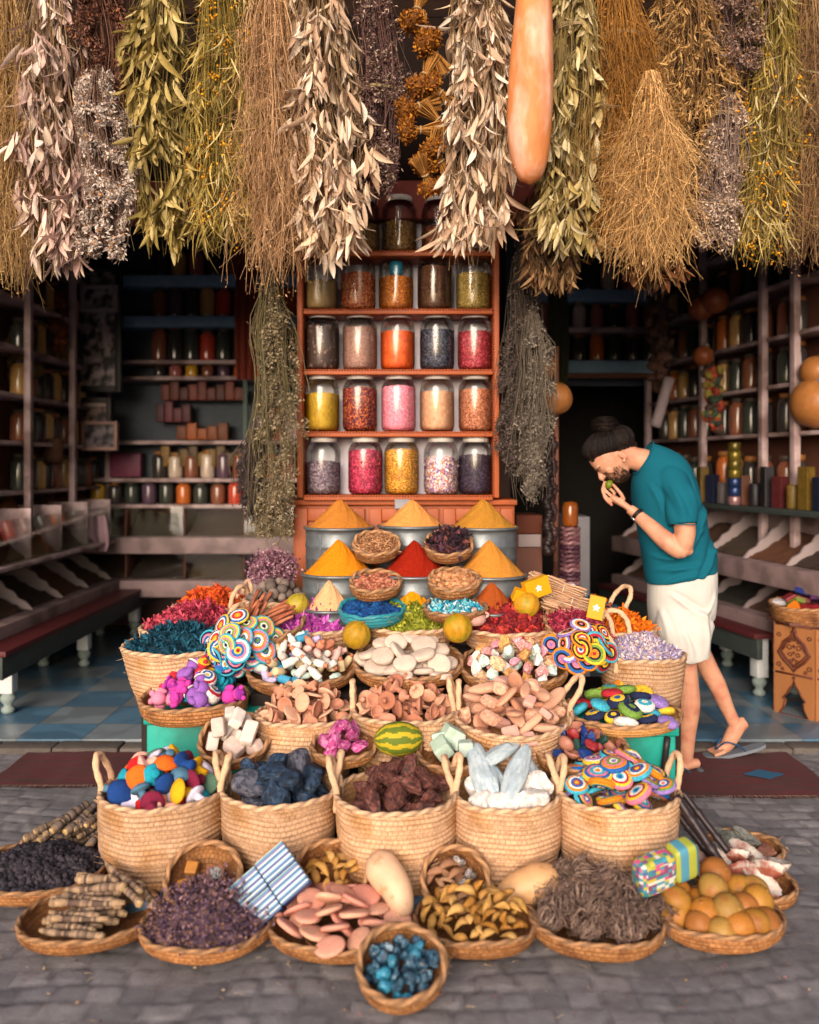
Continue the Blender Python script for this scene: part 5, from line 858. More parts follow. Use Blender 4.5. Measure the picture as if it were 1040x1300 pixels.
for i, (a, b, r_, lb) in enumerate([((858, 1010, 3.25), (918, 1100, 3.12), .016, 'front dark pole leaning beside the crochet basket'), ((866, 1005, 3.32), (925, 1082, 3.2), .013, 'middle dark pole leaning beside the crochet basket'), ((858, 1030, 3.3), (905, 1090, 3.22), .014, 'short dark pole under the other two poles')]):
    p, q = P(*a), P(*b); mb = MB(); add_tube(mb, [p+(q-p)*t for t in np.linspace(0, 1, 18)], [r_*(1.35 if k in (6, 13) else 1) for k in range(18)], H('2a2022'), segs=12); tag(mb.build('wooden_pole', mat('dark_pole', None, rough=.4, var=.2, scale=30), None), lb, 'pole', 'dark leaning poles')
YB = mat('yellow_card', H('d0920c'), rough=.5, var=.06, scale=20, bump=0)
for px, py, d, sx, sz, rx, ry, rz, lb in ((681, 746, 4.18, .13, .09, .2, -.28, .35, 'yellow box with a white lamp emblem beside the tubs'), (757, 771, 4.12, .075, .11, .15, .2, -.2, 'upright yellow box with white emblem by the basket handles'), (664, 757, 4.16, .1, .06, .5, .3, .2, 'yellow packet lying under the tilted yellow box')):
    o = thing('spice_box', lb, 'box', M=TR(P(px, py, d), rx-.2, ry, rz)); V, f = rbox(sx, .045, sz, .003); MB().add(V, f).build('carton', YB, o, smooth=False); mb = MB(); q = np.array([[0, .018], [-.008, .008], [-.018, .004], [-.009, -.004], [-.014, -.016], [0, -.01], [.014, -.016], [.009, -.004], [.018, .004], [.008, .008]])
    V = np.array([[x, 0, z] for x, z in q]+[[0, 0, 0]]); 
    if px != 664: mb.add(V+[0, -.0245, 0], [[i, (i+1) % 10, 10] for i in range(10)], H('d8dcdc')); mb.build('emblem', VCS, o)
# cinnamon, dried limes, root bundles
M, R = None, None
dish('L4', 'woven dish of cinnamon stick bundles by the pastel bottles', 336, 800, 4.14, 104, .09, rx=14, ry=-16); M, R = BASK['L4']
def quill(seed, L, r, cs): n = 10; x = np.linspace(-L/2, L/2, n); return (add_tube(MB(), np.stack([x, .003*np.sin(x*20+seed), .002*np.sin(x*30)], 1), r*(1+.08*np.sin(x*60+seed)), pick(HS(cs), 1, .1)[0], segs=8).mesh('cinnamon_stick', mat('cinnamon_bark', None, rough=.85, var=.25, scale=40, bump=.3, rnd=.15)))
CN = [(quill(i, .2, .008, '9a5c40 a8684c 8a4c34'), 'cinnamon stick') for i in range(4)]
put(M, CN, [(-.05+random.gauss(0, .02), -.05+.016*i+random.gauss(0, .006), .05+.012*(i % 4)) for i in range(11)], 'cinnamon_stick', 'cinnamon', 'cinnamon sticks', 'upright cinnamon bundle', face=lambda i, p: Euler((0, random.gauss(-.55, .12), random.gauss(.75, .2))), normal=False)
put(M, CN, [(.06+random.gauss(0, .02), -.07+.014*i+random.gauss(0, .006), .04+.01*(i % 4)) for i in range(11)], 'cinnamon_stick', 'cinnamon', 'cinnamon sticks', 'lying cinnamon bundle', face=lambda i, p: Euler((0, random.gauss(-.1, .08), random.gauss(.25, .15))), normal=False)
basket('L5', 'woven basket of grey dried limes by the left tub', 352, 762, 4.42, 84, .3, seed=14); M, R = BASK['L5']
LM = [(lm(disc_prof(.026, .024, e=1), H(c), 20, ns=.0015, m=VC, seed=i, name='dried_lime'), 'grey brown dried lime') for i, c in enumerate(('6a5c54', '7a6a60', '5c504a'))]
put(M, LM, spiral(22, R*.95, .05, .0)+spiral(14, R*.7, .06, .035, ph=1), 'dried_lime', 'lime', 'grey dried limes', 'lime basket', rot=1)
mb = MB(); n = 900; a = unit(rng.normal(size=(n, 3))); b = a*rng.uniform(.3, 1, (n, 1))**.5*np.array([.13, .08, .1]); strands(mb, np.stack([b*.5, b*.8, b+rng.normal(size=(n, 3))*.01], 1), .0014, pick(HS('7a5a54 8a6a60'), n)); m = 3200; tip = b[rng.integers(0, n, m)]+rng.normal(size=(m, 3))*.011; leaves(mb, tip, rand_dirs(m), .016, .011, pick(HS('8a5a6c 9c7080 70485c b08c94'), m, .2), segs=2)
tag(mb.build('dried_flower_bunch', PETAL, None, Matrix.Translation(P(347, 722, 4.5))), 'mauve pink dried flower bunch above the grey limes', 'dried flowers')
M, R = BASK['R4']
def roots(seed):
    n = 70; a = rng.uniform(0, 2*PI, n); r = .032*np.sqrt(rng.uniform(0, 1, n)); K = 6; t = np.linspace(-1, 1, K); w = 1-.28*np.exp(-(t/.35)**2); Q = np.stack([np.tile(t*.085, (n, 1))+rng.normal(size=(n, 1))*.008, r[:, None]*np.cos(a)[:, None]*w, r[:, None]*np.sin(a)[:, None]*w], -1); mb = MB(); strands(mb, Q, .0042, pick(HS('c8a080 b88c6c d8b898'), n, .1)); closed_tube(mb, np.array([[0, .027*math.cos(q), .027*math.sin(q)] for q in np.linspace(0, 6.28, 24)]), .0025, col=H('d8c8b0')); return mb.mesh('root_bundle', STEM)
put(M, [(roots(i), 'tied bundle of pale roots') for i in range(3)], [(-.05, .03, .07), (.05, .0, .07), (-.02, -.06, .04), (.06, -.07, .03), (0, .02, .12), (-.08, .08, .13)], 'root_bundle', 'root bundle', 'pale root bundles', 'root dish', face=lambda i, p: Euler((0, random.gauss(.15, .1), random.gauss(0, .4))), normal=False)
tag(link('white_stone', rk(150, .055, 'c8d0d0 b4c0c4', (1.1, .8, .75)), None, TR(P(718, 748, 4.42))), 'pale blue white stone behind the root bundles', 'stone')
# things right of the jar shelf and on the right wall
def glb(px, py, d, w, c, lb, grp=None): o = ball(px, py, d, w, c, lb, GO if False else mat('brown_gourd_skin', None, rough=.4, var=.2, scale=14, bump=.05), 'dried_gourd', 'gourd', 1, 6, .008); return tag(o, None, None, grp)
for px, py, d, w, lb in ((692, 466, 5.3, 32, 'upper small round gourd hanging beside dried herbs'), (706, 506, 5.3, 42, 'lower round gourd hanging beside dried herbs'), (890, 391, 7.0, 32, 'left hanging gourd on right wall shelves'), (908, 381, 6.9, 34, 'right hanging gourd on right wall shelves'), (893, 452, 7.0, 26, 'small pale gourd above the striped garland'), (1036, 472, 6.1, 40, 'neck bulb of the big gourd at right edge'), (1036, 512, 6.1, 64, 'big round golden gourd at the right edge')): glb(px, py, d, w, '9a6434' if d < 6.5 else '8a4a28', lb, 'hanging gourds')
mb = MB(); add_tube(mb, [P(706, 440, 5.6), P(706, 800, 5.6)], .018, H('8a5a48'), segs=10); mb.V[0][:, 2] = np.maximum(mb.V[0][:, 2], .03); add_tube(mb, [(P(706, 440, 5.6).x, 5.6, .03), (P(706, 440, 5.6).x, 5.6, 1.0)], .018, H('8a5a48'), segs=10); tag(mb.build('wooden_post', VC), 'thin brown post standing right of the jar shelf', 'post')
o = thing('white_cabinet', 'pale grey cabinet in the dark doorway', 'cabinet', (Xp(735, 6.4), 6.4, .03)); w = 28*6.4/F/2; hh = Z(656, 6.4)-.03; part(o, 'body', mat('grey_enamel', H('8a868c'), rough=.4, var=.05), (-w, w, 0, .5, 0, hh)); part(o, 'door', mat('grey_enamel'), (-w+.005, w-.005, -.02, -.002, .08, hh-.02))
o = thing('bangle_stack', 'tall stack of purple and pink bangles by the brown post', 'bangles', M=TR((Xp(724, 5.4), 5.4, .03))); top = Z(668, 5.4)-.03; nb = int(top/.028); mb = MB()
for k in range(nb): closed_tube(mb, ring_path(.05, 0, .014+k*.028, k), .0145, col=pick(HS('5a3a44 7a5058 8a6468 4a2c3a'), 1, .1)[0], segs=8)
mb.build('rings', VCS, o); V, f, _ = lathe([(.001, top), (.045, top), (.05, top+.02), (.05, top+.12), (.04, top+.15), (.001, top+.155)], 28); MB().add(V, f, H('8a4a1c')).build('amber_jar', mat('jar_glaze'), o)
o = thing('small_counter', 'small counter with white drawer right of the jar shelf', 'counter', (Xp(676, 5.3), 5.3, .03)); part(o, 'body', DARKW, (-.1, .06, 0, .4, 0, Z(684, 5.3))); part(o, 'drawer', WHITEP, (-.09, .05, -.02, -.002, Z(694, 5.3)-.03, Z(676, 5.3)-.04)); part(o, 'tray', VC, (-.1, .06, -.01, .3, Z(684, 5.3)+.002, Z(660, 5.3)), col=H('5a2c1c'))
mb = MB(); p = [P(696+2*math.sin(k*.8), y, 5.2) for k, y in enumerate(np.linspace(560, 700, 40))]; blobs(mb, np.array([q[:] for q in p]), .03, H('241a1a'), ICO[1], var=.3); blobs(mb, np.array([q[:] for q in p])+[.03, .02, .01], .026, H('3a2424'), ICO[1], var=.3); tag(mb.build('bead_string', VCS), 'thick strings of black beads by the brown post', 'beads')
def string(px, y0, y1, d, size, cols, n, lb, name): mb = MB(); t = np.linspace(0, 1, n); pts = np.array([P(px, y0+(y1-y0)*q, d)[:] for q in t])+rng.normal(size=(n, 3))*np.array([1, 1, 0])*size*.6; blobs(mb, pts, size, pick(HS(cols), n, .15), ICO[2], (1, 1, .6), .3); add_tube(mb, [P(px, y0-60, d), P(px, y1, d)], .004, H('4a3a30'), segs=6); tag(mb.build(name, VC), lb, 'string')
string(838, 378, 492, 7.4, .055, '4a322a 5a4034 3a2822', 60, 'hanging string of brown dried figs at the doorway', 'fig_string'); string(906, 468, 545, 6.8, .04, '7a2a1c 2a3a2c 7a6a2c 3a2a24 8a3a24', 70, 'colourful garland on the right wall shelves', 'garland')
string(25, 420, 480, 6.9, .06, '5a4418 4a3818 6a5020', 50, 'yellow brown dried bunch hanging at left edge', 'dried_bunch'); string(72, 370, 450, 7.4, .05, '5a2c14 6a3418 4a2614', 50, 'rust coloured dried bunch hanging on left wall', 'dried_bunch')
a, b = P(850, 480, 7.2), P(832, 542, 7.2); mb = MB(); add_tube(mb, [a+(b-a)*t for t in np.linspace(0, 1, 8)], .045, H('8a7c80'), segs=16); tag(mb.build('paper_roll', VC), 'slanting grey paper roll hanging by the doorway', 'roll')
M0 = TR(P(67, 572, 7.3)); V, f, uv = lathe([(.002, -.1), (.075, -.1), (.085, -.06), (.085, .09), (.08, .1), (.07, .09), (.002, .06)], 32, us=30, vs=60); o = tag(MB().add(V, f, uv=uv).build('hanging_basket', mat('brown_weave', H('5a3c28'), uvw=((.8, .8, .8), (.5, .5, .5))), None, M0), 'small brown basket hanging on the left wall shelving', 'basket'); mb = MB(); add_tube(mb, [(-.08, 0, .09), (0, 0, .4), (.08, 0, .09)], .005, H('5a4030'), segs=6); mb.build('cord', STEM, o)
# small packets and tins along the right counter
PKC = [('black', '1c1a1e'), ('red', '4a1c1e'), ('gold', '5a4618'), ('navy', '1c2238'), ('silver', '544e50'), ('rust', '4a2818')]
L = []
for i in range(20):
    s = .35+i*.15; n_, c = PKC[(i*5+i//3) % 6]; hh = .16+.07*((i*7) % 3)
    if i % 3 == 0: V, f, _ = lathe([(.001, 0), (.04, 0), (.042, .01), (.042, hh), (.035, hh+.012), (.001, hh+.012)], 20); me = MB().add(V, f, H(c)).mesh('tin', mat('packet_print'))
    else: me = boxm((.09, .07, hh), c, .004, mat('packet_print'), 'packet'); 
    o = link('spice_tin' if i % 3 == 0 else 'spice_packet', me, None, RR @ TR((s, .3, 1.306+(0 if i % 3 == 0 else hh/2)), rz=.2*math.sin(i*3))); tag(o, None, 'tin' if i % 3 == 0 else 'packet', 'packets along the right counter top'); L.append((o, f'{n_} spice {"tin" if i % 3 == 0 else "packet"}'))
bpy.context.view_layer.update(); label_items(L, 'right counter top')
o = thing('tin_stack', 'stack of gold and blue round tins on the right counter', 'tins', M=RR @ TR((rs(980)-.05, .36, 1.306)))
for k in range(7): V, f, _ = lathe([(.001, 0), (.045, 0), (.05, .008), (.05, .06), (.045, .068), (.001, .068)], 24); MB().add(V, f, H(['8a6a6c', '24345a', '24345a', '6a5c20', '5c5020', '6a5c20', '54481c'][k])).build('round_tin', mat('tin_paint', None, rough=.25, metal=.4, var=.1), o, Matrix.Translation((0, 0, k*.07)))
# carved hexagonal table
def carved_table():
    cx, cy, R, h = Xp(1034, 5.62), 5.62, .265, .6; o = thing('carved_table', 'hexagonal carved wooden side table under the soap basket at right', 'table', (cx, cy, .03)); TW = mat('carved_wood', H('93603a'), rough=.5, var=.15, scale=12, bump=.06, stretch=(1, 1, .2)); CD_ = mat('carving_dark', H('54281a'), rough=.6, var=.2, scale=30)
    mb = MB(); V, f, _ = lathe([(.001, h-.03), (R*1.06, h-.03), (R*1.08, h-.02), (R*1.08, h-.004), (.001, h)], 6); mb.add(V, f); mb.build('top', DARKW, o, Matrix.Rotation(PI/6+.1, 4, 'Z'), smooth=False)
    w = R; a_ = R*math.cos(PI/6)
    arch = [(-w/2+.001, 0), (-w/2+.035, 0), (-.068, .05), (-.06, .095), (-.078, .1), (-.05, .13), (-.03, .17), (-.012, .19), (0, .225), (.012, .19), (.03, .17), (.05, .13), (.078, .1), (.06, .095), (.068, .05), (w/2-.035, 0), (w/2-.001, 0), (w/2-.001, h-.031), (-w/2+.001, h-.031)]
    med = [(0, .545), (-.012, .53), (-.008, .515), (-.03, .49), (-.07, .46), (-.085, .42), (-.105, .395), (-.07, .35), (-.02, .31), (0, .285)]; med = med+[(-x, z) for x, z in med[-2:0:-1]]
    for k in range(6):
        Mk = Matrix.Rotation(k*PI/3+.1, 4, 'Z') @ Matrix.Translation((0, -a_, 0)); V, f = extrude_poly([(t, z) for t, z in arch], -.009, .009); V = V[:, [1, 0, 2]]; pn = MB().add(V, f[:, ::-1]).build('side_panel', TW, o, Mk, smooth=False)
        mb = MB()
        for sc, rr in ((1.0, .01), (.8, .006)):
            c0 = np.array([0, .415]); closed_tube(mb, np.array([[x*sc, -.011, (z-.415)*sc+.415] for x, z in med]), rr, 0, segs=6)
        for z in (.262, .572): add_tube(mb, [(-w/2+.01, -.011, z), (w/2-.01, -.011, z)], .007, segs=6)
        closed_tube(mb, np.array([[x*1.0, -.011, z+.001] for x, z in arch[1:16]]+[[w/2-.012, -.011, .01]][:0]), .005, 0, segs=6)
        for sx in (-1, 1):
            for (x, z, r) in ((.03, .43, .02), (.025, .385, .016), (.018, .345, .012), (.03, .47, .013), (.1, .31, .018), (.1, .5, .016), (.075, .285, .012)): closed_tube(mb, np.array([[sx*(x+r*math.cos(q)*(1-.12*q)), -.011, z+r*math.sin(q)*(1-.1*q)] for q in np.linspace(0, 4.8, 12)]), .0035, 0, segs=5)
        blobs(mb, np.array([[0, -.011, z] for z in (.32, .36, .4, .44, .48, .555, .24)]), .011, (1, 1, 1), ICO[1], var=.2); mb.build('carving', CD_, pn)
    M = tilt(1034, 772, 5.62); dish('T1', 'brown woven basket of soaps on the carved table', 1034, 768, 5.62, 106, .11, base=.8, seed=17); bpy.data.objects
    SO = [(boxm((.09, .06, .03), c, .004, VCS, 'soap_box'), f'{n} wrapped soap') for n, c in (('orange', 'c06a14'), ('red', '7a1c24'), ('navy', '24306c'), ('white', 'b4b0b4'), ('olive green', '6a7434'), ('purple', '4a2850'))]
    put(BASK['T1'][0], SO, spiral(13, BASK['T1'][1]*.85, .03, .0)+spiral(9, BASK['T1'][1]*.6, .06, .03, ph=1), 'soap_box', 'soap', 'wrapped soaps on the carved table', 'carved table basket', rot=.5, sc=(.9, 1.3))
carved_table()
# fallen bits on the street
mb = MB(); n = 420; x, y = rng.uniform(-1.7, 1.7, n), rng.uniform(2.35, 4.3, n); k = rng.random(n) < .6; y = np.where(k, rng.normal(2.75, .2, n), y); b = np.stack([x, y, np.full(n, .004)], 1); dd = unit(rng.normal(size=(n, 3))*[1, 1, 0]); strands(mb, np.stack([b, b+dd*.008+[0, 0, .002], b+dd*rng.uniform(.008, .028, (n, 1))], 1), .0009, pick(HS('9c8060 7a6048 b89c78 5a4640'), n, .2)); leaves(mb, b[:140]+[.01, .01, .002], rand_dirs(140)*[1, 1, .2], .012, .008, pick(HS('7a4a50 8a6a48 5a4454 a08a70'), 140), segs=2)
tag(mb.build('floor_litter', STEM), 'scattered straw and petal bits on the cobbles', 'litter', None, 'stuff')
# ================================================================ hanging herbs
def bundle(label, px, top, bot, wpx, d, kind, cols, stemc='6a5238 8a6e4a', n=None, sz=1.0, bl=None, nm='herb_bundle', seed=0, lean=0, tie=False, tiepx=None, full=.3):
    global rng
    rng = np.random.default_rng(seed+int(px)*7)
    L = (bot-top)*d/F; R = wpx/2*d/F; cols = HS(cols); o = thing(nm, label, 'herb bundle', P(px, top, d), group='herb bundles hung along the shop front')
    def env(t): return R*np.interp(t, [0, .12, full, .6, .85, 1], [.42, .6, .9, 1, .88, .45])*(1+.1*np.sin(t*17+px))
    def pt(t, q, a): e = env(t)*q*(1+.16*np.sin(3*a+8*t+px)); return np.stack([e*np.cos(a)+lean*t*L+R*.16*np.sin(6*t+px), .7*e*np.sin(a), -t*L], -1)
    def tufts(n, k, al, be):
        m = max(6, n//k); i = rng.integers(0, m, n); t = (rng.beta(al, be, m)*.96)[i]+rng.normal(size=n)*.022; return np.clip(t, 0, 1.03), rng.uniform(0, 2*PI, m)[i]+rng.normal(size=n)*.16, (rng.uniform(.25, 1.12, m)**.6)[i]
    sm = MB(); ns = {'twig': 360, 'leaf': 90, 'thin': 150}.get(kind, 70); a = rng.uniform(0, 2*PI, ns); q = np.sqrt(rng.uniform(0, 1, ns)); te = rng.uniform(.55, 1.0, ns); t = np.linspace(0, 1, 9)[None]*te[:, None]
    path = pt(t, q[:, None], a[:, None]+.3*t); path[:, :, :2] += (.03 if kind == 'twig' else .012)*np.cumsum(rng.normal(size=path[:, :, :2].shape), 1)*np.linspace(0, 1, 9)[None, :, None]**.5
    strands(sm, path, .0024 if kind != 'twig' else .0019, pick(HS(stemc), ns, .2))
    if kind == 'twig':
        m = 5200; i = rng.integers(0, ns, m); k = rng.integers(3, 8, m); b = path[i, k]; dd = unit(path[i, k+1]-b)+rng.normal(size=(m, 3))*.65; ln = rng.uniform(.03, .14, m)[:, None]; strands(sm, np.stack([b, b+dd*ln*.5, b+dd*ln+rng.normal(size=(m, 3))*.008], 1), .0012, pick(HS(stemc), m, .25))
    sm.build('stems', STEM, o); lf = MB(); bm_ = None
    if kind in ('leaf', 'pod'):
        n = int((n or int(380*L*R/.18))*2.0); t, a, q = tufts(n, 6, 1.25, 1.0); t *= 1-.09/L; b = pt(t, q, a); out = np.stack([np.cos(a), .8*np.sin(a), 0*a], 1)
        dr = np.array([0, 0, -1.])+out*(.2*q)[:, None]+rng.normal(size=(n, 3))*.24; ll = (.112 if kind == 'leaf' else .055)*sz*rng.uniform(.45, 1.3, n); leaves(lf, b, dr, ll, ll*(.25 if kind == 'leaf' else .45)*rng.uniform(.7, 1.2, n), pick(cols, n, .13), segs=6, curl=.42, fold=.38, prof=[.1, .6, .95, 1, .7, .03])
    elif kind == 'thin':
        n = n or int(950*L*R/.15); t, a, q = tufts(n, 9, 1.15, .95); t *= .93; b = pt(t, q, a); out = np.stack([np.cos(a), .8*np.sin(a), 0*a], 1)
        dr = np.array([0, 0, -1.])+out*.35+rng.normal(size=(n, 3))*.35; ll = .13*sz*rng.uniform(.5, 1.3, n); leaves(lf, b, dr, ll, .0085*sz*rng.uniform(.6, 1.2, n), pick(cols, n, .15), segs=5, curl=.55, fold=.1, prof=[.5, 1, .9, .6, .05])
        bm_ = MB(); m = 60; ct = rng.beta(2.2, 1.2, m)*.97; a = rng.uniform(0, 2*PI, m); cp = pt(ct, np.full(m, .92), a); pos = np.repeat(cp, 9, 0)+rng.normal(size=(m*9, 3))*[.02, .02, .03]; blobs(bm_, pos, .0062, pick(HS(bl or 'c8860e d89a14 b8780a'), m*9, .15), ICO[1])
    elif kind == 'twig':
        m = n or 2600; i = rng.integers(0, ns, m); k = rng.integers(1, 9, m); b = path[i, k]+rng.normal(size=(m, 3))*.012; leaves(lf, b, rand_dirs(m)+[0, 0, -.5], .016*sz, .007*sz, pick(cols, m, .2), segs=2)
    elif kind == 'needle':
        n = n or int(2600*L*R/.15); t, a, q = tufts(n, 16, 1.2, 1); b = pt(t, q, a); out = np.stack([np.cos(a), .8*np.sin(a), 0*a], 1); dr = np.array([0, 0, -.8])+out*.5+rng.normal(size=(n, 3))*.45; leaves(lf, b, dr, .052*sz*rng.uniform(.6, 1.2, n), .0075*sz, pick(cols, n, .16), segs=3, curl=.3, fold=.15, prof=[.5, 1, .8, .1])
    elif kind in ('flower', 'spike'):
        m = int((n or int(420*L*R/.12))*1.7); t, a, q = tufts(m, 7, 1.05 if kind == 'flower' else 1.2, .9); b = pt(t*.97, q, a); out = np.stack([np.cos(a), .8*np.sin(a), 0*a], 1); up = b-out*.045+[0, 0, .05]; strands(lf, np.stack([up, (up+b)/2+rng.normal(size=(m, 3))*.008, b], 1), .0016, pick(HS(stemc), m, .2))
        k = 11; bb = np.repeat(b, k, 0)+rng.normal(size=(m*k, 3))*(.0085 if kind == 'flower' else .004)*sz+(np.repeat(unit(up-b), k, 0)*rng.uniform(0, .07, (m*k, 1)) if kind == 'spike' else 0)
        leaves(lf, bb, rand_dirs(m*k)+[0, 0, -.3], .017*sz*rng.uniform(.6, 1.3, m*k), .0095*sz, pick(cols, m*k, .18), segs=2, curl=.4, prof=[.4, 1, .2])
        if bl: bm_ = MB(); j = rng.integers(0, m, m//4); blobs(bm_, b[j]+out[j]*.006, .0062, pick(HS(bl), m//4, .15), ICO[1])
    lf.build('foliage', LEAF, o)
    if bm_: bm_.build('blossoms', STEM, o)
    if tiepx:
        tz = -(tiepx-top)*d/F if tiepx else -.1*L; tb = MB(); r0 = float(env(-tz/L))*.78
        for k in range(3): closed_tube(tb, np.array([[r0*math.cos(q)+lean*(-tz), .72*r0*math.sin(q), tz+k*.007+.003*math.sin(3*q+k)] for q in np.linspace(0, 6.28, 30)]), .003, col=H('9a8460'), segs=6)
        tb.build('string', STEM, o)
    return o
CREAM = 'd4b89c dcc6ae c4a488 ccb294 e0d0be b4947a'
bundle('tan straw bundle with fine stalks at far left', 12, -60, 372, 46, 4.22, 'twig', 'b08a58 c09a68 9a7648', 'ac8856 c09c6a 8e6c42', seed=1)
bundle('pinkish cream leaf bundle second from the left end', 66, -70, 358, 92, 4.18, 'leaf', 'd0b4a4 dcc6b8 c0a094 d4bea8 b09084', seed=2)
bundle('white grey daisy bundle with amber flower heads', 130, 95, 336, 78, 4.16, 'flower', 'd0c0b4 dcd0c6 b4a090 c4b0a4', '6a5044 7e6454', seed=3, bl='b8782a a0641c', n=620)
bundle('dark brown flower bundle above the white daisies', 130, -70, 160, 92, 4.24, 'flower', '6a4030 7e5040 5a3428 8a6454', '5a3a2c 6e4a38', seed=4, bl='a0641c', n=600)
bundle('olive bundle of broad bay leaves', 203, -60, 330, 74, 4.18, 'leaf', 'a08a4c b09a5c 8f7c40 c8b478 a8945a', '6a5a30', seed=5, full=.2)
bundle('yellow green bundle with yellow flowers, left side', 282, -60, 326, 88, 4.2, 'thin', 'b4984c c4aa60 98843e ccba84 8f7c3c', '7f6a30 8f7a3a', seed=6)
bundle('tan bundle of very fine twigs left of cream leaves', 349, -60, 374, 56, 4.16, 'twig', 'b48e64 c8a47c 9a744c', 'b48c64 c49c74 946e4a', seed=7, n=3800, full=.1)
bundle('cream leaf bundle in front of the jar shelf, left', 412, -60, 342, 96, 4.12, 'leaf', CREAM, seed=8, n=560)
bundle('dark purple dried bundle with white bits', 482, -50, 262, 62, 4.2, 'flower', '644844 785850 c0a892 50383a 8f7468', '4a3834 6a4a44', seed=9, tiepx=118)
bundle('cream leaf bundle in front of the jar shelf, right', 608, -60, 342, 88, 4.12, 'leaf', CREAM, seed=10, n=560)
bundle('pale green leaf bundle right of the hanging orange gourd', 729, -30, 332, 72, 4.16, 'leaf', 'b8a470 c8b88c a8945c d4c49c 9a864e', '7f6a3c', seed=11, tiepx=40, full=.18)
bundle('golden straw bundle, rear one of the pair', 790, -40, 332, 76, 4.2, 'twig', '9a6a30 ac7a3c 845824', '946428 a47436 7a5020', seed=12, n=3200, tiepx=50)
bundle('light golden straw bundle tied low in front', 824, 92, 345, 44, 4.06, 'twig', 'd0a46c dcb47c bc9058', 'c89a62 d4ac74 ac8450', seed=13, n=2600, tiepx=128)
bundle('tan narrow leaf bundle right of the straw', 872, -60, 262, 96, 4.2, 'needle', 'b48c54 c49c64 9a7440 a8885c', '7a5a34', seed=14)
bundle('grey lilac flower bundle, upper right', 945, -40, 146, 92, 4.2, 'flower', '84685a 94786a 72584a a48c7c', '5a4440 6e5450', seed=15, n=520, bl='9a641c')
bundle('whitish lilac spiky bundle hanging lower right', 918, 128, 326, 80, 4.14, 'spike', 'b49c88 c8b09c 987e6c d4c0ac', '6e5850 846e64', seed=16, n=420, lean=-.05, tiepx=150)
bundle('yellow green bundle with yellow flowers, right side', 985, -60, 342, 78, 4.18, 'thin', 'ac944c bca464 937e3a c4b484', '7f6a30', seed=17, lean=-.05)
bundle('brown straw bundle at far right edge', 1030, -60, 345, 46, 4.2, 'twig', '9a7650 8a6642 ac8860', '8a6844 9c7a54 6e5034', seed=18)
bundle('brown leaf bundle hanging behind the orange gourd', 694, 225, 378, 58, 4.4, 'leaf', '7a5a3c 8a6a48 6a4c30 987a54', '5a4430', seed=19, sz=.8, n=260)
bundle('rust brown pod bundle hanging below the straw', 826, 258, 380, 58, 4.35, 'pod', '8a5a34 9a6a40 784a2a', '5a4430', seed=20, n=360, sz=1.1)
bundle('short brown bundle behind the narrow tan leaves', 862, 180, 330, 46, 4.4, 'leaf', '6e4a2e 7e5a38 5c3c24', '4a3424', seed=21, sz=.6, n=220)
bundle('grey green herb bundle hanging left of jar shelf', 350, 350, 700, 62, 4.66, 'spike', '8a7a5c 9c8c70 766650 ac9c80', '5e5438 70664a', seed=22, n=620, sz=.9, full=.15)
bundle('dark lavender bundle hanging left of jar shelf', 323, 545, 672, 46, 4.72, 'spike', '4c4044 5c4e52 3e3438', '4a3e34', seed=23, n=380, sz=.8)
bundle('dark grey herb bundle hanging right of jar shelf', 660, 325, 620, 54, 4.68, 'spike', '5a4e4a 6a5c56 4c403c', '4e443a', seed=24, n=560, sz=.9, full=.15)
bundle('pale grey herb bundle hanging right of jar shelf', 678, 400, 650, 46, 4.62, 'spike', '80766a 90867a 6e645a', '5e5448', seed=25, n=460, sz=.9, full=.15)
# chain of small orange brown tied posies
for i, (px, py, ang, s) in enumerate([(537, 42, -.3, 1), (552, 68, 2.6, 1), (540, 95, .4, 1), (560, 118, 2.2, .9), (532, 135, 1.2, 1), (556, 152, -.9, 1), (534, 165, 1.5, .9), (547, 192, .5, 1), (560, 205, 2.5, 1), (540, 222, -.5, .9), (530, 12, .3, 1)]):
    o = thing('flower_posy', f'small orange brown tied flower posy, {["second", "third", "fourth", "fifth", "sixth", "seventh", "eighth", "ninth", "tenth", "lowest", "uppermost"][i]} from the top of the chain', 'flower posy', M=TR(P(px, py, 4.15+.01*(i % 3)), ry=ang, rx=random.gauss(0, .4), s=s*1.45), group='orange posies chained between cream leaves')
    n = 90; a = rng.uniform(0, 2*PI, n); r = np.sqrt(rng.uniform(0, 1, n)); e = np.stack([r*np.cos(a), r*np.sin(a), 0*a], 1); st_ = MB(); strands(st_, np.stack([e*.035+[0, 0, .07], e*.009, e*.02+[0, 0, -.03]], 1), .0022, pick(HS('9a6a30 8a5a24 b07c3c'), n, .15)); st_.build('stems', STEM, o)
    fl = MB(); m = 420; p = unit(rng.normal(size=(m, 3)))*rng.uniform(.6, 1, (m, 1))*[.048, .048, .034]+[0, 0, -.05]; leaves(fl, p, rand_dirs(m), .014, .009, pick(HS('8a5214 9a6018 7a4410 a86c1c'), m, .2), segs=2); V, f = ICO[2]; fl.add(V*[.04, .04, .03]+[0, 0, -.05], f, H('6a3e10')); fl.build('blossoms', PETAL, o)
    tb = MB(); closed_tube(tb, np.array([[.0125*math.cos(q), .0125*math.sin(q), 0] for q in np.linspace(0, 6.28, 20)]), .0035, col=H('b89a70'), segs=6); tb.build('string', STEM, o)
rl = MB()
for y, z in ((4.2, 4.135), (4.12, 4.17)): add_tube(rl, [(x, y, z) for x in np.linspace(-3.4, 3.4, 20)], .025, H('5a4030'), segs=10)
tag(rl.build('hanging_rail', DARKW), 'wooden rails carrying the dried herb bundles', 'rail')
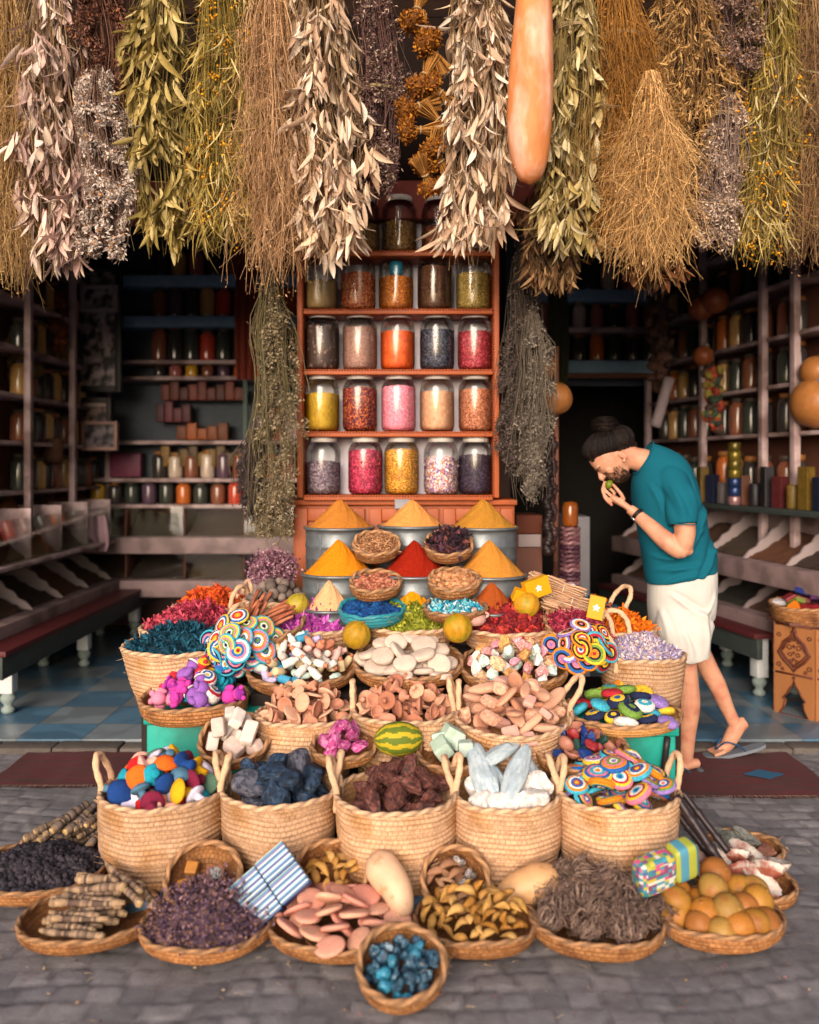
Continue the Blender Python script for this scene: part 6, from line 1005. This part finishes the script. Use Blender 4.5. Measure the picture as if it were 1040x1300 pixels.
# ================================================================ the man
MD = 4.7
def pp(px, py, dy=0): v = P(px, py, MD); return np.array([v.x, MD+dy, v.z])
PX = MD/F
def ring_loft(mb, rings, segs=32, n=40, sub=True):
    C = smooth_path([r[0] for r in rings], n); A = smooth_path([r[1] for r in rings], n); B = smooth_path([r[2] for r in rings], n); a = np.arange(segs)/segs*2*PI; ca, sa = np.cos(a), np.sin(a); e = .85
    ca = np.sign(ca)*np.abs(ca)**e; sa = np.sign(sa)*np.abs(sa)**e
    V = (C[:, None]+ca[None, :, None]*A[:, None]+sa[None, :, None]*B[:, None]).reshape(-1, 3); i, j = np.meshgrid(np.arange(n-1), np.arange(segs), indexing='ij'); j2 = (j+1) % segs
    mb.add(V, np.stack([i*segs+j, i*segs+j2, (i+1)*segs+j2, (i+1)*segs+j], -1).reshape(-1, 4)); m = mb.n-n*segs; W = np.array([C[0], C[-1]]); k = mb.n; mb.V.append(W); mb.n += 2
    t = np.vstack([np.stack([np.full(segs, k), m+(np.arange(segs)+1) % segs, m+np.arange(segs)], -1), np.stack([np.full(segs, k+1), m+(n-1)*segs+np.arange(segs), m+(n-1)*segs+(np.arange(segs)+1) % segs], -1)]); mb.F.append(t); mb.C.append(np.ones((len(t), 3))); mb.U.append(np.zeros((len(t), 3, 2)))
def side_rings(L): # front px, back px, half depth, dy
    return [(.5*(pp(*f, dy)+pp(*b, dy)), .5*(pp(*b, 0)-pp(*f, 0)), np.array([0, hd, 0])) for f, b, hd, dy in L]
def limb(mb, pts, rad, n=30, segs=18, flat=None): 
    p = smooth_path(pts, n); r = np.interp(np.linspace(0, 1, n), np.linspace(0, 1, len(rad)), rad); r = np.convolve(np.pad(r, 1, 'edge'), [.25, .5, .25], 'valid'); add_tube(mb, p, r, segs=segs, flat=flat)
def ell(mb, c, ax, n=3): V, f = ICO[n]; mb.add(V @ np.array(ax)+c, f)
def remesh(mb, vox, name, m, parent, it=4, disp=None):
    me = mb.mesh('tmp', None); o = bpy.data.objects.new('tmp', me); COL.objects.link(o); md = o.modifiers.new('r', 'REMESH'); md.mode = 'VOXEL'; md.voxel_size = vox; md.use_smooth_shade = True
    s = o.modifiers.new('s', 'SMOOTH'); s.factor = .5; s.iterations = it; dg = bpy.context.evaluated_depsgraph_get(); me2 = bpy.data.meshes.new_from_object(o.evaluated_get(dg)); bpy.data.objects.remove(o); bpy.data.meshes.remove(me); me2.name = name
    if disp:
        N = len(me2.vertices); co = np.empty(N*3, np.float32); no = np.empty(N*3, np.float32); me2.vertices.foreach_get('co', co); me2.vertices.foreach_get('normal', no); co = co.reshape(-1, 3); no = no.reshape(-1, 3); co = co+no*disp(co)[:, None]; me2.vertices.foreach_set('co', co.astype(np.float32).ravel()); me2.update()
    me2.materials.clear(); me2.materials.append(m); return link(name, me2, parent)
man = thing('person', 'man with a hair bun in teal shirt and pale shorts smelling something in his hand', 'person', (0, 0, 0))
SKIN = mat('skin', H('c08c70'), rough=.5, var=.07, scale=18, bump=.06, bscale=160, sss=.12, c2=H('b0705a'), c2s=14, c2t=(.45, .7), dist=.003)
b = MB(); u = np.array([-.85, 0, .53]); fw = np.array([-.53, 0, -.85]); sd = np.array([0, -1., 0]); hc = pp(775, 581)
ell(b, hc+u*.012, [u*.122, fw*.1, sd*.077], 4); ell(b, hc-u*.045+fw*.035, [u*.085, fw*.068, sd*.06], 4); ell(b, hc-u*.09+fw*.066, [u*.03, fw*.034, sd*.034])
ell(b, hc+u*.03+fw*.082, [u*.02, fw*.018, sd*.055]); limb(b, [hc+u*.022+fw*.088, hc+u*.0+fw*.108, hc-u*.02+fw*.122, hc-u*.028+fw*.1], [.008, .01, .0135, .009], 14, 12); 
for s in (-1, 1): ell(b, hc-u*.024+fw*.106+sd*.012*s, [u*.009, fw*.009, sd*.009], 2); ell(b, hc+u*.008+fw*.077+sd*.031*s, [u*.012, fw*.014, sd*.015], 2); ell(b, hc-u*.02+fw*.06+sd*.045*s, [u*.03, fw*.025, sd*.02], 2)
ell(b, hc-u*.054+fw*.098, [u*.008, fw*.012, sd*.022], 2); ell(b, hc-u*.067+fw*.096, [u*.009, fw*.011, sd*.02], 2)
for s in (-1, 1): ell(b, pp(786, 578)+sd*(.079*s), [u*.032, fw*.017, sd*.007], 2); ell(b, pp(787.5, 577)+sd*(.085*s), [u*.027, (fw*.005-u*.002), sd*.006], 2); ell(b, pp(788, 585)+sd*(.08*s), [u*.01, fw*.01, sd*.006], 2)
limb(b, [pp(786, 572), pp(803, 581), pp(822, 587), pp(838, 596)], [.062, .061, .068, .085])
ring_loft(b, side_rings([((812, 596), (836, 574), .09, 0), ((812, 640), (872, 605), .15, 0), ((822, 690), (890, 680), .14, 0), ((828, 750), (902, 735), .15, 0)]))
limb(b, [pp(842, 606, -.14), pp(850, 640, -.2), pp(853, 668, -.225), pp(851, 690, -.225)], [.058, .058, .055, .047]); limb(b, [pp(853, 684, -.225), pp(847, 693, -.22), pp(832, 682, -.19), pp(815, 664, -.13), pp(801, 650, -.08), pp(795, 645, -.07)], [.042, .048, .05, .041, .029, .027])
ell(b, pp(856, 694, -.225), [[.03, 0, 0], [0, .03, 0], [0, 0, .026]])
hy = -.055; limb(b, [pp(800, 649, -.075), pp(790, 641, hy-.01), pp(779, 634, hy), pp(773, 630, hy+.005)], [.026, .03, .034, .026], 18, 16, flat=.62)
for pts, r in (([(780, 627, -.03), (773, 620, -.028), (769, 616, -.015), (769, 611, -.005)], .0085), ([(776, 631, -.045), (768, 624, -.045), (765, 618, -.03), (767, 612, -.012)], .0088), ([(773, 636, -.058), (765, 629, -.06), (762.5, 622, -.045), (765, 616, -.025)], .0084), ([(774, 641, -.068), (767, 635, -.07), (763.5, 629, -.058), (765, 624, -.04)], .0075), ([(788, 634, -.075), (784, 627, -.085), (779, 620, -.07), (775.5, 614.5, -.045)], .0098)): limb(b, [pp(x, y, z) for x, y, z in pts], [r*1.12, r*1.05, r, r*.82], 16, 12)
limb(b, [pp(842, 606, .14), pp(852, 650, .2), pp(856, 695, .21), pp(858, 735, .2), pp(858, 762, .2)], [.07, .055, .046, .036, .03]); ell(b, pp(858, 775, .2), [[.035, 0, 0], [0, .018, 0], [0, 0, .055]])
G = lambda px, py, dy: np.array([Xp(px, MD+dy), MD+dy, EYE-(py-CY)*(MD+dy)/F])
limb(b, [pp(860, 740, -.09), pp(861, 790, -.1), pp(862, 832, -.1), pp(866, 866, -.1), pp(867, 890, -.1), pp(865, 925, -.1), pp(864, 952, -.1), pp(863, 964, -.1)], [.07, .07, .062, .056, .06, .044, .036, .034])
limb(b, [pp(880, 960, -.1), pp(866, 962, -.1), pp(848, 966, -.1), pp(832, 970, -.1), pp(824, 972, -.1)], [.026, .036, .034, .026, .016], 20, 16, flat=.8); 
for k in range(5): limb(b, [pp(830, 971, -.13+.017*k), pp(822-abs(k-1), 973, -.135+.018*k), pp(818-abs(k-1), 974, -.135+.018*k)], [.011, .01, .008], 8, 10)
limb(b, [pp(868, 745, .09), pp(880, 800, .09), pp(893, 826, .09), pp(908, 856, .1), pp(919, 876, .1), pp(932, 906, .1), pp(942, 926, .1), pp(947, 930, .1)], [.07, .064, .056, .054, .05, .038, .034, .034])
limb(b, [pp(956, 923, .1), pp(945, 930, .1), pp(937, 944, .1), pp(930, 955, .1), pp(920, 960, .1)], [.028, .042, .04, .033, .024], 22, 16, flat=1.05)
for k in range(5): limb(b, [pp(926, 958, .055+.02*k), pp(917, 961.5, .05+.022*k), pp(912-abs(k-1), 963.5, .05+.022*k)], [.013, .0115, .009], 8, 10)
remesh(b, .0048, 'body', SKIN, man, 3)
# clothes
SHIRT = mat('teal_cotton', H('0b5566'), rough=.9, var=.07, scale=9, bump=.12, bscale=300, dist=.002, spec=.15); b = MB()
ring_loft(b, side_rings([((806, 602), (828, 563), .085, 0), ((803, 612), (846, 569), .13, 0), ((804, 628), (866, 581), .185, 0), ((806, 648), (880, 606), .2, 0), ((811, 672), (890, 642), .185, 0), ((816, 702), (899, 682), .175, 0), ((819, 724), (905, 706), .178, 0), ((821, 741), (909, 722), .182, 0)]), 40, 60)
limb(b, [pp(834, 600, -.03), pp(842, 608, -.12), pp(848, 632, -.2), pp(850, 662, -.228)], [.05, .086, .08, .074], 40, 28); limb(b, [pp(838, 590, .1), pp(845, 606, .165), pp(850, 636, .2), pp(852, 665, .21)], [.085, .09, .076, .072])
def crease(co, segs):
    d = np.zeros(len(co))
    for a, b, A in segs:
        p, q = pp(*a)[[0, 2]], pp(*b)[[0, 2]]; ab = q-p; L = np.linalg.norm(ab); n = np.array([-ab[1], ab[0]])/L; v = co[:, [0, 2]]-p; t = v @ ab/L**2; s = v @ n+.012*np.sin(t*3.3+A*900); w = .011+.008*np.clip(t, 0, 1); d += A*np.exp(-((t-.5)/.42)**4)*(np.exp(-(s/w)**2)-.7*np.exp(-((s-1.9*w)/w)**2))*(co[:, 1] < 4.72)
    return d
def fold(co):
    x, y, z = co.T; w = np.clip((1.28-z)/.35, 0, 1); d = .011*w*np.sin(34*(z+.55*x)+4*np.sin(8*x+4*y))*np.clip(np.sin(9*x-7*z+3*y)+.5, 0, 1)+.009*np.sin(30*(x-.25*z)+3*np.sin(6*z))*np.clip((1.3-z)/.25, 0, 1)*np.clip(np.sin(8*z+2)+.6, 0, 1)+.004*np.sin(24*x+14*z+9*y)*np.sin(17*z-8*y); sl = np.exp(-((z-1.33)/.12)**2)*(y < 4.58); return .5*d+crease(co, [((858, 700), (896, 640), .016), ((826, 724), (880, 712), .012), ((872, 738), (904, 680), .014), ((836, 738), (880, 722), .011), ((822, 706), (852, 700), .013), ((850, 676), (884, 668), .012), ((838, 612), (845, 656), .009), ((860, 612), (864, 655), .009), ((815, 612), (830, 660), .01), ((868, 600), (880, 650), .008), ((890, 690), (906, 716), .01)])
remesh(b, .006, 'shirt', SHIRT, man, 4, fold)
hm = MB(); closed_tube(hm, np.array([.5*(pp(806, 601)+pp(828, 562))+math.cos(q)*.52*(pp(828, 562)-pp(806, 601))+np.array([0, .089*math.sin(q), 0]) for q in np.linspace(0, 2*PI, 41)[:-1]]), .0045, 0); hm.build('collar', SHIRT, man)
hm = MB(); closed_tube(hm, np.array([pp(850, 661, -.228)+math.cos(q)*np.array([.0725, 0, -.002])+math.sin(q)*np.array([0, .0725, 0]) for q in np.linspace(0, 2*PI, 41)[:-1]]), .0028, 0); hm.build('sleeve_hem', SHIRT, man)
SHORT = mat('cream_linen', H('bbb8b2'), rough=.95, var=.05, scale=14, bump=.25, bscale=220, dist=.002, spec=.1); b = MB()
ring_loft(b, side_rings([((824, 728), (906, 712), .165, 0), ((823, 745), (908, 730), .178, 0), ((823, 770), (908, 762), .175, 0), ((826, 792), (906, 786), .16, 0)]), 36, 24)
ring_loft(b, side_rings([((836, 745), (892, 742), .055, -.08), ((829, 768), (898, 764), .085, -.088), ((826, 795), (897, 792), .1, -.098), ((832, 816), (894, 814), .1, -.1), ((836, 834), (892, 829), .098, -.1)]), 30, 24); ring_loft(b, side_rings([((846, 745), (896, 742), .055, .08), ((840, 768), (905, 765), .08, .09), ((850, 790), (908, 786), .088, .09), ((864, 808), (907, 803), .085, .09), ((868, 818), (907, 809), .083, .09)]), 30, 20)
def fold2(co): x, y, z = co.T; return .004*np.sin(26*x+9*z+8*y)*np.sin(7*z+5*x)+.003*np.sin(40*x-13*z+3*y)+crease(co, [((838, 752), (880, 775), .012), ((850, 790), (866, 832), .011), ((880, 770), (884, 826), .01), ((830, 765), (836, 820), .01), ((898, 745), (880, 780), .011), ((868, 760), (900, 800), .009)])
remesh(b, .006, 'shorts', SHORT, man, 3, fold2)
# hair, beard, brows
HAIR = mat('dark_hair', None, rough=.5, var=.25, scale=60, bump=.3, spec=.12); hb = MB(); h2 = pp(772, 564); a1 = np.array([-.9, 0, -.43]); a2 = np.array([-.43, 0, .9]); V, f = ICO[4]
AX = np.array([a1*.148, a2*.09, sd*.082]); hb.add((V*(1+.02*np.sin(V[:, [2]]*24+V[:, [0]]*4))) @ AX+h2, f, H('0e0a09')); rng = np.random.default_rng(5)
n = 3200; th = rng.uniform(0, 2*PI, n); K = 9; s_ = np.linspace(0, 1, K)[None]; ph = (1.9*(1-s_)+.15*s_)*np.ones((n, 1)); jt = rng.uniform(.99, 1.035, (n, 1)); q = np.stack([np.sin(ph)*np.cos(th[:, None]+.4*s_), np.cos(ph)*np.ones((n, 1)), np.sin(ph)*np.sin(th[:, None]+.4*s_)], -1)*jt[..., None]; q[..., 1] = np.maximum(q[..., 1], -.35)
strands(hb, q @ AX+h2, .0014, pick(HS('0e0a09 171110 0a0707 1f1714'), n, .2)); bc = pp(768, 541); V, f = ICO[3]; hb.add(V*[.05, .046, .042]+bc, f, H('0e0a09'))
n = 420; th = rng.uniform(0, 2*PI, (n, 1)); tl = rng.uniform(-1.1, 1.1, (n, 1)); t = np.linspace(0, 2.6, 9)[None]; rr = rng.uniform(.98, 1.12, (n, 1)); q = np.stack([np.cos(th+t)*np.cos(tl), np.sin(th+t)*np.cos(tl), np.sin(tl)*np.ones_like(t)+.0*t], -1)*rr[..., None]; strands(hb, q*[.064, .058, .05]+bc+(rng.normal(size=(n, 1, 3))*[.006, .006, .004]), .0017, pick(HS('0e0a09 1c1411 2a1e18'), n, .2)); hl = np.array([(748, 586), (752, 585), (760, 583), (768, 582), (776, 581), (781, 572), (788, 568), (797, 570), (804, 569), (809, 563)], float); m = 2600; tt = rng.uniform(0, 9, m); i0 = np.minimum(tt.astype(int), 8); rt = hl[i0]+(hl[i0+1]-hl[i0])*(tt-i0)[:, None]+rng.normal(size=(m, 2))*1.3; sg = np.sign(rng.random(m)-.3)
root = np.array([pp(x, y) for x, y in rt]); ca, cb = (root-h2) @ a1/.156, (root-h2) @ a2/.09; yy = -sg*np.sqrt(np.clip(1-ca**2*.9-np.minimum(cb, 0)**2*.5, .05, 1))*.076; root[:, 1] = MD+yy
s_ = np.linspace(0, 1, 10)[None, :, None]; pth = root[:, None]*(1-s_)+(bc-[0, 0, .02])*s_; lc = np.stack([(pth-h2) @ (a1/.156), (pth-h2) @ (a2/.09), (pth-h2) @ (sd/.082)], -1); ln = np.linalg.norm(lc, axis=-1, keepdims=True); k_ = np.maximum(ln, 1.0+.035*rng.random((m, 1, 1))+0*ln)/ln; lc = lc*(1+(k_-1)*np.clip(s_*5, 0, 1)); strands(hb, lc @ AX+h2, .0012, pick(HS('0e0a09 1a1210 0a0707 34241c'), m, .25))
hb.build('hair', HAIR, man)
bd = MB(); n = 4200; q = unit(rng.normal(size=(n, 3))); q = q[(q[:, 1] > -.25) & (q[:, 0] < .45)]; keep = []
base = hc-u*.045+fw*.035+(q[:, [0]]*u*.086+q[:, [1]]*fw*.069+q[:, [2]]*sd*.061); nl = len(base); strands(bd, np.stack([base, base+(q @ np.array([u, fw, sd]))*.004-u*.004, base+(q @ np.array([u, fw, sd]))*.006-u*.009], 1), .0008, pick(HS('2a1a13 38261c'), nl, .2))
q = unit(rng.normal(size=(700, 3))); base = hc-u*.09+fw*.066+(q[:, [0]]*u*.031+q[:, [1]]*fw*.035+q[:, [2]]*sd*.035); strands(bd, np.stack([base, base-u*.004, base-u*.01+fw*.002], 1), .0007, pick(HS('3a261c 4a3226'), 700, .2)); 
q = rng.normal(size=(260, 1)); base = hc-u*.045+fw*.106+sd*q*.014+rng.normal(size=(260, 3))*.002; strands(bd, np.stack([base, base-u*.004, base-u*.008], 1), .0008, pick(HS('33221a'), 260, .2)); bd.build('beard', HAIR, man)
br_ = MB()
for s in (-1, 1):
    t = np.linspace(.012, .052, 110)[:, None]; base = hc+u*(.026+.008*np.sin((t-.012)*60))+fw*(.1-.5*(t-.012))+sd*t*s+rng.normal(size=(110, 3))*.0022; strands(br_, np.stack([base, base+sd*s*.005, base+sd*s*.01-u*.002], 1), .0009, pick(HS('1c1310'), 110, .1)); add_tube(br_, [hc+u*.004+fw*(.09-.35*(x-.018))+sd*x*s for x in np.linspace(.018, .046, 8)], .0016, H('2a1a14'), segs=6)
br_.build('eyebrow', HAIR, man)
wd = unit(pp(815, 664, -.13)-pp(801, 650, -.08)); c = pp(804.5, 652.5, -.09); x1 = unit(np.cross(wd, [0, 1, 0])); x2 = np.cross(wd, x1); wb = MB()
for k in (-.008, -.003, .002, .007): closed_tube(wb, np.array([c+wd*k+.0325*(math.cos(q)*x1+math.sin(q)*x2) for q in np.linspace(0, 2*PI, 33)[:-1]]), .0042, 0, segs=8)
watch = tag(wb.build('wristwatch', mat('watch_strap', H('1c1614'), rough=.5)), 'dark strapped wristwatch on the man\'s left wrist', 'watch'); V, f, _ = lathe([(.001, -.005), (.018, -.005), (.019, 0), (.018, .004), (.001, .005)], 28); dn = x1 if x1[2] < 0 else -x1; Rm = Vector(dn).to_track_quat('Z', 'Y').to_matrix().to_4x4(); MB().add(V, f).build('watch_case', mat('steel', H('b0b0b0'), rough=.25, metal=.8, var=.05), watch, Matrix.Translation(Vector(c+dn*.034)) @ Rm)
tag(link('lime', lm(disc_prof(.021, .026, e=1), H('5c6a14'), 20, ns=.0015, m=VCS, name='lime'), None, TR(pp(772, 615, -.03), ry=.4)), 'small green fruit piece held under the man\'s nose', 'fruit')
def flipflop(pts, dy, w, label, strap):
    p = smooth_path([pp(x, y, dy) for x, y in pts], 24); wd = w*np.interp(np.linspace(0, 1, 24), [0, .08, .25, .55, .85, 1], [.45, .8, 1, .8, .85, .45]); V = []; k = 8
    for i in range(24):
        for (sy, sz) in ((-1, 0), (-1, -.018), (1, -.018), (1, 0)): V.append(p[i]+np.array([0, sy*wd[i], sz]))
    V = np.array(V); Fc = [[i*4+j, i*4+(j+1) % 4, (i+1)*4+(j+1) % 4, (i+1)*4+j] for i in range(23) for j in range(4)]+[[0, 1, 2, 3], [92, 95, 94, 93]]; o = tag(MB().add(V, Fc, H('6a7078')).build('flip_flop', VC, smooth=False), label, 'sandal')
    sb = MB(); [add_tube(sb, smooth_path(s, 14), .0085, H('1f4468'), segs=8, flat=.5) for s in strap]; sb.build('strap', VCS, o)
flipflop([(901, 966), (913, 965.5), (934, 963), (958, 957.5), (980, 951)], .1, .047, 'grey blue flip flop on the man\'s lifted rear foot', [[pp(917, 960, .1), pp(926, 947, .058), pp(940, 950, .05), pp(952, 958, .056)], [pp(917, 960, .1), pp(926, 946, .13), pp(940, 949, .148), pp(952, 958, .144)]])
flipflop([(816, 976.5), (832, 976), (852, 972), (872, 969), (884, 968)], -.1, .048, 'grey blue flip flop under the man\'s standing foot', [[pp(826, 972, -.1), pp(842, 960, -.145), pp(858, 964, -.148), pp(866, 969, -.146)], [pp(826, 972, -.1), pp(842, 959, -.06), pp(858, 963, -.052), pp(866, 969, -.054)]])
# ================================================================ camera, light
cam = bpy.data.cameras.new('camera'); co = bpy.data.objects.new('camera', cam); COL.objects.link(co); co.location = (0, 0, EYE); co.rotation_euler = (PI/2, 0, 0)
cam.sensor_fit = 'VERTICAL'; cam.sensor_height = 36; cam.lens = F/1300*36; cam.shift_y = -(650-CY)/1300; cam.clip_end = 1500; cam.clip_start = .05
cam.dof.use_dof = True; cam.dof.focus_distance = 3.95; cam.dof.aperture_fstop = 1.15
scene.camera = co
w = bpy.data.worlds.new('World'); scene.world = w; w.use_nodes = True; nt = w.node_tree; sky = nt.nodes.new('ShaderNodeTexSky'); sky.sky_type = 'NISHITA'; sky.sun_disc = False
EL, AZ = math.radians(19), math.radians(192)
sky.sun_elevation = EL; sky.sun_rotation = AZ; sky.air_density = 1; sky.dust_density = 4; sky.ozone_density = .6; nt.links.new(sky.outputs[0], nt.nodes['Background'].inputs[0]); nt.nodes['Background'].inputs[1].default_value = .11
sl = bpy.data.lights.new('sun', 'SUN'); so = bpy.data.objects.new('sun', sl); COL.objects.link(so); sl.energy = 2.05; sl.angle = math.radians(38); sl.color = (1, .89, .85)
dirv = Vector((math.sin(AZ)*math.cos(EL), math.cos(AZ)*math.cos(EL), math.sin(EL))); so.rotation_euler = dirv.to_track_quat('Z', 'Y').to_euler()
scene.view_settings.view_transform = 'Standard'; scene.view_settings.look = 'None'; scene.view_settings.exposure = .78; scene.view_settings.gamma = 1
cy = scene.cycles; cy.max_bounces = 6; cy.diffuse_bounces = 3; cy.glossy_bounces = 2; cy.transmission_bounces = 3; cy.transparent_max_bounces = 12; cy.caustics_reflective = False; cy.caustics_refractive = False; cy.use_denoising = True
